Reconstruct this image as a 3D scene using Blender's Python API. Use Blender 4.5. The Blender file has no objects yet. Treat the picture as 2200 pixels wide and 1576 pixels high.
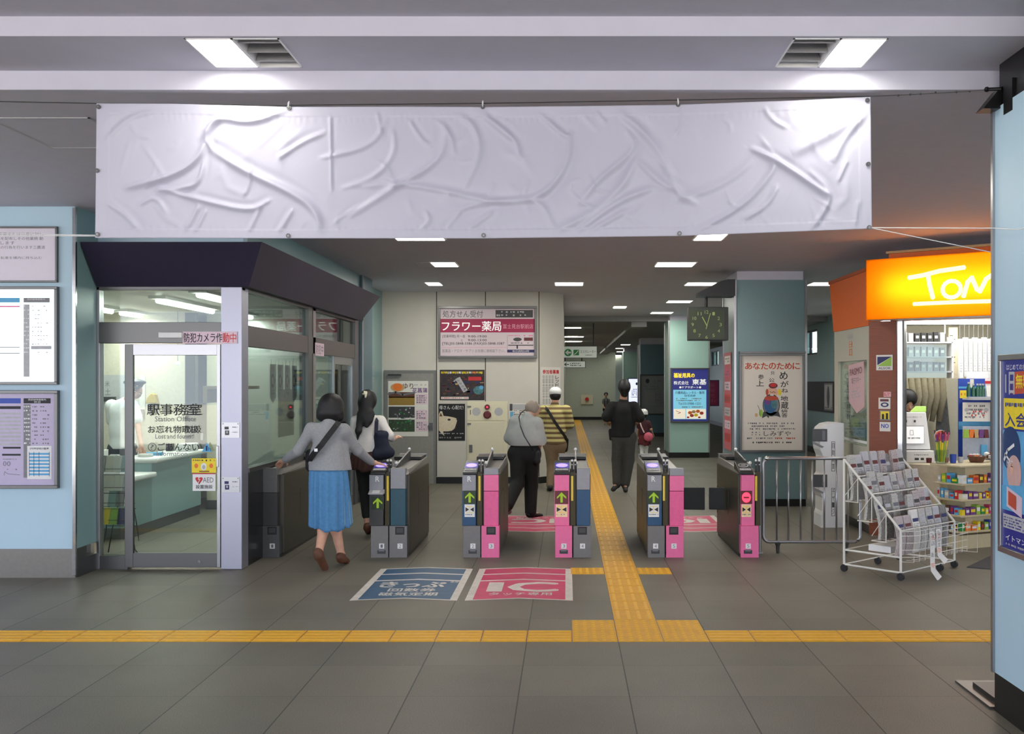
import bpy, math, random
import numpy as np
from mathutils import Vector, Matrix
random.seed(7)
SC = bpy.context.scene
COL = SC.collection
# ---------------- camera, world, exposure ----------------
F, CX, CY, CH = 2180.0, 1217.0, 822.0, 1.69      # focal length (px), vanishing point, eye height
cam = bpy.data.cameras.new('camera'); cam.sensor_width = 36; cam.lens = 36 * F / 2200
cam.shift_x = -(CX - 1100) / 2200; cam.shift_y = (CY - 788) / 2200
cam.clip_start = .05; cam.clip_end = 300
co = bpy.data.objects.new('camera', cam); COL.objects.link(co)
co.location = (0, 0, CH); co.rotation_euler = (math.radians(90), 0, 0)
SC.camera = co
wd = bpy.data.worlds.new('sky'); SC.world = wd; wd.use_nodes = True
wn = wd.node_tree; bg = wn.nodes['Background']
bg.inputs[0].default_value = (.80, .86, 1.0, 1)
bg.inputs[1].default_value = 3.5
sun = bpy.data.lights.new('sun', 'SUN'); sun.energy = 24.0; sun.angle = .01; sun.color = (1, .95, .88)
sun_o = bpy.data.objects.new('sun', sun); COL.objects.link(sun_o); sun_o.rotation_euler = Vector((-.08, .5, .85)).to_track_quat('Z', 'Y').to_euler()
vs = SC.view_settings
vs.view_transform = 'Standard'; vs.look = 'None'; vs.gamma = 1; vs.use_curve_mapping = False
vs.exposure = 0.42
SC.cycles.max_bounces = 7; SC.cycles.diffuse_bounces = 4; SC.cycles.glossy_bounces = 3
SC.cycles.transparent_max_bounces = 14; SC.cycles.transmission_bounces = 4
SC.cycles.sample_clamp_indirect = 4; SC.cycles.caustics_reflective = False; SC.cycles.caustics_refractive = False
SC.cycles.use_denoising = True; SC.cycles.use_adaptive_sampling = True; SC.cycles.adaptive_threshold = .03
L_FRONT, L_HALL, L_OFFICE, L_KIOSK = 3.4, 15.0, 14.0, 9.0     # lamp powers (W)

# ---------------- helpers ----------------
def P(x, y, d):
    return Vector(((x - CX) * d / F, d, CH - (y - CY) * d / F))
def lin(c):
    return [((v / 255) / 12.92 if v / 255 <= .04045 else ((v / 255 + .055) / 1.055) ** 2.4) for v in c] + [1.0]
MATS = {}
def mat(name, rgb, rough=.5, metal=0, emit=0, noise=.06, scale=30, bump=0, spec=.5, kind=None, rgb2=None):
    if name in MATS: return MATS[name]
    m = bpy.data.materials.new(name); m.use_nodes = True; nt = m.node_tree; N = nt.nodes; L = nt.links
    b = N['Principled BSDF']; c = lin(rgb)
    b.inputs['Roughness'].default_value = rough; b.inputs['Metallic'].default_value = metal
    b.inputs['Specular IOR Level'].default_value = spec
    t = N.new('ShaderNodeTexCoord'); n = N.new('ShaderNodeTexNoise'); n.inputs['Scale'].default_value = scale
    n.inputs['Detail'].default_value = 3
    L.new(t.outputs['Object'], n.inputs['Vector'])
    if kind == 'stripe':
        s = N.new('ShaderNodeSeparateXYZ'); L.new(t.outputs['Object'], s.inputs[0])
        a = N.new('ShaderNodeMath'); a.operation = 'MULTIPLY'; a.inputs[1].default_value = scale; L.new(s.outputs[2], a.inputs[0])
        a2 = N.new('ShaderNodeMath'); a2.operation = 'FRACT'; L.new(a.outputs[0], a2.inputs[0])
        a3 = N.new('ShaderNodeMath'); a3.operation = 'GREATER_THAN'; a3.inputs[1].default_value = .52; L.new(a2.outputs[0], a3.inputs[0])
        x = N.new('ShaderNodeMix'); x.data_type = 'RGBA'; x.inputs[6].default_value = c; x.inputs[7].default_value = lin(rgb2)
        L.new(a3.outputs[0], x.inputs[0]); L.new(x.outputs[2], b.inputs['Base Color'])
    elif kind == 'brush':
        mpp = N.new('ShaderNodeMapping'); mpp.inputs['Scale'].default_value = (1, 1, 60); L.new(t.outputs['Object'], mpp.inputs[0]); L.new(mpp.outputs[0], n.inputs['Vector'])
    if kind != 'stripe':
        r = N.new('ShaderNodeValToRGB'); e = r.color_ramp.elements
        e[0].position = .3; e[1].position = .7
        if rgb2 is not None: e[0].color = lin(rgb2); e[1].color = c
        else:
            e[0].color = [v * (1 - noise) for v in c[:3]] + [1]; e[1].color = [min(1, v * (1 + noise)) for v in c[:3]] + [1]
        L.new(n.outputs['Fac'], r.inputs[0]); L.new(r.outputs[0], b.inputs['Base Color'])
    if bump:
        bp = N.new('ShaderNodeBump'); bp.inputs['Strength'].default_value = bump; bp.inputs['Distance'].default_value = .003
        L.new(n.outputs['Fac'], bp.inputs['Height']); L.new(bp.outputs[0], b.inputs['Normal'])
    if emit:
        b.inputs['Emission Color'].default_value = c; b.inputs['Emission Strength'].default_value = emit
    MATS[name] = m; return m
def glassmat(name, tint=(235, 245, 242), refl=.09):
    m = bpy.data.materials.new(name); m.use_nodes = True; nt = m.node_tree; N = nt.nodes; L = nt.links
    N.remove(N['Principled BSDF']); o = N['Material Output']
    tr = N.new('ShaderNodeBsdfTransparent'); tr.inputs[0].default_value = lin(tint)
    g = N.new('ShaderNodeBsdfGlossy'); g.inputs['Roughness'].default_value = .02
    fr = N.new('ShaderNodeLayerWeight'); fr.inputs[0].default_value = .3
    ma = N.new('ShaderNodeMath'); ma.operation = 'MULTIPLY_ADD'; ma.inputs[1].default_value = .5; ma.inputs[2].default_value = refl * .4
    L.new(fr.outputs['Fresnel'], ma.inputs[0])
    mx = N.new('ShaderNodeMixShader'); L.new(ma.outputs[0], mx.inputs[0]); L.new(tr.outputs[0], mx.inputs[1]); L.new(g.outputs[0], mx.inputs[2])
    L.new(mx.outputs[0], o.inputs[0]); MATS[name] = m; return m
ORD = ['first', 'second', 'third', 'fourth', 'fifth', 'sixth', 'seventh', 'eighth', 'ninth', 'tenth']
_txt = {}
def text_mesh(s, bold=0):
    k = (s, bold)
    if k in _txt: return _txt[k]
    c = bpy.data.curves.new('t', 'FONT'); c.body = s; c.size = 1; c.resolution_u = 2; c.space_line = 1.0
    o = bpy.data.objects.new('t', c); COL.objects.link(o)
    m = bpy.data.meshes.new_from_object(o.evaluated_get(bpy.context.evaluated_depsgraph_get()))
    v = [(a.co.x, a.co.y) for a in m.vertices]; f = [tuple(p.vertices) for p in m.polygons]
    bpy.data.objects.remove(o); bpy.data.curves.remove(c); bpy.data.meshes.remove(m)
    xs = [a[0] for a in v]; ys = [a[1] for a in v]; x0, x1, y0, y1 = min(xs), max(xs), min(ys), max(ys)
    v = [((a - x0) / (x1 - x0 or 1), (b - y0) / (y1 - y0 or 1)) for a, b in v]
    _txt[k] = (v, f); return _txt[k]
def root_of(o):
    while o.parent: o = o.parent
    return o
def thing(name, label, cat, loc=(0, 0, 0), group=None):
    o = bpy.data.objects.new(name, None); COL.objects.link(o); o.location = loc; o.empty_display_size = .1
    o['label'] = label; o['category'] = cat
    if group: o['group'] = group
    return o
EPS = .0007
class MB:
    def __init__(s): s.v = []; s.f = []; s.m = []; s.mats = []; s.X = lambda p: Vector(p)
    def add(s, vs_, fs, m):
        if m not in s.mats: s.mats.append(m)
        i = s.mats.index(m); b = len(s.v)
        s.v += [s.X(p) for p in vs_]; s.f += [tuple(k + b for k in f) for f in fs]; s.m += [i] * len(fs)
        return s
    def box(s, x0, y0, z0, x1, y1, z1, m):
        v = [(x, y, z) for x in (x0, x1) for y in (y0, y1) for z in (z0, z1)]
        return s.add(v, [(0, 1, 3, 2), (4, 6, 7, 5), (0, 4, 5, 1), (2, 3, 7, 6), (0, 2, 6, 4), (1, 5, 7, 3)], m)
    def hexa(s, a, b, m):      # bottom quad, top quad
        return s.add(list(a) + list(b), [(3, 2, 1, 0), (4, 5, 6, 7), (0, 1, 5, 4), (1, 2, 6, 5), (2, 3, 7, 6), (3, 0, 4, 7)], m)
    def obox(s, c, u, sx, sy, z0, z1, m):    # oriented box, c = centre (x,y), u = direction of sx
        u = Vector((u[0], u[1])).normalized(); w = Vector((-u.y, u.x)); c = Vector(c)
        q = [c + u * a * sx / 2 + w * b * sy / 2 for a, b in ((-1, -1), (1, -1), (1, 1), (-1, 1))]
        return s.hexa([(p.x, p.y, z0) for p in q], [(p.x, p.y, z1) for p in q], m)
    def prism(s, pts, e, m):   # polygon of 3D points extruded by vector e
        n = len(pts); e = Vector(e); v = [Vector(p) for p in pts]; v += [p + e for p in v]
        return s.add(v, [tuple(range(n))[::-1], tuple(range(n, 2 * n))] + [(i, (i + 1) % n, n + (i + 1) % n, n + i) for i in range(n)], m)
    def tube(s, pts, r, m, n=10, rs=None, cap=True):
        pts = [Vector(p) for p in pts]; v = []; f = []; ref = None
        for i, p in enumerate(pts):
            t = (pts[min(i + 1, len(pts) - 1)] - pts[max(i - 1, 0)]).normalized()
            if ref is None or abs(t.dot(ref)) > .95: ref = Vector((0, 0, 1)) if abs(t.z) < .9 else Vector((1, 0, 0))
            a = t.cross(ref).normalized(); b = t.cross(a); rr = rs[i] if rs else r
            v += [p + (a * math.cos(2 * math.pi * k / n) + b * math.sin(2 * math.pi * k / n)) * rr for k in range(n)]
        for i in range(len(pts) - 1):
            f += [(i * n + k, i * n + (k + 1) % n, (i + 1) * n + (k + 1) % n, (i + 1) * n + k) for k in range(n)]
        if cap: f += [tuple(range(n))[::-1], tuple(range(len(v) - n, len(v)))]
        return s.add(v, f, m)
    def ball(s, c, r, m, n=12, sc=(1, 1, 1)):
        c = Vector(c); v = [c + Vector((0, 0, r * sc[2]))]; k = n // 2
        for i in range(1, k):
            a = math.pi * i / k
            v += [c + Vector((r * sc[0] * math.sin(a) * math.cos(2 * math.pi * j / n), r * sc[1] * math.sin(a) * math.sin(2 * math.pi * j / n), r * sc[2] * math.cos(a))) for j in range(n)]
        v.append(c - Vector((0, 0, r * sc[2]))); f = [(0, 1 + j, 1 + (j + 1) % n) for j in range(n)]
        for i in range(k - 2): f += [(1 + i * n + j, 1 + (i + 1) * n + j, 1 + (i + 1) * n + (j + 1) % n, 1 + i * n + (j + 1) % n) for j in range(n)]
        b = 1 + (k - 2) * n; f += [(b + j, len(v) - 1, b + (j + 1) % n) for j in range(n)]
        return s.add(v, f, m)
    def lathe(s, c, prof, m, n=20, axis=None):     # prof: (r, z)
        c = Vector(c); v = []; f = []
        for r, z in prof: v += [c + Vector((r * math.cos(2 * math.pi * k / n), r * math.sin(2 * math.pi * k / n), z)) for k in range(n)]
        for i in range(len(prof) - 1): f += [(i * n + k, i * n + (k + 1) % n, (i + 1) * n + (k + 1) % n, (i + 1) * n + k) for k in range(n)]
        f += [tuple(range(n))[::-1], tuple(range(len(v) - n, len(v)))]
        return s.add(v, f, m)
    def ribbon(s, pts, w, nrm, m, t=.004):
        pts = [Vector(p) for p in pts]; nrm = Vector(nrm).normalized(); v = []; f = []
        for i, p in enumerate(pts):
            d = (pts[min(i + 1, len(pts) - 1)] - pts[max(i - 1, 0)]).normalized(); a = d.cross(nrm).normalized() * w / 2; b = a.cross(d).normalized() * t / 2
            v += [p + a + b, p - a + b, p - a - b, p + a - b]
        for i in range(len(pts) - 1): f += [(i * 4 + k, i * 4 + (k + 1) % 4, i * 4 + 4 + (k + 1) % 4, i * 4 + 4 + k) for k in range(4)]
        f += [(0, 1, 2, 3), tuple(range(len(v) - 4, len(v)))]
        return s.add(v, f, m)
    # -- sheets: local (x right, y DOWN, n out of the surface)
    def px(s, d):
        s.X = lambda p: Vector(((p[0] - CX) * d / F, d - (p[2] if len(p) > 2 else 0), CH - (p[1] - CY) * d / F)); return s
    def sheet(s, O, U, W, H, w=1, h=1, V=(0, 0, -1)):
        O = Vector(O); U = Vector(U).normalized(); V = Vector(V); Nn = V.cross(U).normalized()
        s.X = lambda p: O + U * (p[0] * W / w) + V * (p[1] * H / h) + Nn * p[2]; return s
    def world(s): s.X = lambda p: Vector(p); return s
    def slab(s, x0, y0, x1, y1, m, t=.01, l=0):  # solid plate, t thick
        return s.box(x0, y0, l * EPS, x1, y1, l * EPS + t, m)
    def rect(s, x0, y0, x1, y1, m, l=1, z=0):
        z += l * EPS; return s.add([(x0, y1, z), (x1, y1, z), (x1, y0, z), (x0, y0, z)], [(0, 1, 2, 3)], m)
    def poly(s, pts, m, l=1, z=0): return s.add([(p[0], p[1], z + l * EPS) for p in pts], [tuple(range(len(pts)))], m)
    def disc(s, cx, cy, rx, ry, m, l=1, z=0, n=28):
        return s.poly([(cx + rx * math.cos(2 * math.pi * k / n), cy + ry * math.sin(2 * math.pi * k / n)) for k in range(n)], m, l, z)
    def line(s, pts, w, m, l=1, z=0):
        for a, b in zip(pts, pts[1:]):
            dx, dy = b[0] - a[0], b[1] - a[1]; q = math.hypot(dx, dy) or 1; nx, ny = -dy / q * w / 2, dx / q * w / 2; ex, ey = dx / q * w * .3, dy / q * w * .3
            s.poly([(a[0] + nx - ex, a[1] + ny - ey), (b[0] + nx + ex, b[1] + ny + ey), (b[0] - nx + ex, b[1] - ny + ey), (a[0] - nx - ex, a[1] - ny - ey)], m, l, z)
        return s
    def text(s, t, x0, y0, x1, y1, m, l=2, bold=0, z=0):
        v, f = text_mesh(t, 0); q = bold * .8 * min(abs(y1 - y0), abs(x1 - x0)) / (1 if len(t) == 1 else 1)
        for i, (dx, dy) in enumerate(((0, 0),) if not bold else ((-q, 0), (q, 0), (0, q * .7), (0, -q * .7))):
            s.add([(x0 + dx + a * (x1 - x0), y1 + dy + b * (y0 - y1), z + (l + i * .22) * EPS) for a, b in v], f, m)
        return s
    def vtext(s, t, x0, y0, x1, y1, m, l=2, bold=0, z=0):
        h = (y1 - y0) / len(t)
        for i, c in enumerate(t):
            if c != ' ': s.text(c, x0, y0 + i * h, x1, y0 + (i + .86) * h, m, l, bold, z)
        return s
    def bars(s, x0, y0, x1, y1, rows, m, l=2, fill=.8, z=0, cell=None):   # tiny illegible print
        h = (y1 - y0) / rows; cell = cell or abs(h) * .9
        for i in range(rows):
            x = x0; end = x1 - random.random() * (x1 - x0) * .25 * (rows > 1)
            while x < end:
                w = cell * random.uniform(.4, .9)
                if random.random() < fill: s.rect(x, y0 + i * h + h * .2, min(x + w, end), y0 + i * h + h * random.uniform(.6, .8), m, l, z)
                x += cell
        return s
    def build(s, name, parent=None, label=None, cat=None, group=None, kind=None, smooth=False, bevel=0, mods=()):
        if parent: off = root_of(parent).location.copy()
        else:
            a = np.array([tuple(p) for p in s.v]); mn, mx = a.min(0), a.max(0); off = Vector(((mn[0] + mx[0]) / 2, (mn[1] + mx[1]) / 2, mn[2]))
        me = bpy.data.meshes.new(name); me.from_pydata([tuple(p - off) for p in s.v], [], s.f)
        for m in s.mats: me.materials.append(m)
        me.polygons.foreach_set('material_index', s.m)
        if smooth: me.polygons.foreach_set('use_smooth', [True] * len(s.f))
        me.update()
        o = bpy.data.objects.new(name, me); COL.objects.link(o)
        if parent: o.parent = parent
        else: o.location = off
        if label: o['label'] = label
        if cat: o['category'] = cat
        if group: o['group'] = group
        if kind: o['kind'] = kind
        if bevel:
            b = o.modifiers.new('bevel', 'BEVEL'); b.width = bevel; b.segments = 2; b.limit_method = 'ANGLE'
        return o
def struct(name, mb, **k): return mb.build(name, kind='structure', **k)
def area(name, loc, sx, sy, power, color=(1, 1, 1), rot=(0, 0, 0), spread=180, parent=None):
    l = bpy.data.lights.new(name, 'AREA'); l.shape = 'RECTANGLE'; l.size = sx; l.size_y = sy; l.energy = power; l.color = color; l.spread = math.radians(spread)
    o = bpy.data.objects.new(name, l); COL.objects.link(o); o.location = Vector(loc); o.rotation_euler = rot
    if parent: o.parent = parent; o.location = Vector(loc) - root_of(parent).location
    return o

# ---------------- materials ----------------
M = MATS
mat('ceil', (204, 202, 214), .8, noise=.02, scale=8)
mat('ceil_far_shade', (150, 150, 150), .8, noise=.03)  # darker copy of the ceiling: the far stretch's shade put into its colour
mat('cyan_panel', (184, 212, 226), .42, noise=.015, scale=4, spec=.35)
mat('teal_panel', (128, 160, 160), .35, noise=.02, scale=4)
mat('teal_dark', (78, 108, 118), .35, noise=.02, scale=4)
mat('white_panel', (205, 201, 190), .55, noise=.015, scale=6)
mat('seam', (40, 42, 42), .6)
mat('black', (14, 14, 15), .35, noise=.1)
mat('black_matte', (22, 22, 24), .7)
mat('steel', (168, 168, 170), .3, .9, noise=.04, kind='brush')
mat('steel_dark', (105, 105, 104), .35, .85, noise=.05, kind='brush')
mat('chrome', (205, 205, 205), .12, 1)
mat('plinth', (128, 124, 118), .35, .6, noise=.05)
mat('fascia', (46, 40, 62), .5, noise=.04)
mat('lampglow', (255, 252, 240), .5, emit=6, noise=0)
mat('tubeglow', (255, 253, 240), .5, emit=9, noise=0)
mat('white', (232, 232, 230), .5, noise=.02)
mat('paper', (226, 222, 214), .7, noise=.02)
mat('lwhite', (240, 240, 238), .5, emit=.35, noise=0)
mat('ink', (34, 34, 40), .6)
mat('inkgrey', (110, 110, 116), .6)
mat('pink_ink', (170, 30, 80), .5)
mat('yellow', (226, 166, 20), .55, noise=.07, scale=14)
mat('ystrip', (224, 196, 60), .4)
mat('pink', (236, 112, 160), .4, noise=.03)
mat('pink_dk', (206, 70, 120), .4)
mat('gate_side', (74, 71, 62), .38, .55, noise=.06, kind='brush')
mat('gate_grey', (138, 138, 142), .4, .3, noise=.04)
mat('gate_dark', (62, 62, 62), .4, .2)
mat('gate_teal', (24, 76, 92), .4)
mat('gate_blue', (24, 74, 112), .4)
mat('floor_blue', (40, 84, 120), .5, noise=.14, scale=9)
mat('floor_pink', (206, 62, 104), .5, noise=.1, scale=9)
mat('floor_white', (214, 208, 200), .5, noise=.1, scale=12)
mat('skin', (206, 158, 132), .5, noise=.05)
mat('skin_tan', (176, 128, 104), .5, noise=.05)
mat('hair', (16, 14, 15), .55, noise=.3, scale=120, bump=.3)
mat('hair_grey', (150, 138, 124), .6, noise=.2, scale=120, bump=.3)
mat('orange_wall', (222, 104, 24), .5, noise=.04)
mat('wood', (118, 62, 36), .45, noise=.25, scale=12, rgb2=(92, 46, 28))
mat('green_glow', (120, 150, 20), .5, emit=.55, noise=0)
mat('red_glow', (255, 40, 60), .5, emit=3.0, noise=0)
mat('violet_glow', (150, 130, 255), .5, emit=1.2, noise=0)
mat('win_frame', (36, 34, 42), .5)
mat('mat_rug', (70, 70, 72), .95, noise=.3, scale=300, bump=.5)
mat('red', (200, 36, 40), .45); mat('dkred', (96, 22, 28), .4); mat('green', (40, 140, 70), .5); mat('blue', (36, 70, 170), .45)
mat('navy', (30, 34, 92), .5); mat('skyblue', (90, 170, 215), .5); mat('yel2', (240, 214, 40), .5); mat('lime', (150, 190, 70), .5)
mat('orange', (232, 120, 40), .5); mat('brown', (96, 60, 40), .6); mat('tan', (196, 160, 110), .6); mat('purple', (110, 60, 130), .5)
mat('grey', (130, 130, 132), .6); mat('lgrey', (182, 182, 184), .6); mat('beige', (214, 200, 172), .6)
mat('newsprint', (206, 204, 196), .85, rgb2=(160, 158, 154), scale=90)
mat('newsprint_pink', (200, 188, 184), .85, rgb2=(158, 148, 148), scale=90)
mat('newsprint_dark', (150, 148, 144), .85, rgb2=(104, 102, 102), scale=60)
mat('cream', (226, 220, 190), .45, noise=.02)
glassmat('glass'); glassmat('glass_dark', (200, 214, 214), .12)
def floor_mat():
    m = bpy.data.materials.new('terrazzo_floor'); m.use_nodes = True; nt = m.node_tree; N = nt.nodes; L = nt.links; b = N['Principled BSDF']
    t = N.new('ShaderNodeTexCoord'); s = N.new('ShaderNodeSeparateXYZ'); g = N.new('ShaderNodeNewGeometry'); L.new(g.outputs['Position'], s.inputs[0])
    def M_(op, a, bb=None, c=None):
        n = N.new('ShaderNodeMath'); n.operation = op
        for i, q in enumerate((a, bb, c)):
            if q is None: continue
            if isinstance(q, (int, float)): n.inputs[i].default_value = q
            else: L.new(q, n.inputs[i])
        return n.outputs[0]
    def seam(ch, off, w):
        f = M_('FRACT', M_('MULTIPLY', M_('SUBTRACT', ch, off), 1 / .6)); return M_('LESS_THAN', M_('MINIMUM', f, M_('SUBTRACT', 1.0, f)), w)
    sx = seam(s.outputs[0], .34 - 60, .0058); sy = seam(s.outputs[1], 5.47 - 60, .0045)
    n1 = N.new('ShaderNodeTexNoise'); n1.inputs['Scale'].default_value = 160; n1.inputs['Detail'].default_value = 2; L.new(g.outputs['Position'], n1.inputs['Vector'])
    n2 = N.new('ShaderNodeTexNoise'); n2.inputs['Scale'].default_value = 1.1; n2.inputs['Detail'].default_value = 4; L.new(g.outputs['Position'], n2.inputs['Vector'])
    wn_ = N.new('ShaderNodeTexWhiteNoise'); wn_.noise_dimensions = '2D'; cb = N.new('ShaderNodeCombineXYZ')
    L.new(M_('FLOOR', M_('MULTIPLY', M_('SUBTRACT', s.outputs[0], .34 - 60), 1 / .6)), cb.inputs[0]); L.new(M_('FLOOR', M_('MULTIPLY', M_('SUBTRACT', s.outputs[1], 5.47 - 60), 1 / .6)), cb.inputs[1]); L.new(cb.outputs[0], wn_.inputs['Vector'])
    r = N.new('ShaderNodeValToRGB'); e = r.color_ramp.elements; e[0].position = .32; e[1].position = .68; e[0].color = lin((96, 92, 83)); e[1].color = lin((134, 128, 116))
    v = M_('ADD', M_('MULTIPLY', n1.outputs['Fac'], .62), M_('ADD', M_('MULTIPLY', n2.outputs['Fac'], .26), M_('MULTIPLY', wn_.outputs['Value'], .09)))
    L.new(v, r.inputs[0])
    x = N.new('ShaderNodeMix'); x.data_type = 'RGBA'; x.inputs[7].default_value = lin((62, 60, 56)); L.new(r.outputs[0], x.inputs[6])
    L.new(M_('MAXIMUM', sx, M_('MULTIPLY', sy, .45)), x.inputs[0]); L.new(x.outputs[2], b.inputs['Base Color'])
    b.inputs['Roughness'].default_value = .46; b.inputs['Specular IOR Level'].default_value = .22
    M['terrazzo'] = m
floor_mat()
# ================= SETTING =================
Z1, Z2, Z3 = 3.22, 3.319, 3.412         # stepped ceiling heights
YR1, YR2 = 5.30, 4.77                   # riser distances
struct('floor', MB().box(-16, -8, -.2, 14, 75, 0, M['terrazzo']))
struct('floor_bounce', MB().box(-30, -60, -.2, 30, -8, -.01, mat('bounce_ground', (190, 184, 176), .9)))  # unseen pale ground behind the camera, added to bounce sun onto the ceiling
cb = MB()
FX = [(-1.81, -1.36), (1.074, 1.524)]   # recessed fixtures in the front strip (x ranges)
fy0, fy1 = 4.80, 5.235
def slab_holes(x0, x1, y0, y1, z0, z1, holes, m):
    x = x0
    for h0, h1 in holes: cb.box(x, y0, z0, h0, y1, z1, m); x = h1
    cb.box(x, y0, z0, x1, y1, z1, m)
cm = M['ceil']
cb.box(-12, YR1, Z1, 14, 13, Z2 + .3, cm); cb.box(-12, 13, Z1, 6.3, 23.3, Z2 + .3, cm)
cb.box(-12, YR2, Z2, 14, fy0, 3.6, cm); cb.box(-12, fy1, Z2, 14, YR1, 3.6, cm); slab_holes(-12, 14, fy0, fy1, Z2, 3.6, FX, cm)
cb.box(-12, 1.0, Z3, 14, YR2, 3.75, cm); cb.box(-12, -7.5, Z3 + .1, 14, 1.0, 3.75, cm)  # unseen rear stretch, lengthened to keep sky light off the near floor
cb.box(-12, 23.3, 3.10, 6.3, 75, 3.6, M['ceil_far_shade']); cb.box(1.5, 23.4, 2.98, 1.85, 46, 3.10, M['ceil_far_shade'])
struct('ceiling', cb)
tr = MB(); tr.line; tr.box(-12, YR1 - .004, Z1 - .003, 14, YR1 + .01, Z1 + .012, M['seam'])
# access hatch outlines in the ceiling
def hatch(x0, y0, x1, y1):
    h = MB(); w = .012
    for a in ((x0, y0, x1, y0 + w), (x0, y1 - w, x1, y1), (x0, y0, x0 + w, y1), (x1 - w, y0, x1, y1)): h.box(a[0], a[1], Z1 - .006, a[2], a[3], Z1 + .002, M['lgrey'])
    h.box(x0 + w, y0 + w, Z1 - .003, x1 - w, y1 - w, Z1 + .002, cm); return h
hatch(-3.35, 5.85, -2.75, 6.6).build('ceiling_hatch', label='square access hatch in the ceiling left of the white banner', cat='hatch')
hatch(-1.95, 12.9, -1.7, 13.3).build('ceiling_hatch', label='small ceiling hatch plate beside the leftmost square lamp beyond the banner', cat='hatch')

# left poster wall, return wall
w = MB(); w.box(-12, 8.81, .25, -4.27, 9.2, Z1, M['cyan_panel']); struct('wall_left', w)
w = MB(); w.hexa([(-4.36, 9.2, .25), (-4.272, 8.812, .25), (-4.262, 8.816, .25), (-4.262, 9.24, .25)], [(-4.36, 9.2, Z1), (-4.272, 8.812, Z1), (-4.262, 8.816, Z1), (-4.262, 9.24, Z1)], M['teal_panel']); struct('wall_return', w)
b = MB(); b.box(-12, 8.80, 0, -4.262, 9.0, .25, M['plinth']); struct('baseboard_left', b)
b = MB(); b.box(-4.34, 8.99, 0, -4.252, 9.2, .15, M['steel_dark']); b.box(-4.30, 8.83, 0, -4.252, 8.99, .25, M['steel_dark']); struct('baseboard_return', b)
t = MB(); t.box(-4.285, 8.795, .02, -4.255, 8.825, Z1 - .01, M['chrome']); struct('trim_1', t, bevel=.004)
# station office shell
OX = -2.94; OY = 9.22
w = MB(); w.box(-7.2, 14.9, 0, -3.1, 15.05, Z1, M['white_panel']); w.box(-3.1, 14.42, 2.5, OX, 14.9, Z1, M['teal_panel']); struct('wall_office_back', w)
w = MB(); w.box(-7.3, 9.25, 0, -7.1, 15, 2.9, M['white_panel']); struct('wall_office_left', w)
w = MB(); w.box(-7.2, OY + .1, 2.6, OX - .06, 14.9, 2.68, M['white']); struct('ceiling_office', w)
w = MB(); w.box(-7.2, 9.3, .0, -4.36, 9.36, 2.9, M['white_panel']); struct('wall_office_front', w)
w = MB(); w.box(-4.36, 9.23, 2.9, OX, 9.35, Z1, M['cyan_panel']); w.box(OX - .1, 9.35, 2.9, OX, 14.9, Z1, M['teal_panel']); struct('wall_office_upper', w)
w = MB(); w.box(-5.6, 13.2, 0, -4.95, 13.28, 2.6, mat('beige_wall', (206, 198, 182), .6)); w.box(-4.95, 13.17, .9, -4.82, 13.28, 2.6, M['gate_dark']); w.box(-7.1, 13.2, 0, -5.6, 13.28, 2.6, MATS['beige_wall']); struct('wall_office_partition', w)
w = MB(); w.box(-4.82, 13.6, 0, -4.3, 13.68, 2.6, M['cream']); w.box(-4.3, 13.45, 0, -3.1, 13.55, 2.6, mat('bright_wall', (238, 236, 222), .55)); w.box(-4.34, 13.45, 0, -4.26, 13.7, 2.6, M['lgrey']); struct('wall_office_rear', w)
b = MB(); b.box(-4.82, 13.56, 0, -4.34, 13.62, .12, M['steel_dark']); b.box(-4.26, 13.41, 0, -3.1, 13.46, .12, M['steel_dark']); struct('baseboard_office', b)
sf = M['steel']
t = MB()   # posts and rails of the front
t.box(-4.262, OY - .02, 0, -4.235, OY + .07, 2.56, sf); t.box(-4.262, OY - .02, 2.53, OX, OY + .07, 2.60, M['steel_dark']); struct('trim_2', t, bevel=.003)
t = MB(); t.box(-4.235, OY - .03, 2.05, -3.13, OY + .1, 2.24, M['steel_dark']); struct('trim_3', t, bevel=.003)
t = MB(); t.box(-3.13, OY - .03, 0, OX, OY + .16, 2.56, mat('steel_post', (168, 168, 182), .38, .75, noise=.04, kind='brush')); struct('trim_4', t, bevel=.006)
t = MB(); t.box(-4.235, OY - .02, 0, -3.98, OY + .08, .12, M['steel_dark']); struct('trim_5', t)
def pane(name, x0, z0, x1, z1, y=OY + .02): return struct(name, MB().box(x0, y, z0, x1, y + .008, z1, M['glass']))
pane('window_1', -4.235, 2.24, -3.13, 2.53)
pane('window_2', -4.235, .12, -3.98, 2.05)
# sliding door
d = MB(); X0, X1 = -4.0, -3.135; y = OY - .035
d.box(X0, y, .02, X0 + .075, y + .04, 2.04, M['steel_dark']); d.box(X1 - .03, y, .02, X1, y + .04, 2.04, sf)
d.box(X0 + .075, y, 1.94, X1 - .03, y + .04, 2.04, sf); d.box(X0 + .075, y, .02, X1 - .03, y + .04, .15, M['steel_dark'])
door = struct('door_1', d, bevel=.003)
MB().box(X0 + .075, y + .016, .15, X1 - .03, y + .022, 1.94, M['glass']).build('door_pane', door)
h = MB(); h.box(X1 - .034, y - .012, .93, X1 - .012, y, 1.12, sf); h.build('door_handle', door, bevel=.003)
h = MB(); h.tube([(-3.32, y - .012, .075), (-3.32, y, .075)], .014, M['chrome']); h.build('door_lock', door, smooth=False)
h = MB().px(9.17)
for s, a in (('駅事務室', (316, 867, 428, 892)), ('お忘れ物取扱', (318, 914, 427, 930)), ('ごあんない', (339, 951, 428, 968))): h.text(s, *a, M['ink'], 1, .02)
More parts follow.
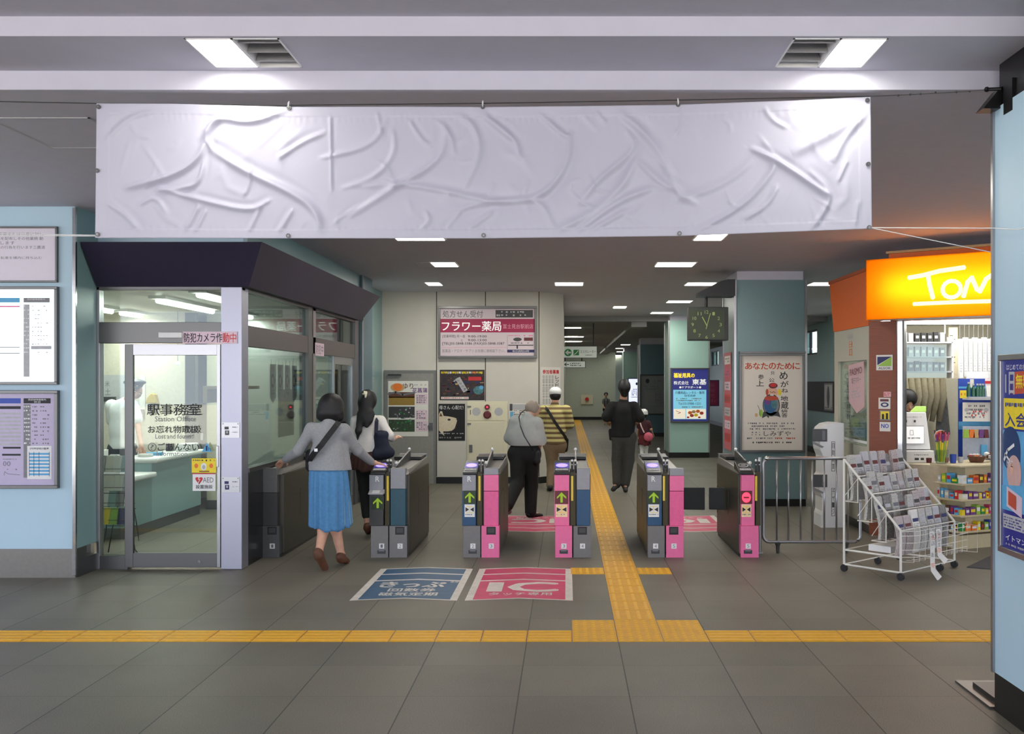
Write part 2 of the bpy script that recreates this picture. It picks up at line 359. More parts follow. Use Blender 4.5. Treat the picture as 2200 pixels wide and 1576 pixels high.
for s, a in (('Station Office', (333, 894, 416, 905)), ('Lost and found', (334, 932, 410, 942)), ('Information', (337, 969, 402, 979)), ('?', (323, 954, 331, 966))): h.text(s, *a, M['inkgrey'], 1)
for k in range(20):
    a = math.pi * k / 10; bq = a + math.pi / 10; h.line([(327 + 8.5 * math.cos(a), 960 + 8.5 * math.sin(a)), (327 + 8.5 * math.cos(bq), 960 + 8.5 * math.sin(bq))], 1.2, M['ink'], 1)
h.X = (lambda f: (lambda p: f(p) + Vector((0, -.012, 0))))(h.X)
h.build('door_lettering', door)
h = MB().px(9.165); h.poly([(445, 950), (456, 970), (434, 970)], M['skyblue'], 1); h.text('1', 442, 957, 446, 968, M['navy'], 2); h.text('h', 448, 960, 453, 968, M['navy'], 2); h.build('triangle_sticker', door)
def sticker(name, x0, y0, x1, y1, d, base, label, cat='sticker', fn=None, group=None, t=.002, parent=None):
    s = MB().px(d); s.slab(x0, y0, x1, y1, base, t); s.X = (lambda f: (lambda p: f(p) - Vector((0, t, 0))) )(s.X)
    if fn: fn(s)
    return s.build(name, parent, label=label, cat=cat, group=group)
def f(s):
    s.rect(413, 1016, 463, 1018, M['red'], 1); s.poly([(428, 1040)] + [(428 + 8 * math.sin(a) ** 3, 1030 - (6.5 * math.cos(a) - 2.5 * math.cos(2 * a) - math.cos(3 * a))) for a in [k * math.pi / 12 for k in range(1, 24)]], M['red'], 2)
    s.line([(430, 1022), (426, 1029), (430, 1029), (426, 1037)], 1.2, M['white'], 3); s.text('AED', 436, 1025, 459, 1036, M['inkgrey'], 2); s.text('設置施設', 421, 1041, 457, 1049, M['ink'], 2, .02)
sticker('defibrillator_sticker', 414, 1017, 463, 1054, 9.17, M['white'], 'white AED sticker with a red heart on the glass sliding door', fn=f)
def f(s):
    s.bars(415, 986, 461, 991, 1, M['ink'], 2); s.disc(438, 1002, 6, 8, M['white'], 2); s.disc(438, 1003, 3.5, 5, M['lgrey'], 3); s.rect(428, 1011, 450, 1013, M['dkred'], 2); s.disc(422, 1000, 4, 5, M['orange'], 2); s.disc(454, 1000, 4, 5, M['orange'], 2)
sticker('yellow_sticker', 412, 984, 464, 1015, 9.17, M['yel2'], 'yellow sticker on the glass sliding door above the AED sticker', fn=f)
# automatic door sensor, camera notice sign
MB().box(-3.68, OY - .075, 2.095, -3.47, OY - .03, 2.145, M['lwhite'] if 0 else M['white']).build('door_sensor', label='slim white motion sensor bar above the office sliding door', cat='sensor', bevel=.006)
sticker('camera_notice', 393, 712, 510, 738, 9.185, mat('palepink', (222, 196, 208), .5), 'pale pink security camera notice in red and black lettering on the office door header', 'sign',
        lambda s: (s.text('防犯カメラ作', 396, 715, 478, 735, M['ink'], 1, .015), s.text('動', 479, 715, 493, 735, M['red'], 1, .03), s.text('中', 495, 715, 508, 735, M['red'], 1, .01)), t=.006)
for i, (yy, nm) in enumerate(((923, 'upper'), (1040, 'lower'))):
    p = MB().px(9.19); p.slab(477, yy - 16, 515, yy + 17, M['steel'], .008); p.X = (lambda f: (lambda q: f(q) - Vector((0, .008, 0))))(p.X)
    p.disc(480, yy - 13, 1, 1, M['ink']); p.disc(512, yy - 13, 1, 1, M['ink'])
    c = M['navy'] if i else M['gate_dark']; p.rect(483, yy - 7, 492, yy - 1, c); p.rect(484, yy + 1, 493, yy + 11, c); p.disc(488.5, yy + 5, 2, 3, M['lgrey'], 2); p.bars(500, yy - 8, 510, yy - 3, 1, M['inkgrey']); p.bars(500, yy + 3, 510, yy + 7, 1, M['lgrey'])
    p.build('switch_plate', label='%s of the two steel switch plates on the office corner post' % nm, cat='switch plate')
# office side wall: frames, glass, black lower panel
YS = [9.38, 11.55, 11.83, 13.45, 13.55]
t = MB(); t.box(OX - .09, 9.38, 2.03, OX, 14.42, 2.22, mat('transom', (96, 90, 88), .35, .6, noise=.04)); t.box(OX - .09, 9.38, 2.53, OX, 14.42, 2.6, M['steel_dark']); struct('trim_6', t)
t = MB(); t.box(OX - .10, 11.55, 0, OX + .004, 11.72, 2.56, M['steel_dark']); t.box(OX - .09, 11.78, 0, OX, 11.9, 2.56, sf); struct('trim_7', t)
t = MB(); t.box(OX - .1, 14.1, 0, OX + .004, 14.42, 2.6, M['steel_dark']); struct('trim_8', t)
w = MB(); w.box(OX - .09, 9.38, 0, OX, 11.55, .86, mat('black_gloss', (24, 25, 27), .22, noise=.05)); struct('wall_office_side', w)
t = MB(); t.box(OX - .1, 9.38, .86, OX + .01, 11.55, .90, M['steel_dark']); struct('trim_9', t)
g = M['glass_dark']
struct('window_3', MB().box(OX - .04, 9.38, .9, OX - .032, 11.55, 2.03, g)); struct('window_4', MB().box(OX - .04, 9.38, 2.22, OX - .032, 11.55, 2.53, g))
struct('window_5', MB().box(OX - .04, 11.9, .05, OX - .032, 12.9, 2.03, g)); struct('window_6', MB().box(OX - .04, 11.9, 2.22, OX - .032, 14.1, 2.53, g))
d = MB(); d.box(OX - .09, 12.9, 0, OX - .02, 12.98, 2.03, sf); d.box(OX - .09, 14.02, 0, OX - .02, 14.1, 2.03, sf); d.box(OX - .09, 12.98, 1.93, OX - .02, 14.02, 2.03, sf); d.box(OX - .09, 12.98, 0, OX - .02, 14.02, .14, sf)
door2 = struct('door_2', d); MB().box(OX - .05, 12.98, .14, OX - .042, 14.02, 1.93, g).build('door_pane', door2)
h = MB(); h.box(OX - .02, 13.02, .8, OX, 13.05, 1.2, M['chrome']); h.build('door_handle', door2)
w = MB(); w.sheet((OX + .003, 11.85, 2.16), (0, 1, 0), .42, .15, 42, 15); w.slab(0, 0, 42, 15, MATS['palepink'], .004); w.rect(0, 0, 42, 15, MATS['palepink'], 8); w.text('防犯中', 3, 2, 38, 13, M['inkgrey'], 9); w.build('camera_notice', label='small pale pink notice on the dark transom of the office side wall', cat='sign')
# canopy
c = MB(); zt, zb = 2.92, 2.56
A = [(-4.245, 8.83, zt), (-2.67, 8.98, zt), (-2.67, 14.5, zt), (-4.245, 14.5, zt)]
Bq = [(-4.245, 9.19, zb), (OX + .03, 9.19, zb), (OX + .03, 14.4, zb), (-4.245, 14.4, zb)]
A = [(-4.245, 8.86, zt), (-2.66, 8.86, zt), (-2.66, 14.5, zt), (OX, 14.5, zt), (OX, 9.22, zt), (-4.245, 9.22, zt)]
Bq = [(-4.245, 9.17, zb), (OX + .07, 9.17, zb), (OX + .07, 14.2, zb), (OX, 14.2, zb), (OX, 9.22, zb), (-4.245, 9.22, zb)]
n = 6; c.add(A + Bq, [tuple(range(6))[::-1], tuple(range(6, 12))] + [(i, (i + 1) % n, n + (i + 1) % n, n + i) for i in range(n)], M['fascia'])
c.build('canopy', label='dark purple sloped canopy wrapping the top of the station office', cat='canopy')
s = MB(); s.px(9.15).slab(520, 512, 528, 516, M['black'], .02)
# teal end column, teal side wall, white wall
pl = thing('pillar', 'slim dark teal pillar at the far end of the station office', 'pillar', (-3.05, 14.7, 0))
MB().box(-3.25, 14.43, 0, -2.89, 15.1, Z1, M['teal_dark']).build('cladding', pl); MB().box(-2.905, 14.42, 0, -2.885, 14.44, Z1, M['steel']).build('corner_trim', pl)
w = MB(); w.box(-3.3, 15.1, .12, -3.1, 17.1, Z1, M['teal_panel']); struct('wall_passage', w)
q = MB(); q.sheet((-3.098, 15.75, 2.02), (0, 1, 0), 1.0, .42, 100, 42); q.text('事務室', 4, 4, 60, 20, M['lgrey'], 1); q.text('STAFF', 4, 24, 60, 38, M['lgrey'], 1); q.build('wall_lettering', label='faint white lettering on the teal passage wall left of the service door', cat='lettering')
struct('baseboard_passage', MB().box(-3.09, 15.1, 0, -3.3, 17.04, .12, M['black']))
WY = 17.05
w = MB(); w.box(-3.12, WY, .11, -.45, WY + .4, Z1, M['white_panel']); w.hexa([(-.45, WY, .11), (-.055, WY + .45, .11), (-.055, 46.6, .11), (-.45, 46.6, .11)], [(-.45, WY, Z1), (-.055, WY + .45, Z1), (-.055, 46.6, Z1), (-.45, 46.6, Z1)], M['white_panel']); struct('wall_back', w)
b = MB(); b.box(-2.20, WY - .01, 0, -.45, WY, .11, M['black']); b.hexa([(-.45, WY - .01, 0), (-.05, WY + .44, 0), (-.05, 46.6, 0), (-.46, 46.6, 0)], [(-.45, WY - .01, .11), (-.05, WY + .44, .11), (-.05, 46.6, .11), (-.46, 46.6, .11)], M['black']); struct('baseboard_back', b)
q = MB().px(WY - .001)
for x in (938, 1043, 1158): q.rect(x - .9, 622, x + .9, 1023 if x != 1043 else 862, M['seam'], 1)
struct('trim_10', q)
# service door
d = MB().px(WY); d.slab(826, 795, 937, 1038, M['grey'], .03); d.rect(826, 795, 937, 1038, mat('door_frame', (120, 120, 118), .5), 1, .03); d.slab(832, 802, 932, 1038, mat('door_grey', (142, 140, 134), .5), .035)
sd = struct('door_3', d)
h = MB().px(WY - .035); h.box(922, 908, 0, 930, 924, .012, M['steel_dark']); h.box(920, 913, .012, 928, 916, .05, M['steel_dark']); h.build('door_handle', sd)
h = MB().px(WY - .035); h.box(834, 803, 0, 862, 807, .05, M['gate_dark']); h.build('door_closer', sd)
# far wall and corridor end
w = MB(); w.box(-.45, 46.6, .0, 2.25, 46.9, 3.3, mat('pale_green', (196, 206, 190), .6)); w.box(2.25, 52, 0, 8, 52.3, 3.3, MATS['pale_green']); struct('wall_far', w)
b = MB(); b.box(-.45, 46.58, 0, 2.25, 46.6, .13, M['black']); struct('baseboard_far', b)
fa = MB().px(46.55); fa.slab(1248, 848, 1274, 868, M['cream'], .02); fa.build('alarm_box', label='small cream fire alarm box on the pale wall at the far corridor end', cat='fire alarm')
f2 = MB(); f2.tube([P(1261, 857, 46.44), P(1261, 857, 46.525)], .085, M['red'], 16); f2.build('alarm_lamp', label='red round alarm lamp on the far corridor wall', cat='alarm lamp')
# right hall wall with high windows
wr = MB(); XR = 6.0
wins = [(18.6, 20.4), (21.0, 22.8), (24.3, 26.1), (27.0, 28.8), (33.0, 35.0), (40, 42)]
wr.box(XR, 12.9, 0, XR + .25, 60, 2.38, M['teal_panel']); wr.box(XR, 12.9, 2.98, XR + .25, 60, 3.3, M['teal_panel'])
y = 12.9
for a, b_ in wins: wr.box(XR, y, 2.38, XR + .25, a, 2.98, M['teal_panel']); y = b_
wr.box(XR, y, 2.38, XR + .25, 60, 2.98, M['teal_panel']); struct('wall_right', wr)
for i, (a, b_) in enumerate(wins):
    w = MB(); fr = M['win_frame']
    for q in ((a, a + .06), (b_ - .06, b_), ((a + b_) / 2 - .03, (a + b_) / 2 + .03)): w.box(XR + .04, q[0], 2.38, XR + .1, q[1], 2.98, fr)
    w.box(XR + .02, a, 2.38, XR + .1, b_, 2.42, fr); w.box(XR + .02, a, 2.94, XR + .1, b_, 2.98, fr)
    w.box(XR + .06, a + .06, 2.42, XR + .068, b_ - .06, 2.94, M['glass']); struct('window_%d' % (7 + i), w)
struct('wall_blocker', MB().box(9.5, 8.5, 0, 9.7, 12.9, 3.7, M['ceil'])); struct('wall_end', MB().box(6.0, 12.9, 0, 9.7, 13.05, 3.4, M['ceil']))  # first wall is unseen, added to block sky light from the right
struct('baseboard_right', MB().box(XR - .02, 12.9, 0, XR, 60, .14, M['black']))
b = MB(); b.box(XR - .05, 17, 1.02, XR - .002, 27, 1.72, M['win_frame']); 
b.build('notice_board', label='long dark notice board on the teal hall wall under the high windows', cat='notice board')
for k, yy in enumerate((19.0, 20.6, 23.4)):
    p = MB(); p.sheet((XR - .051, yy, 1.68), (0, -1, 0), .75, .62, 10, 10); p.slab(0, 0, 10, 10, M['grey'], .008); p.rect(.6, .6, 9.4, 9.4, M['lgrey'], 12); p.disc(5, 5, 1.6, 4, M['gate_dark'], 13); p.bars(1, 8.6, 9, 9.3, 1, M['ink'], 14)
    p.build('poster', label=['grey poster on the dark hall notice board, nearest to the kiosk', 'grey poster in the middle of the dark hall notice board', 'grey poster on the dark hall notice board, nearest to the corridor pillars'][k], cat='poster')

# pillars of the corridor
def pillar(x0, y0, x1, y1, label, m1, m2, ztop=3.10, base=.1, zc=Z1, col=None):
    pl = thing('pillar', label, 'pillar', ((x0 + x1) / 2, (y0 + y1) / 2, 0))
    b = MB(); b.box(x0, y0, base, x1, y1, ztop, m1); b.build('cladding', pl)
    b = MB(); b.box(x0, y0, 0, x1, y1, base, M['black']); b.build('base', pl)
    b = MB(); b.box(x0 + .03, y0 + .03, ztop, x1 - .03, y1 - .03, zc, col or M['ceil']); b.build('collar', pl)
    for i, (x, y) in enumerate(((x0, y0), (x1, y0), (x0, y1), (x1, y1))):
        if i < 3: t = MB(); t.box(x - .015, y - .015, base, x + .015, y + .015, ztop, M['steel']); t.build('corner_trim', pl)
    return pl
pillar(2.31, 13.9, 3.28, 14.9, 'nearest teal pillar of the corridor, with a framed calligraphy poster', mat('teal_mid', (112, 140, 144), .32, noise=.03), 0)
pillar(2.31, 22.9, 3.22, 23.85, 'pale teal pillar with a lit blue care advertisement', mat('teal_pale', (164, 200, 190), .4, noise=.02), 0, base=.12)
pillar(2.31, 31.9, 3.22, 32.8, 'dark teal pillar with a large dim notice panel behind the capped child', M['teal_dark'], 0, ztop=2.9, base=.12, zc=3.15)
pillar(2.31, 40.9, 3.22, 41.8, 'farthest pillar of the corridor, with a glowing white poster', MATS['teal_pale'], 0, ztop=2.95, zc=3.15)
# near right pillar with dark collar
npil = thing('pillar', 'large pale blue pillar at the right edge of the photo', 'pillar', (2.7, 4.8, 0))
nx = 2.207
MB().box(nx, 4.25, .2, 3.15, 5.24, 3.10, M['cyan_panel']).build('cladding', npil)
MB().box(nx + .003, 4.25, 0, 3.147, 5.237, .2, M['black']).build('base', npil)
MB().box(nx + .012, 4.27, 3.10, 3.1, 5.2, Z2 + .09, M['black']).build('collar', npil)
t = MB(); t.box(nx - .012, 5.225, .2, nx + .012, 5.25, 3.1, M['steel']); t.build('corner_trim', npil)
t = MB(); t.prism([(2.12, 5.16, 3.085), (2.24, 5.16, 3.085), (2.24, 5.16, 3.21), (2.205, 5.16, 3.19)], (0, .1, 0), M['black']); t.box(2.205, 5.02, 3.04, 2.222, 5.12, 3.2, M['black']); t.build('bracket', npil)
p = MB(); p.box(2.195, 5.26, .0, 2.9, 5.73, .012, M['steel_dark']); p.box(2.25, 5.3, .012, 2.9, 5.62, .035, M['black']); p.build('base_plate', label='dark metal base plate on the floor behind the pale blue pillar', cat='base plate')
# tactile paving
def tact(x0, x1, y0, y1, dots, lx=True):
    b = MB(); b.box(x0 + .003, y0 + .003, 0, x1 - .003, y1 - .003, .004, M['yellow'])
    k = 4 if not dots else 5
    for i in range(k):
        if dots:
            for j in range(k):
                cx_, cy_ = x0 + (i + .5) * (x1 - x0) / k, y0 + (j + .5) * (y1 - y0) / k
                b.hexa([(cx_ + a * .012, cy_ + c_ * .012, .004) for a, c_ in ((-1, -1), (1, -1), (1, 1), (-1, 1))], [(cx_ + a * .007, cy_ + c_ * .007, .008) for a, c_ in ((-1, -1), (1, -1), (1, 1), (-1, 1))], MATS['yel_hi'])
        elif lx: yy = y0 + (i + .5) * (y1 - y0) / k; b.box(x0 + .012, yy - .012, .004, x1 - .012, yy + .012, .008, MATS['yel_hi'])
        else: xx = x0 + (i + .5) * (x1 - x0) / k; b.box(xx - .012, y0 + .012, .004, xx + .012, y1 - .012, .008, MATS['yel_hi'])
    return b
mat('yel_hi', (238, 184, 40), .5, noise=.05)
def tdup(src, x, y, label, grp):
    o = src.copy(); COL.objects.link(o); o.location.x, o.location.y = x, y; o['label'] = label; o['group'] = grp; return o
Y0 = 6.62
src = tact(0, .3, 0, .3, False).build('tactile_tile', label='x', cat='tactile tile')
gl = 'yellow ribbed tactile tile in the long crosswise guide line on the floor'
for i in range(-19, 14):
    x = .337 + i * .3 + .15
    if .03 < x < .94 or x > 3.7: continue
    tdup(src, x, Y0 + .15, gl, 'crosswise guide line tiles')
dsrc = tact(0, .3, 0, .3, True).build('tactile_tile', label='x', cat='tactile tile')
for i in range(-1, 2):
    for j in range(2): tdup(dsrc, .337 + i * .3 + .15, Y0 + j * .3 + .15, 'yellow dotted tactile tile in the block where the two guide lines meet', 'junction block tiles')
lsrc = tact(0, .3, 0, .3, False, False).build('tactile_tile', label='x', cat='tactile tile')
y = Y0 + .6; i = 0
while y < 46:
    if y < 11.2: tdup(lsrc, .487, y + .15, 'yellow ribbed tactile tile in the lengthwise guide line before and between the ticket gates', 'near lengthwise guide tiles')
    else: tdup(lsrc, .487, y + .15, 'yellow ribbed tactile tile in the lengthwise guide line beyond the ticket gates', 'far lengthwise guide tiles')
    y += .3
for i in (-1, 1): tdup(dsrc, .337 + i * .3 + .15, 9.11, 'yellow dotted warning tile %s of the lengthwise guide line just before the gates' % ('left' if i < 0 else 'right'), 'warning tiles before the gates')
for o in (src, dsrc, lsrc): bpy.data.objects.remove(o)
# floor markings
def floor_mark(name, x0, x1, y0, y1, m, label, fn, flip=False):
    s = MB(); W, H = x1 - x0, y1 - y0; pk = .12
    if flip: s.sheet((x1, y0, .0015), (-1, 0, 0), W, H, 100, 160, V=(0, 1, 0))
    else: s.sheet((x0, y1, .0015), (1, 0, 0), W, H, 100, 160, V=(0, -1, 0))
    # chevron outline
    p = 9
    s.poly([(0, p), (50, 0), (100, p), (100, 160), (50, 160 - p), (0, 160)], M['floor_white'], 0)
    def chev(ya, yb, mm, l, xa=7, xb=93):
        s.poly([(xa, ya + p * .86), (50, ya), (xb, ya + p * .86), (xb, yb + p * .86), (50, yb), (xa, yb + p * .86)], mm, l)
    for ya, yb in ((4, 30), (35, 62), (67, 148)): chev(ya, yb, m, 1)
    fn(s); return s.build(name, label=label, cat='floor marking')
floor_mark('floor_sign', -1.685, -.85, 7.87, 9.30, M['floor_blue'], 'blue arrow shaped ticket lane marking with white Japanese lettering on the floor', lambda s: (s.text('きっぷ', 16, 78, 80, 103, M['floor_white'], 2, .05), s.text('専用', 84, 74, 92, 82, M['floor_white'], 2), s.text('回数券', 28, 108, 74, 122, M['floor_white'], 2, .03), s.text('磁気定期', 22, 126, 78, 140, M['floor_white'], 2, .03)))
floor_mark('floor_sign', -.79, .05, 7.87, 9.30, M['floor_pink'], 'pink arrow shaped IC lane marking on the floor before the ticket gates', lambda s: (s.text('I', 17, 80, 31, 122, M['floor_white'], 2, .05), s.text('C', 38, 80, 84, 122, M['floor_white'], 2, .07), s.text('タッチ専用', 20, 126, 80, 138, M['floor_white'], 2, .02)))
for x0, lab in ((-.79, 'pink IC floor marking beyond the gates at the old man\'s feet'), (1.03, 'pink IC floor marking beyond the closed flap gate')):
    floor_mark('floor_sign', x0, x0 + .85, 11.5, 12.93, M['floor_pink'], lab, lambda s: (s.text('I', 17, 80, 31, 122, M['floor_white'], 2, .05), s.text('C', 38, 80, 84, 122, M['floor_white'], 2, .07), s.text('タッチ専用', 20, 126, 80, 138, M['floor_white'], 2, .02)), flip=True)

# ================= LAMPS =================
for i, (x0, x1) in enumerate(FX):
    xm = (x0 + x1) / 2; litL = (i == 0)
    t = thing('ceiling_light', 'recessed square ceiling lamp with louvre half, %s of the two above the banner' % ('left' if litL else 'right'), 'ceiling lamp', (xm, 5.0, Z2))
    hs = MB(); zt = Z2 + .11
    hs.box(x0, fy0, zt, x1, fy1, zt + .01, M['white'])
    for a in ((x0 - .0, fy0, x0 + .008, fy1), (x1 - .008, fy0, x1, fy1), (x0, fy0, x1, fy0 + .008), (x0, fy1 - .008, x1, fy1), (xm - .006, fy0, xm + .006, fy1)): hs.box(a[0], a[1], Z2 - .004, a[2], a[3], zt, M['white'])
    hs.build('housing', t)
    a, b_ = (x0 + .01, xm - .008) if litL else (xm + .008, x1 - .01)
    MB().box(a, fy0 + .01, Z2 + .03, b_, fy1 - .01, Z2 + .034, M['lampglow']).build('diffuser', t)
    c, d_ = (xm + .008, x1 - .01) if litL else (x0 + .01, xm - .008)
    for k in range(3):
        yy = fy0 + .07 + k * .14; lv = MB(); lv.hexa([(c, yy, Z2 + .004), (d_, yy, Z2 + .004), (d_, yy + .012, Z2 + .004), (c, yy + .012, Z2 + .004)], [(c, yy + .05, Z2 + .08), (d_, yy + .05, Z2 + .08), (d_, yy + .062, Z2 + .08), (c, yy + .062, Z2 + .08)], M['lgrey']); lv.build('louvre', t)
    area('lamp', ((a + b_) / 2, (fy0 + fy1) / 2, Z2 + .026), b_ - a, fy1 - fy0 - .03, L_FRONT, (1, .98, .92), parent=t)
hall = [(1.16, 1.64, 13.08, 'large square ceiling lamp just under the banner, right of centre'), (-1.72, -1.42, 13.08, 'square ceiling lamp just under the banner, left of centre'),
        (-2.15, -1.94, 15.66, 'narrow ceiling lamp above the white wall, in front of the pharmacy sign'), (-.17, .25, 15.66, 'ceiling lamp above the corner of the white wall'),
        (1.85, 2.28, 15.66, 'ceiling lamp above the hanging clock'), (3.76, 4.22, 15.66, 'ceiling lamp between the nearest teal pillar and the kiosk'),
        (1.9, 2.34, 19.06, 'second ceiling lamp above the lit care advertisement'), (.95, 1.2, 20.46, 'small ceiling lamp in the middle of the corridor'), (1.85, 2.3, 22.1, 'ceiling lamp closest in front of the lit advertisement pillar'),
        (1.36, 1.65, 10.62, 'ceiling lamp peeking out under the bottom hem of the banner')]
hall += [(-1.9, -1.4, 7.9, 'left ceiling lamp hidden behind the white banner'), (1.2, 1.7, 7.9, 'right ceiling lamp hidden behind the white banner'), (-1.8, -1.3, 10.62, 'left ceiling lamp above the ticket gates, hidden by the banner')]  # unseen extra lamps, added behind the banner to brighten the hall
for x0, x1, y, lab in hall:
    t = thing('ceiling_light', lab, 'ceiling lamp', ((x0 + x1) / 2, y, Z1))
    MB().box(x0 - .02, y - .24, Z1 - .008, x1 + .02, y + .24, Z1, M['white']).build('frame', t)
    MB().box(x0, y - .22, Z1 - .012, x1, y + .22, Z1 - .008, M['lampglow']).build('diffuser', t)
    area('lamp', ((x0 + x1) / 2, y, Z1 - .02), x1 - x0, .44, L_HALL * (1.0 if y > 14 else .8), (1, .97, .88), parent=t)
for x, y in ((0.02, 26), (-.02, 31), (0.17, 31), (0.17, 34.5), (-.01, 34.5), (2.0, 37.5), (1.95, 41.5), (2.4, 46), (2.45, 52)):
    s = MB(); s.box(x - .12, y - .15, 3.09, x + .35, y + .15, 3.10, M['lampglow']); s.build('ceiling_light', label='small square lamp in the far low corridor ceiling', cat='ceiling lamp', group='far corridor ceiling lamps')
area('lamp_far', (1.0, 32, 3.05), 2, 12, 26, (1, .97, .88)); area('lamp_far', (1.2, 42.5, 3.05), 2, 6, 44, (1, .97, .88)); area('lamp_far', (4.6, 22, 3.15), 1.5, 10, 16, (1, .97, .9))
for i, (x, y0, y1, z) in enumerate(((-5.5, 10.9, 12.3, 2.55), (-5.5, 12.5, 14.2, 2.55), (-4.28, 10.6, 12.3, 2.55), (-4.15, 13.0, 14.4, 2.55), (-3.6, 9.9, 11.2, 2.55))):
    lab = ['front tube lamp of the left row on the office ceiling', 'rear tube lamp of the left row on the office ceiling', 'tube lamp on the office ceiling above the door transom', 'tube lamp at the back of the office seen through the side window', 'tube lamp on the office ceiling nearest the corner post'][i]
    if i == 1: y1 = 13.15
    if i == 3: y1 = 13.4
    t = thing('tube_light', lab, 'tube lamp', (x, (y0 + y1) / 2, z))
    MB().box(x - .09, y0, z + .02, x + .09, y1, 2.6, M['white']).build('housing', t)
    g = MB(); g.tube([(x, y0 + .03, z + .0), (x, y1 - .03, z + .0)], .028, M['tubeglow'], 10); g.build('tube', t, smooth=True)
    area('lamp', (x, (y0 + y1) / 2, z - .035), .1, y1 - y0, L_OFFICE, (1, .99, .92), parent=t)
# ================= BANNER =================
def seg_d(px, pz, a, b):
    ax, az = a; bx, bz = b; dx, dz = bx - ax, bz - az; L2 = dx * dx + dz * dz + 1e-9
    t = np.clip(((px - ax) * dx + (pz - az) * dz) / L2, 0, 1)
    return np.hypot(px - ax - t * dx, pz - az - t * dz), t, ((px - ax) * dz - (pz - az) * dx)
# fold lines read off the cloth: (points, width px, height)
FOLDS = [([(445, 300), (425, 345), (370, 380), (270, 403)], 9, 1.5), ([(450, 318), (520, 365), (640, 420), (680, 455), (690, 495)], 11, 1.6), ([(440, 325), (432, 390), (400, 405), (340, 408)], 7, 1.0),
    ([(340, 405), (440, 432), (540, 455), (580, 430)], 7, 1.1), ([(435, 300), (465, 250), (540, 268), (618, 235)], 8, 1.6), ([(228, 300), (280, 250), (330, 240)], 8, .7), ([(230, 435), (270, 460), (300, 495)], 8, .9),
    ([(300, 440), (335, 420), (360, 460)], 7, .7), ([(600, 340), (650, 305), (700, 285)], 7, .9), ([(710, 250), (712, 410)], 4, .7), ([(690, 340), (800, 315), (830, 260)], 8, .9), ([(735, 405), (810, 380), (850, 330), (845, 280)], 8, .8),
    ([(750, 465), (830, 415), (850, 400), (940, 350), (960, 300), (955, 260)], 10, 1.2), ([(990, 250), (1020, 270), (1035, 330), (1000, 400)], 9, 1.0), ([(940, 260), (970, 290), (975, 330)], 7, .7), ([(880, 260), (905, 300), (920, 310)], 6, .6),
    ([(400, 495), (430, 440)], 7, .8), ([(420, 498), (445, 450)], 6, .7), ([(535, 498), (560, 445)], 7, .8), ([(600, 498), (630, 450)], 7, .9), ([(900, 495), (925, 475), (915, 455)], 7, .7), ([(960, 490), (990, 455)], 6, .6), ([(1010, 490), (1060, 455)], 7, .7),
    ([(1040, 250), (1075, 280), (1100, 300)], 8, .8), ([(1040, 245), (1110, 300), (1115, 340)], 8, .9), ([(1160, 245), (1215, 295), (1225, 290)], 8, .9), ([(1225, 290), (1220, 350), (1180, 410), (1130, 430)], 9, 1.1), ([(1280, 240), (1300, 265)], 7, .6),
    ([(1330, 240), (1400, 300), (1440, 370), (1450, 415), (1500, 440)], 11, 1.4), ([(1345, 280), (1370, 320), (1290, 380), (1250, 430)], 9, 1.0), ([(1200, 495), (1270, 460), (1340, 400), (1370, 330)], 11, 1.2), ([(1370, 345), (1420, 395), (1460, 410)], 9, .9),
    ([(1240, 498), (1330, 430), (1400, 405)], 10, 1.1), ([(1270, 495), (1350, 450)], 8, .7), ([(1460, 235), (1465, 270), (1450, 290)], 6, .6), ([(1640, 230), (1660, 260), (1690, 275)], 7, .8), ([(1615, 320), (1670, 345), (1750, 400), (1780, 420)], 8, 1.6), ([(1500, 495), (1600, 440), (1660, 370), (1665, 345)], 9, 1.1),
    ([(1600, 470), (1650, 440), (1670, 400)], 8, .9), ([(1740, 370), (1790, 415), (1760, 470), (1740, 495)], 8, 1.1), ([(1820, 345), (1800, 390)], 6, .7), ([(1865, 240), (1810, 300), (1790, 350)], 10, 1.0), ([(1850, 250), (1700, 330)], 16, 1.0), ([(1450, 430), (1550, 400), (1620, 345)], 11, .7),
    ([(480, 245), (440, 290), (455, 320)], 7, 1.0), ([(540, 360), (535, 400), (525, 420)], 6, .7), ([(1845, 430), (1835, 490)], 8, .7), ([(810, 240), (820, 290)], 6, .5), ([(765, 400), (860, 395), (960, 410), (1080, 440), (1160, 425), (1190, 495)], 9, .7), ([(1130, 425), (1000, 440), (960, 470)], 8, .6)]
BD = 5.36
def smooth_line(p):
    for _ in range(3): p = [p[0]] + [q for a, b in zip(p, p[1:]) for q in ((a[0] * .75 + b[0] * .25, a[1] * .75 + b[1] * .25), (a[0] * .25 + b[0] * .75, a[1] * .25 + b[1] * .75))] + [p[-1]]
    return p
FOLDS = [(smooth_line(a), b * .8, c) for a, b, c in FOLDS]
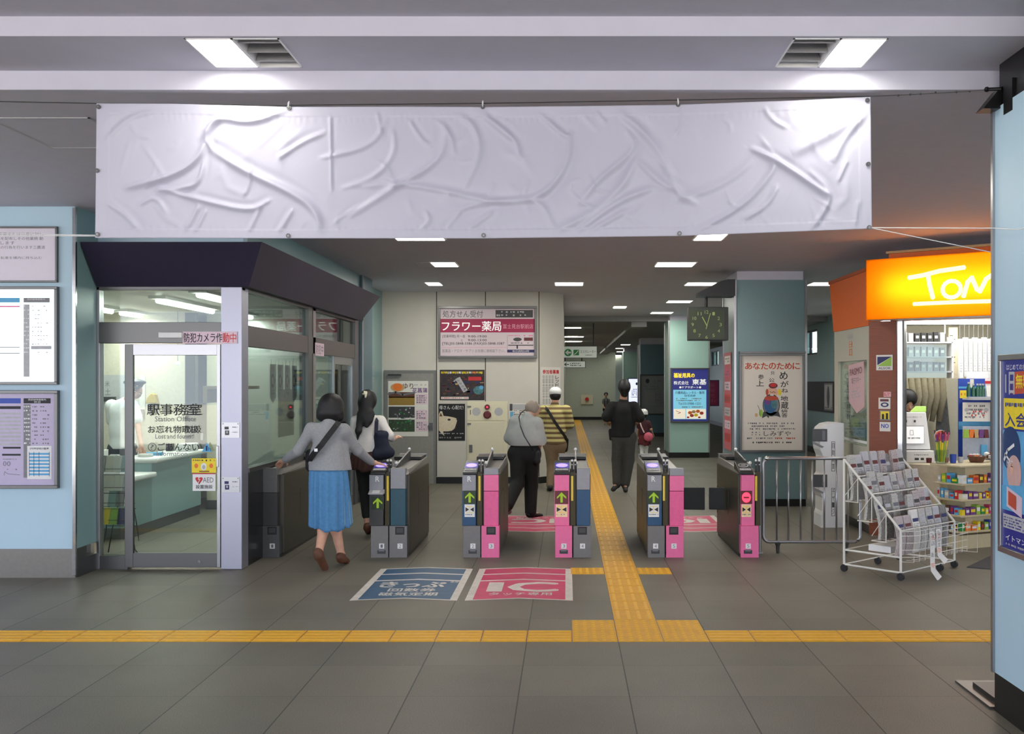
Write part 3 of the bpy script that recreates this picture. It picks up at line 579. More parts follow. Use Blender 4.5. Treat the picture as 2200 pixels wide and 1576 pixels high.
def build_banner():
    nx_, nz = 760, 130
    u = np.linspace(0, 1, nx_)[:, None] * np.ones((1, nz)); w = np.linspace(0, 1, nz)[None, :] * np.ones((nx_, 1))
    top = 222 + (u * 0) + np.interp(u, [0, .1, .25, .4, .5, .62, .75, .9, 1], [0, 1, 8, 7, 8, 6, 3, -6, -14])
    bot = 511 + np.interp(u, [0, .25, .5, .75, 1], [0, 1, 1, -4, -20])
    lx, rx = 208 - 3 * w, 1870 + 3 * w
    x = lx + u * (rx - lx); y = top + w * (bot - top)
    h = np.zeros_like(x)
    for pts, wd_, amp in FOLDS:
        if 1:
            best = np.full(x.shape, 1e9); side = np.zeros(x.shape); n = len(pts) - 1; prog = np.zeros(x.shape)
            for i in range(n):
                d, t, sd = seg_d(x, y, pts[i], pts[i + 1]); k = d < best; best = np.where(k, d, best); side = np.where(k, sd, side); prog = np.where(k, (i + t) / n, prog)
            taper = np.clip(np.minimum(prog, 1 - prog) * 3 + .25, 0, 1)
            s_ = np.sign(side) * best / wd_
            h += amp * taper * (np.exp(-(best / wd_ * 1.15) ** 2) - .35 * np.exp(-((s_ - 1.9) / 1.1) ** 2))
    rr = np.random.RandomState(11)
    for k in range(70):
        px_, py_ = rr.uniform(230, 1850), rr.uniform(245, 480); a = rr.choice([-1, 1]) * rr.uniform(.5, 1.3); L_ = rr.uniform(18, 60); bend = rr.uniform(-.5, .5)
        pts = [(px_ + L_ * q * math.cos(a + bend * q), py_ + L_ * q * math.sin(a + bend * q)) for q in (-1, 0, 1)]; amp = rr.uniform(.15, .55); wd_ = rr.uniform(4, 9)
        m_ = (np.abs(x - px_) < L_ + 30) & (np.abs(y - py_) < L_ + 30); xs_, ys_ = x[m_], y[m_]
        d1, t1, _ = seg_d(xs_, ys_, pts[0], pts[1]); d2, t2, _ = seg_d(xs_, ys_, pts[1], pts[2]); d_ = np.minimum(d1, d2); pr = np.where(d1 < d2, t1, 2 - (1 + t2)) 
        h[m_] += amp * np.clip(pr * 1.6, 0, 1) * np.exp(-(d_ / wd_) ** 2)
    r = np.random.RandomState(3)
    for k in range(26):
        a = r.uniform(0, 2 * math.pi); f = r.uniform(.006, .035); h += .05 / (f * 60 + .3) * np.sin((x * math.cos(a) + y * .8 * math.sin(a)) * f + r.uniform(0, 6) + 1.2 * np.sin(x * .012 + k))
    hem = (w < .075) | (w > .935) | (u < .016) | (u > .985)
    pk = .15 * np.sin(x * .42 + 2 * np.sin(x * .05)) * np.exp(-((w - .09) / .03) ** 2) + .15 * np.sin(x * .4 + 2 * np.sin(x * .043)) * np.exp(-((w - .925) / .025) ** 2)
    edge = np.clip(np.minimum(np.minimum(w, 1 - w) / .09, np.minimum(u, 1 - u) / .02), 0, 1)
    h = h * (edge ** .7) * .0135 + pk * .006 + np.where(hem, .003, 0)
    X = (x - CX) * BD / F; Z = CH - (y - CY) * BD / F; Y = BD - h
    v = np.stack([X, Y, Z], -1).reshape(-1, 3)
    idx = np.arange(nx_ * nz).reshape(nx_, nz)
    q = np.stack([idx[:-1, :-1], idx[:-1, 1:], idx[1:, 1:], idx[1:, :-1]], -1).reshape(-1, 4)
    b = MB(); b.add([tuple(p) for p in v], [tuple(int(i) for i in p) for p in q], mat('banner_cloth', (194, 192, 206), .42, noise=.01, scale=3, spec=.45))
    return b
ban = thing('banner', 'long blank wrinkled white banner strung under the ceiling', 'banner', (-.45, BD, 2.45))
cl = build_banner().build('cloth', ban, smooth=True); so = cl.modifiers.new('solid', 'SOLIDIFY'); so.thickness = .002
for x, y in ((211, 229), (620, 231), (1037, 229), (1457, 224), (1864, 215), (209, 503), (619, 506), (1039, 505), (1460, 501), (1868, 488), (208, 366), (1866, 352)):
    g = MB(); c = P(x, y, BD - .012); g.tube([c, c + Vector((0, .006, 0))], .012, M['steel_dark'], 16); g.tube([c - Vector((0, .002, 0)), c + Vector((0, .001, 0))], .006, M['chrome'], 12); g.build('grommet', ban)
    if y < 300 and 300 < x < 1800:
        g = MB(); g.tube([c, c + Vector((.0, -.006, .02)), c + Vector((0, .01, .034)), c + Vector((0, .016, .02))], .0035, M['white'], 8); g.build('hook', ban, smooth=True)
wz = BD + .012
g = MB(); g.tube([P(-60, 217, wz), P(208, 222, wz), P(620, 226, wz), P(1037, 222, wz), P(1457, 215, wz), P(1870, 207, wz)], .003, M['gate_dark'], 8)
g.tube([P(1870, 207, wz), P(1960, 203, wz - .03), P(2070, 197, wz - .1), P(2140, 190, 5.16)], .0022, M['steel_dark'], 8)
for x, y in ((1930, 205), (1955, 203), (1978, 202), (2010, 199), (2055, 198), (2083, 196)): g.ball(P(x, y, wz - .05), .006, M['gate_dark'], 8)
g.tube([P(2118, 192, 5.18), P(2150, 191, 5.16)], .009, M['black'], 10); g.ball(P(2120, 192, 5.18), .014, M['black'], 10)
g.build('wire', label='dark wire holding up the top hem of the banner, tied to the right pillar bracket', cat='wire')
g = MB(); g.tube([P(-60, 501, 5.2), P(209, 505, BD)], .0022, M['white'], 8); g.tube([P(-60, 505, 5.2), P(209, 507, BD)], .0022, M['white'], 8); g.build('rope', label='white rope pulling the lower left corner of the banner across the poster wall', cat='rope')
g = MB(); g.tube([P(1870, 489, BD), P(2136, 490, 5.15), (2.185, 4.9, P(2200, 490.5, 4.86).z), (2.19, 4.2, P(2200, 491, 4.86).z)], .0026, M['white'], 8); g.build('rope', label='level white rope from the lower right banner corner across the pillar', cat='rope')
g = MB(); g.tube([P(1870, 489, BD + .004), P(2142, 544, 5.27)], .0022, M['white'], 8); g.build('rope', label='slanting white rope from the lower right banner corner down to the pillar edge', cat='rope')

# ================= LEFT WALL NOTICES =================
LW = 8.81
def framed(name, x0, y0, x1, y1, d, fm, pm, label, cat, fn, fw=5, t=.03, emit=None, group=None):
    th = thing(name, label, cat, tuple(P((x0 + x1) / 2, y1, d)), group)
    f = MB().px(d)
    for a in ((x0, y0, x1, y0 + fw), (x0, y1 - fw, x1, y1), (x0, y0 + fw, x0 + fw, y1 - fw), (x1 - fw, y0 + fw, x1, y1 - fw)): f.slab(*a, fm, t)
    f.build('frame', th, bevel=.003)
    s = MB().px(d); s.slab(x0 + fw, y0 + fw, x1 - fw, y1 - fw, pm, t * .5); s.X = (lambda g_: (lambda p: g_(p) - Vector((0, t * .5, 0))))(s.X)
    fn(s); s.build('print', th); return th
def f(s):
    for i, (tx, x0, x1) in enumerate((('内において営業または公衆に対し', -50, 95), ('合または物品を配布しその他業務 動', -50, 95), ('いたします', -20, 34), ('いでこれらの行為を行います三鷹道', -40, 99))): s.text(tx, x0, 500 + i * 9.3, x1, 507 + i * 9.3, M['inkgrey'], 1)
    s.text('その他の自転車を構内に持ち込む', -40, 551, 92, 557, M['inkgrey'], 1)
framed('notice_board', -420, 487, 126, 607, LW, M['steel_dark'], mat('lilac_white', (224, 216, 226), .5, noise=.01), 'grey rules notice panel at the top of the left blue wall', 'notice', f, 4, .035)
def f(s):
    s.rect(-400, 640, 46, 650, M['skyblue']); s.rect(-400, 657, 46, 660, M['pink']); s.rect(54, 640, 110, 650, M['grey']); s.text('西武線情報案内', 62, 641, 100, 645, M['white'], 2)
    s.rect(54, 654, 67, 809, M['lgrey'], 1); 
    for k in range(12): s.bars(55, 655 + k * 9, 66, 660 + k * 9, 1, M['white'], 2, cell=4); s.bars(72, 656 + k * 9, 108, 660 + k * 9, 1, M['lgrey'], 2, .5, cell=6)
    s.rect(-300, 745, 46, 746.5, M['inkgrey']); s.rect(-300, 758, 46, 759.5, M['inkgrey']); s.rect(70, 743, 114, 750, M['lgrey'])
framed('light_box', -420, 616, 128, 826, LW, M['steel_dark'], mat('lightbox', (222, 240, 248), .5, emit=1.0, noise=0), 'glowing white timetable light box on the left blue wall', 'light box', f, 6, .05)
def f(s):
    s.rect(-400, 855, 48, 866, M['blue']); s.rect(-400, 872, 48, 878, M['ink']); s.rect(54, 855, 112, 866, M['ink']); s.text('西武線情報案内', 64, 856, 102, 860, M['white'], 2); s.text('休日', 76, 861, 90, 865, M['white'], 2)
    s.rect(54, 868, 69, 1025, M['grey'], 1)
    for k in range(10): s.bars(55, 870 + k * 8.7, 68, 876 + k * 8.7, 1, M['white'], 2, cell=4); s.bars(73, 871 + k * 8.7, 85, 876 + k * 8.7, 1, M['inkgrey'], 2, cell=4); s.bars(90, 871 + k * 8.7, 110, 876 + k * 8.7, 1, M['inkgrey'], 2, .7, cell=5)
    for k in range(9): s.rect(-300, 886 + k * 8.2, 48, 890 + k * 8.2, M['lgrey'], 1)
    s.rect(10, 959, 48, 963, M['ink']); s.rect(8, 974, 48, 978, M['ink']); s.text('00', 10, 990, 26, 1000, M['inkgrey'], 1); s.bars(10, 984, 40, 987, 1, M['inkgrey']); s.bars(10, 1005, 40, 1010, 1, M['inkgrey']); s.line([(12, 1020), (14, 1012), (20, 1017), (46, 1019)], 1, M['inkgrey'])
    s.rect(62, 957, 114, 1028, M['white'], 3); s.bars(68, 959, 108, 967, 1, M['inkgrey'], 4, cell=3)
    for k in range(7): s.rect(66, 972 + k * 7.3, 110, 976 + k * 7.3, M['skyblue'], 4)
    for x in (66, 76, 87, 109): s.rect(x, 970, x + 1, 1022, M['navy'], 5)
framed('notice_board', -420, 838, 129, 1048, LW, M['steel_dark'], mat('lilac_paper', (190, 178, 206), .4, noise=.02), 'lilac timetable panel under the glowing light box on the left blue wall', 'notice', f, 7, .05)

# ================= WHITE WALL SIGNS =================
SW = WY - .002
def f(s):
    s.text('処方せん受付', 952, 667, 1038, 682, M['inkgrey'], 1, .01); s.rect(1065, 666, 1145, 682, M['gate_dark']); s.bars(1067, 667, 1143, 681, 2, M['lgrey'], 2, .5, cell=5)
    s.rect(947, 685, 1149, 714, M['pink_ink']); s.text('フラワー薬局', 950, 690, 1077, 711, M['lwhite'], 2, .012); s.text('富士見台駅前店', 1081, 696, 1146, 706, mat('palepink2', (232, 170, 190), .5), 2)
    s.text('[営業時間] 月〜金', 951, 719, 1000, 726, M['ink'], 1); s.text('9:00-19:00', 1006, 720, 1046, 725, M['ink'], 1, .02); s.text('土', 990, 728, 995, 733, M['ink'], 1); s.text('9:00-13:00', 1006, 728, 1046, 733, M['ink'], 1, .02)
    s.text('[TEL]03-5848-3386 (FAX)03-5848-3387', 951, 735, 1084, 742, M['ink'], 1, .01); s.rect(950, 746, 1088, 746.6, M['pink']); s.text('医薬品・アロマ・サプリ お気軽に御相談下さい。', 951, 750, 1085, 757, M['inkgrey'], 1)
    s.rect(1090, 719, 1090.6, 757, M['inkgrey']); s.bars(1093, 719, 1145, 723, 1, M['pink'], 2); s.disc(1112, 729, 9, 4, M['gate_dark'], 2); s.rect(1126, 725, 1145, 732, M['dkred'], 2); s.rect(1092, 740.5, 1146, 742.3, M['ink'], 1); s.bars(1098, 735, 1140, 739, 1, M['inkgrey'], 2, cell=7); s.rect(1110, 742, 1113, 749, M['ink'], 1)
    s.rect(1090, 751, 1148, 757, M['navy'], 1); s.text('毎日調剤50時', 1101, 752, 1137, 756, M['white'], 2)
framed('pharmacy_sign', 942, 658, 1154, 769, SW, M['steel_dark'], mat('sign_pale', (216, 200, 206), .4, noise=.01), 'framed pink and white pharmacy sign high on the white wall', 'sign', f, 5, .08)
def poster(x0, y0, x1, y1, d, base, label, fn, t=.006): return sticker('poster', x0, y0, x1, y1, d, base, label, 'poster', fn, t=t)
def f(s):
    s.text('ゆり', 866, 823, 888, 835, M['brown'], 1, .02); s.text('花菖蒲', 886, 833, 918, 843, M['purple'], 1, .03); s.bars(890, 824, 916, 829, 1, M['lgrey'])
    s.disc(854, 832, 15, 9, M['tan'], 2); s.disc(854, 831, 10, 8, M['orange'], 3)
    for k, (c, a, b_) in enumerate(((M['brown'], 842, 854), (mat('ochre', (150, 120, 50), .6), 852, 870), (M['gate_dark'], 873, 897), (mat('olive', (52, 72, 48), .6, noise=.5, scale=30), 901, 927))): s.rect(835, a, 891, b_, c, 1)
    s.line([(835, 846), (850, 842), (865, 848), (891, 843)], 4, M['inkgrey'], 2)
    r = random.Random(4)
    for k in range(60): x = r.uniform(837, 889); yy = r.uniform(876, 925); s.disc(x, yy, r.uniform(1, 3), r.uniform(.8, 2), r.choice([M['olive'], M['gate_dark'], M['lgrey'], M['green'], M['grey']]), 3, n=6)
    for a in (846, 880, 904): s.rect(894, a, 918, a + 22, MATS['palepink'], 1); s.bars(895, a + 2, 917, a + 20, 4, M['inkgrey'], 2, cell=5)
poster(834, 818, 920, 937, WY - .035, M['paper'], 'travel poster with orange and dark landscape photos on the grey service door', f)
def f(s):
    r = random.Random(5)
    s.rect(946, 795, 1040, 858, MATS.get('dkprint') or mat('dkprint', (46, 34, 36), .5, noise=.5, scale=12))
    for k, c in enumerate(['yel2', 'yel2', 'white', 'yel2', 'yel2', 'white', 'yel2', 'yel2', 'white', 'orange', 'yel2', 'yel2']): s.bars(948 + k * 7.5, 796, 954.5 + k * 7.5, 805, 1, M[c], 2, 1, cell=3)
    for k in range(90): x = r.uniform(948, 1036); yy = r.uniform(808, 850); s.rect(x, yy, x + r.uniform(2, 9), yy + r.uniform(1, 4), r.choice([M['dkred'], M['brown'], M['navy'], M['gate_dark'], M['black'], M['tan'] if r.random() < .3 else M['brown']]), 2)
    s.rect(1006, 809, 1034, 817, M['red'], 3); s.disc(1028, 838, 11, 9, mat('tealink', (70, 120, 126), .5, noise=.4), 3); s.disc(1034, 832, 5, 4, M['skyblue'], 4); s.rect(948, 852, 1007, 857, M['paper'], 4); s.bars(950, 853, 1005, 856, 1, M['red'], 5, cell=4)
    s.poly([(978, 814), (988, 809), (1005, 838), (996, 843)], M['lgrey'], 5); s.poly([(973, 820), (981, 812), (978, 819)], M['lgrey'], 5)
    for k, c in enumerate('新発売!'): s.text(c, 982 + k * 4.6, 815 + k * 6.2, 988 + k * 4.6, 820 + k * 6.2, M['inkgrey'], 6)
poster(945, 794, 1041, 859, WY, M['black_matte'], 'dark crowded festival poster with yellow headline under the pharmacy sign', f)
def f(s):
    s.text('母さん 心配だ!', 944, 871, 996, 879, M['white'], 2)
    dg = mat('dogfur', (214, 200, 172), .7, noise=.08)
    s.poly([(943, 890), (946, 883), (950, 883), (953, 893), (963, 894), (974, 896), (983, 899), (981, 907), (978, 917), (974, 924), (962, 926), (952, 926), (955, 936), (948, 930), (943, 924)], dg, 2)
    s.poly([(944, 894), (947, 886), (951, 894)], M['brown'], 3); s.disc(965, 901, 3.4, 2.2, M['black'], 3); s.disc(983, 900, 2.6, 2.8, M['black'], 3); s.line([(980, 918), (970, 926), (956, 927)], 1.3, M['gate_dark'], 3); s.bars(944, 929, 996, 933, 1, M['lgrey'], 4, cell=3.4); s.bars(944, 937, 996, 943, 1, M['grey'], 4)
poster(942, 867, 999, 946, WY, M['black_matte'], 'black poster with a pale dog\'s head below the festival poster', f)
def f(s):
    s.rect(1095, 867, 1101, 882, M['gate_dark']); s.rect(1101, 868, 1158, 880, M['lgrey']); s.bars(1104, 880, 1150, 892, 3, M['inkgrey'], 2, cell=4); s.rect(1096, 884, 1103, 900, M['skyblue'])
poster(1094, 866, 1156, 930, WY, M['paper'], 'pale blue and white leaflet poster behind the old man\'s head', f)
def f(s):
    s.text('参加者募集', 1168, 796, 1201, 804, M['red'], 1, .05); s.vtext('レッド', 1194, 808, 1201, 834, M['ink'], 1, .03)
    for k in range(4): s.vtext('口田由甲申日目中甲由田口', 1168 + k * 6, 808, 1171.5 + k * 6, 868, M['inkgrey'], 1)
s = MB(); s.sheet((-.437, WY + .008, CH - (788 - CY) * WY / F), (.395, .45, 0), .5, .75, 10, 10); s.slab(0, 0, 10, 10, M['paper'], .004)
s.text('参加者募集', 1, .6, 9.3, 1.5, M['red'], 8, .05); s.vtext('レッド', 7.4, 1.9, 9.2, 4.6, M['ink'], 8, .03)
for k in range(4): s.vtext('田由甲申日目中甲由田', 1 + k * 1.5, 1.9, 1.9 + k * 1.5, 8.4, M['inkgrey'], 8)
s.build('poster', label='narrow white poster with vertical print and a red heading at the white wall corner', cat='poster')
# emergency cabinet
th = thing('alarm_cabinet', 'cream fire hose cabinet with alarm lamps on the white wall behind the gates', 'cabinet', tuple(P(1048, 1030, WY)))
s = MB().px(WY); s.slab(1004, 862, 1090, 1032, M['cream'], .02); s.build('body', th, bevel=.004)
s = MB().px(WY - .02); s.slab(1007, 865, 1084, 903, M['cream'], .006); s.rect(1008, 866, 1083, 902, M['cream'], 10)
s.disc(1023.5, 884, 9, 9, M['lgrey'], 11); s.disc(1071.5, 884, 9, 9, M['lgrey'], 11); s.rect(1010, 880, 1011.5, 890, M['gate_dark'], 11); s.build('alarm_panel', th)
s = MB().px(WY - .02); s.slab(1007, 906, 1084, 1028, mat('cream2', (220, 213, 186), .45, noise=.02), .008); dd = s.build('door', th, bevel=.003)
s = MB().px(WY - .028); s.box(1008, 955, 0, 1015, 971, .012, M['steel_dark']); s.build('door_handle', dd)
for yy in (873, 910): s = MB().px(WY - .026); s.box(1004, yy - 1.5, 0, 1012, yy + 1.5, .01, M['steel_dark']); s.build('hinge', th)
s = MB(); c = P(1047, 874, WY - .026); s.tube([c, c - Vector((0, .03, 0))], .045, M['dkred'], 20); s.tube([c - Vector((0, .03, 0)), c - Vector((0, .036, 0))], .014, M['red_glow'], 12); s.build('indicator_lamp', th)
s = MB(); c = P(1047, 890.5, WY - .026); s.tube([c, c - Vector((0, .02, 0)), c - Vector((0, .03, 0))], .06, M['dkred'], 24, rs=[.066, .066, .05]); s.build('call_button', th)
# corridor hanging signs
for x0, y0, x1, y1, fn, lab in ((1200, 743, 1283, 769, lambda s: (s.disc(1220.5, 757, 8, 8, M['green'], 1), s.poly([(1214, 757), (1221, 751), (1221, 755), (1227, 755), (1227, 759), (1221, 759), (1221, 763)], M['white'], 2), s.rect(1232, 751, 1244, 763, M['green']), s.line([(1234, 761), (1239, 757), (1242, 753)], 1.5, M['white'], 2), s.text('エスカレーター', 1247, 752, 1280, 758, M['ink'], 1), s.bars(1255, 761, 1272, 764, 1, M['inkgrey'], 1, cell=3)), 'upper hanging white and green escalator sign in the corridor'),
        (1200, 775, 1258, 790, lambda s: (s.line([(1213, 782.5), (1222, 782.5)], 1.5, M['ink'], 1), s.line([(1217, 779), (1213, 782.5), (1217, 786)], 1.5, M['ink'], 1), s.bars(1225, 778, 1254, 787, 2, M['inkgrey'], 1, cell=4)), 'lower hanging white sign with a small left arrow in the corridor')):
    th = thing('hanging_sign', lab, 'sign', tuple(P((x0 + x1) / 2, y1, 24)))
    s = MB().px(24); s.slab(x0, y0, x1, y1, M['win_frame'], .06); s.build('frame', th)
    s = MB().px(23.94); s.slab(x0 + 1, y0 + 1, x1 - 1, y1 - 1, mat('signwhite', (206, 214, 206), .5, emit=.12, noise=0), .004); s.X = (lambda g_: (lambda p: g_(p) - Vector((0, .004, 0))))(s.X); fn(s); s.build('print', th)
    s = MB(); a = P(x0 + 12, y0, 24.03); 
    for k in (12, x1 - x0 - 8): a = P(x0 + k, y0, 24.03); s.tube([a, (a.x, a.y, 3.10)], .012, M['win_frame'], 8)
    if lab.startswith('upper'): s.build('hanger', th)
    else:
        s = MB()
        for k in (14, 50): a = P(x0 + k, y0, 24.03); s.tube([a, (a.x, a.y, P(0, 769, 24).z)], .012, M['win_frame'], 8)
        s.build('hanger', th)
# pillar posters
def f(s):
    for i, c in enumerate('あなたのために'): s.text(c, 1600 + i * 17, 779, 1615 + i * 17, 793, M['ochre_red'], 1, .04)
    for c, a in (('参', (1628, 804, 1640, 815)), ('上', (1624, 817, 1640, 829)), ('只', (1655, 798, 1663, 805)), ('公', (1651, 812, 1663, 820)), ('め', (1674, 798, 1691, 815)), ('が', (1676, 818, 1693, 831)), ('ね', (1678, 834, 1692, 843)), ('地', (1676, 850, 1692, 861)), ('蔵', (1677, 863, 1693, 878)), ('袋', (1677, 879, 1691, 886)), ('答', (1678, 887, 1691, 896))): s.text(c, *a, M['ink'], 1, .02)
    fl = mat('flesh', (226, 176, 150), .6); s.disc(1658, 842, 12, 11, fl, 2); s.disc(1647, 842, 3, 7, M['ochre_red'], 3); s.disc(1660, 828, 9.5, 6, M['dkred'], 4); s.disc(1660, 827, 7, 4, M['red'], 5); s.line([(1653, 841), (1657, 843), (1661, 841), (1665, 843)], 1, M['brown'], 4); s.disc(1657, 848, 4.5, 2, M['paper'], 4)
    s.disc(1656, 870, 18.5, 24, M['gate_dark'], 2); s.disc(1656, 870, 16.8, 22, M['grey'], 3); s.disc(1654, 868, 14, 19, M['blue2'], 4); s.disc(1648, 860, 6, 10, M['purple'], 5); s.disc(1662, 866, 6, 12, M['tealink'], 5); s.disc(1656, 855, 15, 5, M['ochre_red'], 6)
    s.poly([(1639, 884), (1672, 884), (1676, 896), (1668, 893), (1652, 892), (1650, 898), (1646, 893), (1636, 898)], M['gate_dark'], 3); s.disc(1634, 887, 4, 8, M['lime'], 3); s.line([(1627, 870), (1631, 880), (1632, 892)], 1, M['olive'], 4); s.disc(1624, 891, 3, 4, M['tan'], 3); s.disc(1674, 842, 4, 7, M['yel2'], 2)
    s.bars(1606, 906, 1708, 924, 3, M['inkgrey'], 1, cell=4); s.text('しみずや', 1640, 925, 1698, 936, M['ink'], 1); s.bars(1614, 926, 1636, 936, 2, M['inkgrey'], 1, cell=4); s.bars(1604, 938, 1660, 944, 1, M['inkgrey'], 1, cell=4); s.bars(1664, 938, 1708, 944, 1, M['ochre_red'], 1, cell=4); s.bars(1616, 947, 1700, 953, 1, M['ink'], 1, cell=4)
mat('ochre_red', (190, 76, 50), .6); mat('blue2', (46, 96, 140), .6)
framed('framed_poster', 1587, 759, 1728, 971, 13.9, M['steel_dark'], mat('poster_paper', (222, 214, 202), .5, noise=.01), 'framed poster of a drawn red capped figure with brush lettering on the nearest pillar', 'poster', f, 5, .06)
for o in bpy.data.objects:
    if o.name.startswith('framed_poster'): 
        b = MB().px(13.9); b.slab(1587, 755, 1728, 759, M['steel_dark'], .09); b.build('top_rail', o)
def f(s):
    s.text('福祉用具の', 1447, 801, 1492, 811, M['yel3'], 1, .04); s.text('株式会社', 1447, 818, 1479, 826, M['lwhite'], 1, .01); s.text('東基', 1487, 814, 1517, 826, M['lwhite'], 1, .03); s.text('●ケアサポート●', 1459, 829, 1506, 834, M['lwhite'], 1, .02)
    s.rect(1446, 837, 1517, 900, mat('lit_sky', (120, 190, 214), .5, emit=.45, noise=0), 1); s.text('介護用品レンタル・販売', 1450, 840, 1513, 846, M['navy'], 2, .02); s.text('住宅改修', 1470, 847, 1494, 852, M['navy'], 2, .02); s.bars(1453, 854, 1510, 862, 2, M['inkgrey'], 2, cell=3); s.text('Tel.03-5988-1231', 1457, 864, 1505, 869, M['navy'], 2); s.bars(1465, 872, 1510, 876, 1, M['inkgrey'], 2, cell=3)
    s.rect(1447, 878, 1472, 899, M['lit_cream'], 2); s.line([(1452, 882), (1462, 886), (1456, 888)], 1, M['red'], 3); s.rect(1474, 878, 1516, 899, M['lit_cream'], 2)
    for a, b_, c in ((1482, 886, 'orange'), (1490, 884, 'tan'), (1499, 883, 'orange'), (1507, 887, 'ochre_red'), (1495, 891, 'yel2'), (1486, 892, 'ochre_red')): s.disc(a, b_, 4.5, 3.5, M[c], 3, n=10)
    for a in (1478, 1502): s.disc(a, 896, 3, 2, M['red'], 4, n=8)
mat('yel3', (250, 220, 40), .5, emit=.5, noise=0); mat('lit_cream', (236, 226, 206), .5, emit=.4, noise=0)
framed('light_box_advert', 1440, 790, 1524, 907, 22.9, M['steel_dark'], mat('lit_navy', (40, 44, 110), .4, emit=.5, noise=0), 'lit navy and sky blue care service advertisement on the pale second pillar', 'advertisement', f, 3, .06)
def f(s):
    s.disc(1391, 818, 4, 5, M['ink'], 2); s.bars(1398, 815, 1424, 821, 1, M['inkgrey'], 2, cell=3); s.rect(1385, 843, 1407, 870, M['grey'], 2); s.bars(1384, 828, 1424, 838, 2, M['inkgrey'], 2, cell=4); s.bars(1408, 845, 1424, 868, 4, M['inkgrey'], 2, cell=4); s.rect(1411, 874, 1425, 884, M['grey'], 2)
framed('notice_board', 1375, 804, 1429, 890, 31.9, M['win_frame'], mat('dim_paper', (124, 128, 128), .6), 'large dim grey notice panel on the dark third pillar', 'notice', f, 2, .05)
def f(s): s.disc(1368, 824, 2.5, 3, M['navy'], 2); s.bars(1357, 834, 1374, 850, 4, M['inkgrey'], 2, cell=3); s.rect(1356, 852, 1375, 853, M['navy'], 2)
framed('light_box_advert', 1349, 812, 1377, 868, 40.9, M['win_frame'], mat('lit_white', (214, 220, 250), .5, emit=.9, noise=0), 'small glowing white poster on the farthest pillar behind the man in black', 'advertisement', f, 1.5, .06)
# pink poster strip on the left side of the nearest pillar
s = MB(); s.sheet((2.305, 14.8, 2.12), (0, -1, 0), .62, 1.38, 10, 30); s.slab(0, 0, 10, 30, mat('dusty_pink', (196, 96, 110), .5), .006)
for k in range(7): s.rect(1, 1 + k * 4, 9, 3.6 + k * 4, [M['paper'], M['pink_dk'], MATS['palepink'], M['red'], M['lgrey'], MATS['palepink'], M['red']][k], 9); s.bars(2, 1.5 + k * 4, 8, 3.2 + k * 4, 2, M['inkgrey'], 10, cell=1)
s.build('poster', label='tall pink strip poster on the corridor side of the nearest pillar', cat='poster')
fl = thing('banner_flag', 'purple and pink advertising flag standing beyond the lit advertisement pillar', 'flag', (4.25, 29.5, 0))
s = MB(); s.tube([(4.0, 29.5, 0), (4.0, 29.5, 2.0)], .015, M['lgrey'], 8); s.box(3.85, 29.35, 0, 4.15, 29.65, .04, M['gate_dark']); s.build('pole', fl)
s = MB(); s.px(29.5).slab(1513, 816, 1545, 872, M['purple'], .01); s.rect(1515, 818, 1543, 870, M['pink_dk'], 20); s.vtext('新発売中', 1524, 822, 1536, 868, M['pink'], 22); s.build('cloth', fl)
# clock
ck = thing('hanging_clock', 'square green faced station clock hanging from a black bracket beside the nearest pillar', 'clock', (1.9, 14.0, 2.3))
s = MB().px(14.05); s.slab(1476, 661, 1561, 732, mat('clock_case', (34, 38, 36), .4), .16); s.build('case', ck, bevel=.008)
s = MB().px(13.885); s.slab(1480, 665, 1557, 728, mat('clock_face', (30, 40, 14), .35, emit=.15, noise=.2, scale=4), .004); s.X = (lambda g_: (lambda p: g_(p) - Vector((0, .004, 0))))(s.X)
for k in range(1, 13):
    a = k * math.pi / 6; x = 1518 + 30 * math.sin(a); yy = 697 - 27 * math.cos(a); s.text(str(k), x - (2.6 if k < 10 else 4), yy - 3.5, x + (2.6 if k < 10 else 4), yy + 3.5, mat('clock_ink', (140, 150, 90), .5), 1)
s.build('dial', ck)
s = MB().px(13.87); s.line([(1517, 706), (1526, 673)], 1.5, MATS['clock_ink'], 1); s.build('minute_hand', ck)
s = MB().px(13.865); s.line([(1519, 700), (1509, 681)], 2, MATS['clock_ink'], 1); s.build('hour_hand', ck)
s = MB(); a = P(1517, 662, 13.97); s.tube([a, P(1517, 638, 13.97)], .02, M['black'], 12); s.build('pole', ck)
s = MB().px(14.2); s.prism([(1495, 640, 0), (1571, 640, 0), (1571, 605, 0), (1556, 605, 0), (1540, 609, 0), (1495, 632, 0)], (0, 0, .35), M['black']); s.build('bracket', ck)

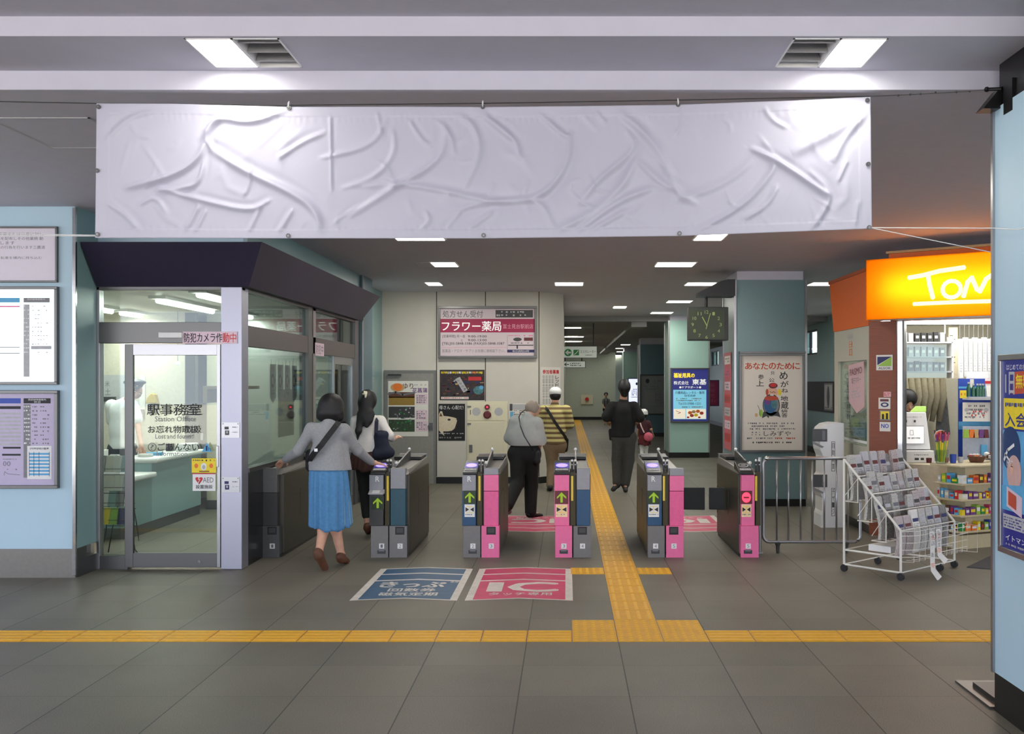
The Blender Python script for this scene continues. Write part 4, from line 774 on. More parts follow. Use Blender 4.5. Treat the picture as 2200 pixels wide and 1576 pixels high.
# ================= TICKET GATES =================
GY = 9.82
def gate(x0, x1, halves, label, number_l, side_m=None):
    """halves: list of dicts(type 'in'/'out', px x0,x1)"""
    side_m = side_m or M['gate_side']
    X0, X1 = (x0 - CX) * GY / F, (x1 - CX) * GY / F
    g = thing('ticket_gate', label, 'ticket gate', ((X0 + X1) / 2, 10.56, 0), None)
    b = MB(); b.box(X0 + .004, GY + .09, .03, X1 - .004, 11.3, .80, side_m); b.build('body', g, bevel=.006)
    b = MB(); b.hexa([(X0 + .004, GY + .02, .80), (X1 - .004, GY + .02, .80), (X1 - .004, 11.3, .80), (X0 + .004, 11.3, .80)], [(X0 + .02, GY + .12, .845), (X1 - .02, GY + .12, .845), (X1 - .02, 11.3, .875), (X0 + .02, 11.3, .875)], mat('gate_top', (128, 126, 122), .35, .4)); b.build('top_cover', g, bevel=.006)
    b = MB(); b.box(X0 + .012, GY + .03, 0, X1 - .012, 11.28, .03, M['black']); b.build('plinth', g)
    for sx in (X0 + .002, X1 - .006): 
        b = MB(); b.box(sx, 9.95, .56, sx + .004, 11.2, .566, M['black']); b.box(sx, 10.5, .33, sx + .004, 10.54, .60, M['gate_dark']); b.box(sx, 11.24, .25, sx + .004, 11.29, .55, M['brown']); b.build('side_seam', g)
    # rear reader tray
    b = MB(); b.box(X0 + .03, 10.85, .87, X1 - .03, 11.24, .90, M['black']); b.box(X0 + .02, 11.24, .86, X1 - .02, 11.3, .905, M['gate_grey']); b.build('rear_reader', g, bevel=.004)
    # front halves
    for h in halves:
        a, c = h['x']; ty = h['type']; low = MB().px(GY + .1)
        low.slab(a, 1126, c, 1194, h['low'], .10); low.build('lower_panel', g, bevel=.003)
        d2 = MB().px(GY + .1); d2.slab(a, 1194, c, 1198, M['black'], .092); d2.build('kick_plate', g)
        lp = MB().px(GY)
        nx_ = h.get('nx', (a + c) / 2)
        lp.rect(nx_ - 5, 1167, nx_ + 6, 1178, M['white'], 1); lp.text(h['n'], nx_ - 2, 1169, nx_ + 3, 1176, M['inkgrey'], 2); lp.build('number_plate', g)
        if ty == 'in':
            u0, u1 = h['u']; up = MB().px(GY + .1); up.slab(u0, 1018, u1, 1052, h['p1'], .085); up.build('upper_panel', g, bevel=.003)
            up = MB().px(GY + .1); up.slab(u0, 1052, u1, 1126, h['p2'], .082); up.build('middle_panel', g, bevel=.003)
            s = MB().px(GY + .015)
            if h['p1'] is M['gate_grey']:
                m_ = (u0 + u1) / 2 - 1; s.text('R', m_ - 4, 1023, m_ + 4, 1034, M['white'], 1, .03); s.build('ticket_symbol', g)
            s = MB().px(GY + .016); oy = h.get('oy', 0)
            s.rect(u0 + 1, 1054 + oy, u1 - 2, 1082 + oy, h.get('disp', mat('disp_green', (28, 48, 8), .4)), 1); m_ = (u0 + u1) / 2 - .5
            if h.get('stop'):
                s.disc(m_, 1068, 9.5, 11, M['red_glow'], 2); s.rect(m_ - 6, 1066.5, m_ + 6, 1070, M['dkred'], 3)
            else:
                s.poly([(m_, 1057 + oy), (m_ + 10, 1067 + oy), (m_ + 10, 1071 + oy), (m_ + 2.5, 1064.5 + oy), (m_ + 2.5, 1079 + oy), (m_ - 2.5, 1079 + oy), (m_ - 2.5, 1064.5 + oy), (m_ - 10, 1071 + oy), (m_ - 10, 1067 + oy)], M['green_glow'], 2)
            s.build('direction_display', g)
            if h.get('stk', True):
                s = MB().px(GY + .017); s.rect(u0 + 3, 1083, u1 - 4, 1110, h.get('sb', M['white']), 1)
                s.poly([(u0 + 5, 1089), (m_ - 1, 1094), (u0 + 5, 1099)], M['black'], 2); s.poly([(u1 - 6, 1089), (m_ + 1, 1094), (u1 - 6, 1099)], M['black'], 2); s.line([(m_, 1087), (m_, 1098)], 1, M['yel2'], 3); s.rect(u0 + 5, 1087, u1 - 6, 1088, M['yel2'], 2); s.rect(u0 + 5, 1100, u1 - 6, 1101, M['yel2'], 2); s.bars(u0 + 5, 1103, u1 - 6, 1107, 1, M['inkgrey'], 2, cell=3); s.build('door_sticker', g)
            if h.get('tray'):
                s = MB(); q = P((u0 + u1) / 2, 1058, GY); w_ = (u1 - u0) * GY / F / 2 + .015
                s.hexa([(q.x - w_, GY - .07, q.z - .01), (q.x + w_ - .02, GY - .07, q.z - .01), (q.x + w_ - .02, GY + .02, q.z - .01), (q.x - w_, GY + .02, q.z - .01)], [(q.x - w_, GY - .07, q.z), (q.x + w_ - .02, GY - .07, q.z), (q.x + w_ - .02, GY + .02, q.z + .03), (q.x - w_, GY + .02, q.z + .03)], M['lgrey'])
                s.hexa([(q.x - w_ + .035, GY - .055, q.z + .001), (q.x + w_ - .06, GY - .055, q.z + .001), (q.x + w_ - .06, GY + .0, q.z + .0), (q.x - w_ + .035, GY + .0, q.z + .0)], [(q.x - w_ + .035, GY - .055, q.z + .008), (q.x + w_ - .06, GY - .055, q.z + .008), (q.x + w_ - .06, GY + .0, q.z + .026), (q.x - w_ + .035, GY + .0, q.z + .026)], M['white']); s.build('ticket_slot', g, bevel=.002)
            # sloping card reader
            r0, r1 = P(u0 - 1, 0, GY).x, P(u1 + 1, 0, GY).x; s = MB(); za, zb_ = .825, .915
            s.hexa([(r0, GY, .805), (r1, GY, .805), (r1, GY + .33, .83), (r0, GY + .33, .83)], [(r0, GY, za), (r1, GY, za), (r1, GY + .33, zb_), (r0, GY + .33, zb_)], M['black']); rd = s.build('card_reader', g, bevel=.004)
            s = MB(); rw = r1 - r0; s.sheet((r0, GY + .33, zb_ + .0015), (1, 0, 0), rw, .342, 10, 10, V=Vector((0, -.33, za - zb_)).normalized())
            s.rect(.6, 2.2, 9.4, 6.6, mat('reader_frame', (60, 54, 150), .4, emit=.25 if not h.get('off') else 0, noise=0) if not h.get('off') else M['gate_dark'], 1)
            s.disc(5, 4.4, 3.8, 1.6, M['violet_glow'] if not h.get('off') else M['lgrey'], 2)
            if h.get('off'): s.disc(5, 4.4, 3.0, 1.15, M['black'], 3); s.rect(3.4, 4, 6.6, 4.8, M['lgrey'], 4)
            s.rect(1, 7.0, 9, 8.6, M['lgrey'], 2); s.bars(1.4, 7.4, 8.6, 8.3, 1, M['inkgrey'], 3, cell=.6); s.build('reader_light', rd)
            if h.get('ys', True):
                xs = u1 + 3; s = MB().px(GY + .1); s.slab(xs, 1012, xs + 10, 1126, mat('dark_band', (58, 50, 14) if h['p1'] is M['gate_grey'] else (52, 14, 20), .5), .07); s.build('spine', g)
                s = MB().px(GY + .03); s.slab(xs + 1, 1022, xs + 5.5, 1075, M['ystrip'], .008); s.build('yellow_strip', g)
                for k in (0, 7):
                    px_ = xs + 3 + k; q = P(px_, 0, GY + .06); s = MB(); s.tube([(q.x, GY + .06, .80), (q.x, GY + .06, .925)], .011, M['black'], 12); s.ball((q.x, GY + .055, .935), .012, M['white'], 10); s.tube([(q.x, GY + .047, .895), (q.x, GY + .052, .895)], .006, M['lgrey'], 8); s.build('sensor_post', g)
        else:
            u0, u1 = h['u']; up = MB().px(GY + .1); y1_ = h['ya']
            up.slab(u0, 1004, u1, y1_, h['p0'], .088); up.build('upper_panel', g, bevel=.005)
            if h.get('p1'): up = MB().px(GY + .1); up.slab(u0, y1_, u1, 1052, h['p1'], .086); up.build('coloured_panel', g, bevel=.003)
            yb = 1053 if h.get('p1') else y1_
            up = MB().px(GY + .1); up.slab(u0, yb, u1, 1126, h['p2'], .084); up.build('coloured_panel', g, bevel=.003)
            s = MB().px(GY); s.rect(nx_ - 10, 1131, nx_ + 10, 1148, M['black'], 1); s.rect(nx_ - 7, 1134, nx_ + 7, 1144, M['gate_dark'], 2); s.build('return_window', g)
        if ty == 'in': s = MB().px(GY); s.rect(nx_ - 9, 1181, nx_ + 9, 1189, M['gate_dark'], 1); s.rect(nx_ - 6, 1180, nx_ + 6, 1184, M['inkgrey'], 2); s.build('vent_slot', g)
    # rising guard fin with rail
    xm = X1 - .15 if len(halves) > 1 else (X0 + X1) / 2 + .03
    b = MB(); b.prism([(xm, GY + .15, .85), (xm, 10.85, .86), (xm, 10.85, .95), (xm, 10.75, .96), (xm, GY + .2, .89)], (.012, 0, 0), M['gate_dark']); b.build('guard_fin', g)
    b = MB(); b.tube([(xm + .006, GY + .1, .875), (xm + .006, 10.78, .97), (xm + .006, 10.88, .955)], .008, M['steel'], 10); b.ball((xm + .006, 10.79, .985), .017, M['white'], 12); b.ball((xm + .006, GY + .14, .905), .017, M['white'], 12); b.build('guard_rail', g, smooth=True)
    return g
gg, pk_, gd = M['gate_grey'], M['pink'], M['gate_dark']
lowg = mat('gate_low', (118, 116, 114), .42, .4, noise=.04)
g1 = gate(563, 606, [dict(type='out', x=(563, 606), u=(567, 601), low=mat('gate_dim', (84, 84, 84), .42, .3), n='1', ya=1056, p0=mat('gate_dim2', (98, 98, 96), .42, .3), p1=None, p2=gd)], 'dark ticket gate against the office wall, left of the woman in the blue skirt', '1')
gate(801, 878, [dict(type='in', x=(801, 838), u=(797, 827), low=lowg, n='1', p1=gg, p2=gd, tray=1, oy=12, stk=False), dict(type='out', x=(840, 878), u=(842, 874), low=lowg, n='2', ya=1048, p0=gg, p2=M['gate_teal'])], 'grey ticket gate with teal panel and ticket tray beside the woman in the blue skirt', '')
gate(997, 1074, [dict(type='in', x=(997, 1034), u=(995, 1024), low=lowg, n='2', p1=gg, p2=M['gate_blue']), dict(type='out', x=(1036, 1074), u=(1041, 1072), low=pk_, n='3', ya=1018, p0=gg, p1=pk_, p2=mat('pink2', (230, 96, 150), .4))], 'ticket gate with a grey reader and a pink right half, numbers 2 and 3', '')
gate(1193, 1270, [dict(type='in', x=(1193, 1229), u=(1191, 1223), low=pk_, n='3', p1=pk_, p2=pk_, disp=M['dkred'], sb=mat('sticker_peach', (244, 214, 170), .5)), dict(type='out', x=(1232, 1270), u=(1239, 1267), low=lowg, n='4', ya=1050, p0=gg, p2=M['gate_blue'])], 'ticket gate with pink reader half and blue right half, left of the tactile path', '')
gate(1390, 1466, [dict(type='in', x=(1390, 1426), u=(1390, 1420), low=lowg, n='4', p1=gg, p2=M['gate_blue']), dict(type='out', x=(1429, 1466), u=(1437, 1467), low=pk_, n='5', ya=1020, p0=gg, p1=pk_, p2=MATS['pink2'])], 'ticket gate with a grey reader and a pink right half, right of the tactile path', '')
gate(1588, 1630, [dict(type='in', x=(1588, 1626), u=(1590, 1618), low=pk_, n='5', p1=pk_, p2=pk_, disp=M['dkred'], stop=1, off=1, sb=MATS['sticker_peach'])], 'single pink ticket gate showing a red no entry light, next to the steel fence', '')
for nm, (xa, xb) in (('left', (1.125, 1.46)), ('right', (1.505, 1.67))):
    b = MB(); x_in = xa if nm == 'left' else xb
    b.prism([(xa, 10.70, .355), (xb, 10.70, .35), (xb, 10.70, .585), (xa, 10.70, .585)], (0, .03, 0), mat('flap', (56, 60, 60), .6)); 
    tgt = [o for o in bpy.data.objects if o.get('category') == 'ticket gate'][4 if nm == 'left' else 5]; b.build('flap_door', tgt, bevel=.006)

# ================= FENCE =================
fe = thing('fence', 'low stainless steel tube fence between the last ticket gate and the kiosk', 'fence', (2.4, 10.07, 0))
FY = 10.07; st = M['steel']
def fx(x): return (x - CX) * FY / F
def fz(y): return CH - (y - CY) * FY / F
b = MB(); b.tube([(fx(1632), FY, 0), (fx(1632), FY, fz(982))], .018, st, 12); b.box(fx(1632) - .03, FY - .03, 0, fx(1632) + .03, FY + .03, .01, st); b.build('end_post', fe, smooth=False)
pts = []; 
def arc(cx_, cz, r, a0, a1): return [(cx_ + r * math.cos(a), FY, cz + r * math.sin(a)) for a in np.linspace(a0, a1, 6)]
xl, xr, zb2, zt2 = fx(1640), fx(1848), fz(1163), fz(984); r = .06
b = MB(); b.tube([(xr - r, FY, zt2)] + arc(xr - r, zt2 - r, r, math.pi / 2, 0) + arc(xr - r, zb2 + r, r, 0, -math.pi / 2) + arc(xl + r, zb2 + r, r, -math.pi / 2, -math.pi) + arc(xl + r, zt2 - r, r, math.pi, math.pi / 2) + [(xr - r, FY, zt2)], .017, st, 12); b.build('frame', fe, smooth=True)
for x in (1669, 1694, 1720, 1745, 1771, 1797, 1822): b = MB(); b.tube([(fx(x), FY, zb2), (fx(x), FY, zt2)], .009, st, 10); b.build('bar', fe, smooth=True)
for x in (1671, 1818): b = MB(); b.lathe((fx(x), FY, 0), [(.014, 0), (.018, .03), (.02, .07), (.03, .10), (.02, zb2)], M['gate_dark'], 14); b.build('foot', fe)
b = MB(); b.ball((fx(1647), FY - .01, zt2), .024, M['chrome'], 12); b.build('knob', fe, smooth=True)
# white terminal standing by the kiosk
wm = thing('terminal', 'tall white rounded terminal with two dark screens behind the steel fence', 'terminal', (3.02, 11.95, 0))
DT = 11.85
prof = [(1748, 1122), (1748, 1098), (1751, 1090), (1751, 1062), (1745, 1050), (1745, 1030), (1748, 1018), (1752, 1012), (1752, 975), (1747, 962), (1745, 945), (1745, 928), (1750, 916), (1760, 908), (1776, 905), (1797, 906), (1797, 1126), (1748, 1126)]
b = MB().px(DT + .35); b.prism([(x, y, 0) for x, y in prof], (0, 0, .35), mat('glossy_white', (222, 222, 222), .35, noise=.01)); b.build('body', wm, bevel=.01)
b = MB().px(DT + .33); b.slab(1750, 1126, 1796, 1133, M['black'], .31); b.build('base', wm)
for y0, nm in ((921, 0), (1019, 0)):
    b = MB().px(DT); b.slab(1745.5, y0, 1777, y0 + 27, M['gate_dark'], .006); b.poly([(1746, y0 + 26), (1770, y0 + 38), (1766, y0 + 41), (1746, y0 + 32)], M['grey'], 10); b.rect(1766, y0 + 3, 1773, y0 + 24, M['inkgrey'], 10); b.build('screen', wm)
b = MB().px(DT)
for y0, y1, t_ in ((948, 1012, '自動精算'), (1048, 1108, 'チャージ')): b.rect(1786, y0, 1794, y1, M['gate_dark'], 1); b.rect(1787, y0 + 1, 1793, y1 - 1, M['white'], 2); b.vtext(t_, 1787.5, y0 + 2, 1792.5, y1 - 2, M['gate_dark'], 3, .02)
b.build('side_lettering', wm)

# ================= OFFICE INTERIOR =================
ct = thing('counter', 'office service counter with pale teal front and white top', 'counter', (-5.2, 11.8, 0))
b = MB(); b.box(-6.4, 10.95, .12, -4.72, 11.55, .62, M['teal_panel']); b.box(-5.08, 11.55, .12, -4.72, 13.1, .78, mat('teal_front', (150, 182, 184), .45, noise=.02)); b.build('front', ct)
b = MB(); b.box(-6.4, 10.97, 0, -4.735, 11.5, .12, M['steel_dark']); b.box(-5.06, 11.5, 0, -4.735, 13.1, .12, M['steel_dark']); b.build('plinth', ct)
b = MB(); b.box(-6.42, 10.9, .62, -4.66, 11.56, .68, M['white']); b.build('ledge', ct, bevel=.02)
b = MB(); b.box(-5.12, 11.5, .78, -4.64, 13.14, .835, M['white']); b.build('counter_top', ct, bevel=.02)
b = MB(); b.tube([(-4.86, 11.72, .836), (-4.86, 11.72, .87)], .08, M['white'], 20); b.build('round_dish', label='round white dish at the near end of the office counter top', cat='dish')
b = MB(); b.obox((-4.88, 11.98), (1, .3), .22, .15, .836, .87, M['skyblue']); b.build('folder', label='blue folder lying on the office counter by the staff member', cat='folder', bevel=.004)
b = MB(); b.box(-4.85, 12.6, .836, -4.68, 12.9, .93, M['white']); b.box(-5.0, 12.66, .836, -4.93, 12.76, .93, M['gate_dark']); b.build('card_machine', label='small black and white card machine on the far end of the office counter', cat='card machine', bevel=.004)
b = MB(); b.box(-6.0, 11.05, .681, -5.1, 11.3, .95, M['paper']); b.poly; b.build('paper_stack', label='stack of white papers on the low office ledge behind the door frame', cat='papers', bevel=.004)
b = MB(); b.hexa([(-5.05, 11.05, .681), (-4.86, 11.05, .681), (-4.86, 11.25, .681), (-5.05, 11.25, .681)], [(-5.02, 11.15, .9), (-4.93, 11.15, .9), (-4.93, 11.2, .9), (-5.02, 11.2, .9)], M['lgrey']); b.build('leaflet_holder', label='grey leaflet holder on the low white ledge beside the sliding door', cat='holder')
# brochure rack by the door
br = thing('brochure_rack', 'black wire brochure rack on folding legs just inside the office glass', 'rack', (-4.6, 10.2, 0))
RB = 10.2
def rp(x, y, dy=0): return tuple(P(x, y, RB + dy))
b = MB()
for a in (((238, 1060, .1), (226, 1150, .02), (216, 1192, -.05)), ((262, 1060, .1), (246, 1110, .05), (232, 1190, -.08)), ((285, 1070, .0), (297, 1150, .05), (298, 1160, .12)), ((275, 1090, -.1), (290, 1180, -.08), (300, 1192, -.1)), ((216, 1192, -.05), (232, 1190, -.08)), ((284, 1186, -.1), (300, 1192, -.1))): b.tube([rp(*q) for q in a], .006, M['black'], 8)
b.build('legs', br, smooth=True)
for k, (y0, w0, w1) in enumerate(((995, 214, 272), (1035, 214, 282), (1068, 218, 292), (1105, 232, 292))):
    b = MB(); b.tube([rp(w0, y0 + 24, -.1), rp(w1, y0 + 24, -.1), rp(w1, y0 + 24, .06), rp(w0, y0 + 24, .06), rp(w0, y0 + 24, -.1)], .004, M['black'], 6); b.tube([rp(w0, y0 + 12, -.1), rp(w1, y0 + 12, -.1)], .003, M['black'], 6); b.build('shelf', br)
r = random.Random(9)
cols = ['lgrey', 'skyblue', 'paper', 'grey', 'teal_panel', 'white', 'lgrey', 'grey', 'teal_panel', 'paper', 'paper', 'navy']
for k, y0 in enumerate((990, 1030, 1063, 1102)):
    for j in range(4):
        xx = 216 + k * 3 + j * 17
        if k == 3: cc = ['yel2', 'lime', 'navy', 'lgrey'][j]
        else: cc = r.choice(cols)
        b = MB(); p0 = P(xx, y0 + 22, RB); b.hexa([(p0.x, RB - .08, p0.z), (p0.x + .072, RB - .08, p0.z), (p0.x + .072, RB - .055, p0.z), (p0.x, RB - .055, p0.z)], [(p0.x, RB - .04, p0.z + .16), (p0.x + .072, RB - .04, p0.z + .16), (p0.x + .072, RB - .02, p0.z + .16), (p0.x, RB - .02, p0.z + .16)], M[cc])
        b.build('brochure', label='%s brochure from the left on the %s tier of the office wire rack' % (ORD[j], ['top', 'second', 'third', 'lowest'][k]), cat='brochure', group='brochures in the office rack')
b = MB(); b.box(-4.85, 10.15, .0, -4.78, 10.3, .0, M['red']) 
ro = MB().px(10.35); ro.slab(238, 1128, 262, 1160, M['red'], .03); ro.build('red_box', label='red carton low behind the brochure rack in the office', cat='box') if 0 else None
# things on office back partition
q = MB().px(13.19); q.slab(216, 805, 268, 860, M['lgrey'], .004); q.text('米', 226, 818, 236, 830, M['inkgrey'], 8); q.text('土', 226, 834, 238, 848, M['inkgrey'], 8); q.build('notice_sheet', label='pale notice sheet on the office wall left of the staff member', cat='notice')
q = MB().px(13.19); q.slab(300, 806, 312, 884, M['paper'], .004); q.build('notice_sheet', label='narrow pale sheet on the office wall behind the staff member', cat='notice')
q = MB().px(13.19); q.slab(224, 852, 250, 862, M['gate_dark'], .05); q.build('wall_phone', label='dark phone unit on the office wall behind the staff member', cat='phone')
b = MB().px(13.19); b.prism([(318, 866, 0), (342, 866, 0), (338, 846, 0), (330, 844, 0), (322, 855, 0)], (0, 0, .1), mat('sack_yellow', (190, 160, 30), .6)); b.build('hanging_bag', label='yellow bag hanging on the grey office wall', cat='bag', bevel=.01)
b = MB().px(13.19); b.slab(301, 879, 311, 896, M['grey'], .03); b.build('switch_box', label='small grey switch box on the office wall beside the staff member', cat='switch')
b = MB(); b.ball(P(382, 780, 12.9), .028, M['lwhite'], 12); b.tube([P(382, 776, 12.9), (P(382, 776, 12.9).x, 12.9, 2.6)], .003, M['gate_dark'], 6); b.build('pendant_ball', label='small white ball hanging from the office ceiling', cat='ornament')
b = MB().px(13.59); b.slab(432, 930, 436, 945, M['white'], .02); b.build('wall_switch', label='white switch on the cream office rear wall', cat='switch')
# pennants and sheets in the side window
for k in range(4):
    y = 10.25 + k * .27; s = MB(); s.sheet((OX - .055, y, 1.9), (0, 1, 0), .21, .42, 10, 20)
    s.prism([(0, 1, 0), (10, 1, 0), (10, 17, 0), (5, 20, 0), (0, 17, 0)], (0, 0, .002), mat('pennant', (190, 190, 206), .6)); s.text('防犯', 2, 2, 8, 4, M['navy'], 5); s.disc(4, 9, 2.6, 3.4, M['navy'], 5); s.disc(4, 9, 1.5, 2, M['paper'], 6); s.poly([(6.5, 7), (9, 9), (6.5, 11)], M['navy'], 5); s.bars(2, 13, 8, 16, 2, M['inkgrey'], 5, cell=1)
    s.line([(1, 1), (1.6, -1.2)], .5, M['black'], 5); s.line([(8.4, -1.2), (9, 1)], .5, M['black'], 5)
    s.build('pennant', label='%s grey pennant with a navy emblem from the corner post in the office side window' % ORD[k], cat='pennant', group='pennants in the office side window')
s = MB(); s.sheet((OX - .06, 10.55, 1.62), (0, 1, 0), .62, .5, 10, 10); s.slab(0, 0, 10, 10, M['paper'], .002); s.bars(1, 1, 9, 7, 6, M['lgrey'], 5, cell=.4); s.build('notice_sheet', label='white printed sheet taped inside the office side window', cat='notice')
s = MB(); s.box(OX - .5, 9.6, 1.63, OX - .1, 10.05, 1.66, M['tan']); s.ball((OX - .25, 9.9, 1.69), .03, M['grey'], 10); s.box(OX - .5, 9.6, 1.5, OX - .46, 10.05, 1.63, M['tan']); s.build('wall_shelf', label='small tan shelf just behind the office side window', cat='shelf')
# near pillar poster
th = thing('framed_poster', 'swimming school poster in a steel frame on the pale blue right pillar', 'poster', (nx - .01, 4.7, .83))
z1, z0 = 1.832, .838; ya, yb = 5.15, 4.35
b = MB(); b.sheet((nx, ya, z1), (0, -1, 0), ya - yb, z1 - z0, 80, 100)
for a in ((0, 0, 80, 3), (0, 97, 80, 100), (0, 3, 3.2, 97), (76.8, 3, 80, 97)): b.slab(*a, st, .02)
b.build('frame', th, bevel=.003)
s = MB(); s.sheet((nx - .008, ya, z1), (0, -1, 0), ya - yb, z1 - z0, 80, 100); s.rect(3.2, 3, 76.8, 97, M['navy2'] if 'navy2' in M else mat('navy2', (34, 44, 130), .3, emit=.08, noise=.05), 1)
s.text('はじめての水泳なら', 8, 5, 40, 8, M['white'], 2); s.text('1日', 7, 9, 17, 20, M['lgrey'], 2, .04); s.poly([(16, 9), (60, 7), (58, 18), (15, 20)], M['ochre_red'], 2); s.text('無料体験', 19, 10, 50, 17, M['yel2'], 3, .03)
s.rect(5, 22, 70, 37, M['yel2'], 2); s.bars(7, 23.5, 60, 27, 1, M['navy2'], 3, cell=2); s.text('入会金0円', 7, 29, 60, 36, M['navy2'], 3, .03)
s.rect(4, 38, 76, 76, mat('pool_blue', (96, 168, 214), .3, noise=.3, scale=6), 2); s.disc(13, 47, 11, 11, mat('cap_navy', (26, 60, 110), .4), 3); s.rect(3.4, 46, 24, 53, MATS['cap_navy'], 3.5); s.disc(17, 59, 8, 9, mat('skin_photo', (206, 168, 160), .5), 4); s.disc(14.5, 57, 1.6, 3, MATS['flesh'], 5)
s.line([(6, 53), (10, 48), (17, 45)], 1.6, M['white'], 5); s.line([(7, 50), (12, 53)], 1.2, M['white'], 5); s.text('MIZ', 9, 53, 16, 56, M['white'], 5)
s.poly([(3.4, 66), (30, 64), (60, 70), (60, 78), (3.4, 78)], M['skyblue'], 5); s.poly([(9, 66), (26, 70), (26, 80), (9, 76)], MATS['palepink'], 6); s.poly([(11, 68), (20, 70), (20, 77), (11, 75)], M['ochre_red'], 7)
s.rect(5, 80, 30, 87, M['lgrey'], 6); s.bars(6, 81, 29, 86.5, 4, M['navy2'], 7, cell=1); s.text('イトマンスイミング', 8, 90, 60, 93, M['white'], 6, .02); s.bars(7, 94, 60, 96, 1, M['lgrey'], 6, cell=1.2); s.build('print', th)
# ================= KIOSK =================
kk = thing('kiosk', 'orange and wood station kiosk with a glowing yellow fascia sign at the right', 'kiosk', (4.2, 11.0, 0))
KE = Vector((.806, -.592, 0)); KN = Vector((-.592, -.806, 0))
KA = Vector((3.25, 11.0, 0))
ow = M['orange_wall']
def kq(t, n, z=0): return tuple(KA + KE * t + KN * n + Vector((0, 0, z)))
# sign box: t along front, n towards the camera
b = MB()
for (t0, t1, n0, n1, za, zb_) in ((0, 1.9, -.24, -.25, 2.37, 3.02), (0, .012, 0, -.24, 2.37, 3.02), (1.888, 1.9, 0, -.24, 2.37, 3.02), (.012, 1.888, 0, -.24, 2.37, 2.382), (.012, 1.888, 0, -.24, 3.008, 3.02)):
    b.hexa([kq(t0, n0, za), kq(t1, n0, za), kq(t1, n1, za), kq(t0, n1, za)], [kq(t0, n0, zb_), kq(t1, n0, zb_), kq(t1, n1, zb_), kq(t0, n1, zb_)], M['white'])
b.build('sign_box', kk)
def translucent(name, rgb):
    m = bpy.data.materials.new(name); m.use_nodes = True; N = m.node_tree.nodes; L = m.node_tree.links; N.remove(N['Principled BSDF'])
    a = N.new('ShaderNodeBsdfTranslucent'); d = N.new('ShaderNodeBsdfDiffuse'); x = N.new('ShaderNodeMixShader'); a.inputs[0].default_value = lin(rgb); d.inputs[0].default_value = lin(rgb); x.inputs[0].default_value = .35
    L.new(a.outputs[0], x.inputs[1]); L.new(d.outputs[0], x.inputs[2]); L.new(x.outputs[0], N['Material Output'].inputs[0]); MATS[name] = m; return m
s = MB(); s.sheet(kq(0, .002, 3.02), KE, 1.9, .65, 190, 65); yg = translucent('sign_yellow', (255, 146, 12))
s.rect(0, 0, 190, 65, yg, 0, .004); wg = mat('sign_white', (255, 248, 180), .4, emit=.95, noise=0); z = .006
def stroke(pts, w=4.6): s.line(pts, w, wg, 2, z); [s.disc(p[0], p[1], w / 2, w / 2, wg, 3, z, 12) for p in pts]
def arcp(cx_, cy_, rx, ry, a0, a1, n=12): return [(cx_ + rx * math.cos(math.radians(a0 + (a1 - a0) * i / n)), cy_ + ry * math.sin(math.radians(a0 + (a1 - a0) * i / n))) for i in range(n + 1)]
stroke([(47, 22), (60, 20.5), (78, 17), (102, 15)]); stroke([(66, 20), (67.5, 30), (71, 44)])
stroke(arcp(90, 36.5, 9, 8.5, -110, 260, 20), 4.2); stroke([(102, 44), (106, 30), (110, 26), (115, 38), (118, 40), (124, 28), (130, 24), (135, 36), (139, 44)])
stroke(arcp(154, 35, 9, 9, 200, 560, 20)); stroke([(168, 44), (171, 28), (176, 40), (182, 26), (187, 42)])
stroke([(52, 50), (90, 50), (150, 51), (187, 51)], 4)
s.build('sign_face', kk)
area('lamp', kq(.95, -.2, 2.7), 1.5, .18, 8.5, (1, .97, .9), rot=(math.radians(-90), 0, math.atan2(KE.y, KE.x)), parent=kk)
b = MB(); b.hexa([kq(.16, -.25, 2.37), kq(1.95, -.25, 2.37), kq(1.95, -.45, 2.37), kq(.16, -.45, 2.37)], [kq(.16, -.25, 3.1), kq(1.95, -.25, 3.1), kq(1.95, -.45, 3.1), kq(.16, -.45, 3.1)], ow)
b.hexa([kq(.14, -.22, 3.1), kq(1.97, -.22, 3.1), kq(1.97, -.47, 3.1), kq(.14, -.47, 3.1)], [kq(.14, -.22, 3.125), kq(1.97, -.22, 3.125), kq(1.97, -.47, 3.125), kq(.14, -.47, 3.125)], M['tan']); b.build('upper_fascia', kk)
# side wall: X 3.36..3.46, Y 11.35..12.8
b = MB(); b.hexa([(3.37, 11.32, 2.33), (3.50, 11.32, 2.33), (3.50, 12.8, 2.33), (3.37, 12.8, 2.33)], [(3.33, 11.30, 2.93), (3.50, 11.30, 2.93), (3.50, 12.85, 2.93), (3.33, 12.85, 2.93)], ow)
b.hexa([(3.32, 11.28, 2.93), (3.52, 11.28, 2.93), (3.52, 12.87, 2.93), (3.32, 12.87, 2.93)], [(3.32, 11.28, 2.97), (3.52, 11.28, 2.97), (3.52, 12.87, 2.97), (3.32, 12.87, 2.97)], mat('orange_dk', (176, 80, 24), .5)); b.build('side_fascia', kk)
sw = mat('kiosk_side', (190, 188, 172), .45, noise=.02)
b = MB(); b.box(3.38, 11.34, .1, 3.48, 12.8, .97, sw); b.box(3.38, 11.34, 1.95, 3.48, 12.8, 2.33, sw); b.box(3.38, 12.62, .97, 3.48, 12.8, 1.95, sw); b.box(3.38, 11.34, .97, 3.48, 11.42, 1.95, sw)
b.box(3.38, 11.42, 1.0, 3.40, 12.62, 1.03, M['white']); b.build('side_wall', kk)
b = MB(); b.box(3.39, 11.34, 0, 3.48, 12.8, .1, M['steel_dark']); b.build('side_plinth', kk)
b = MB(); b.box(3.41, 11.42, .97, 3.416, 12.62, 1.95, M['glass']); b.build('side_pane', kk)
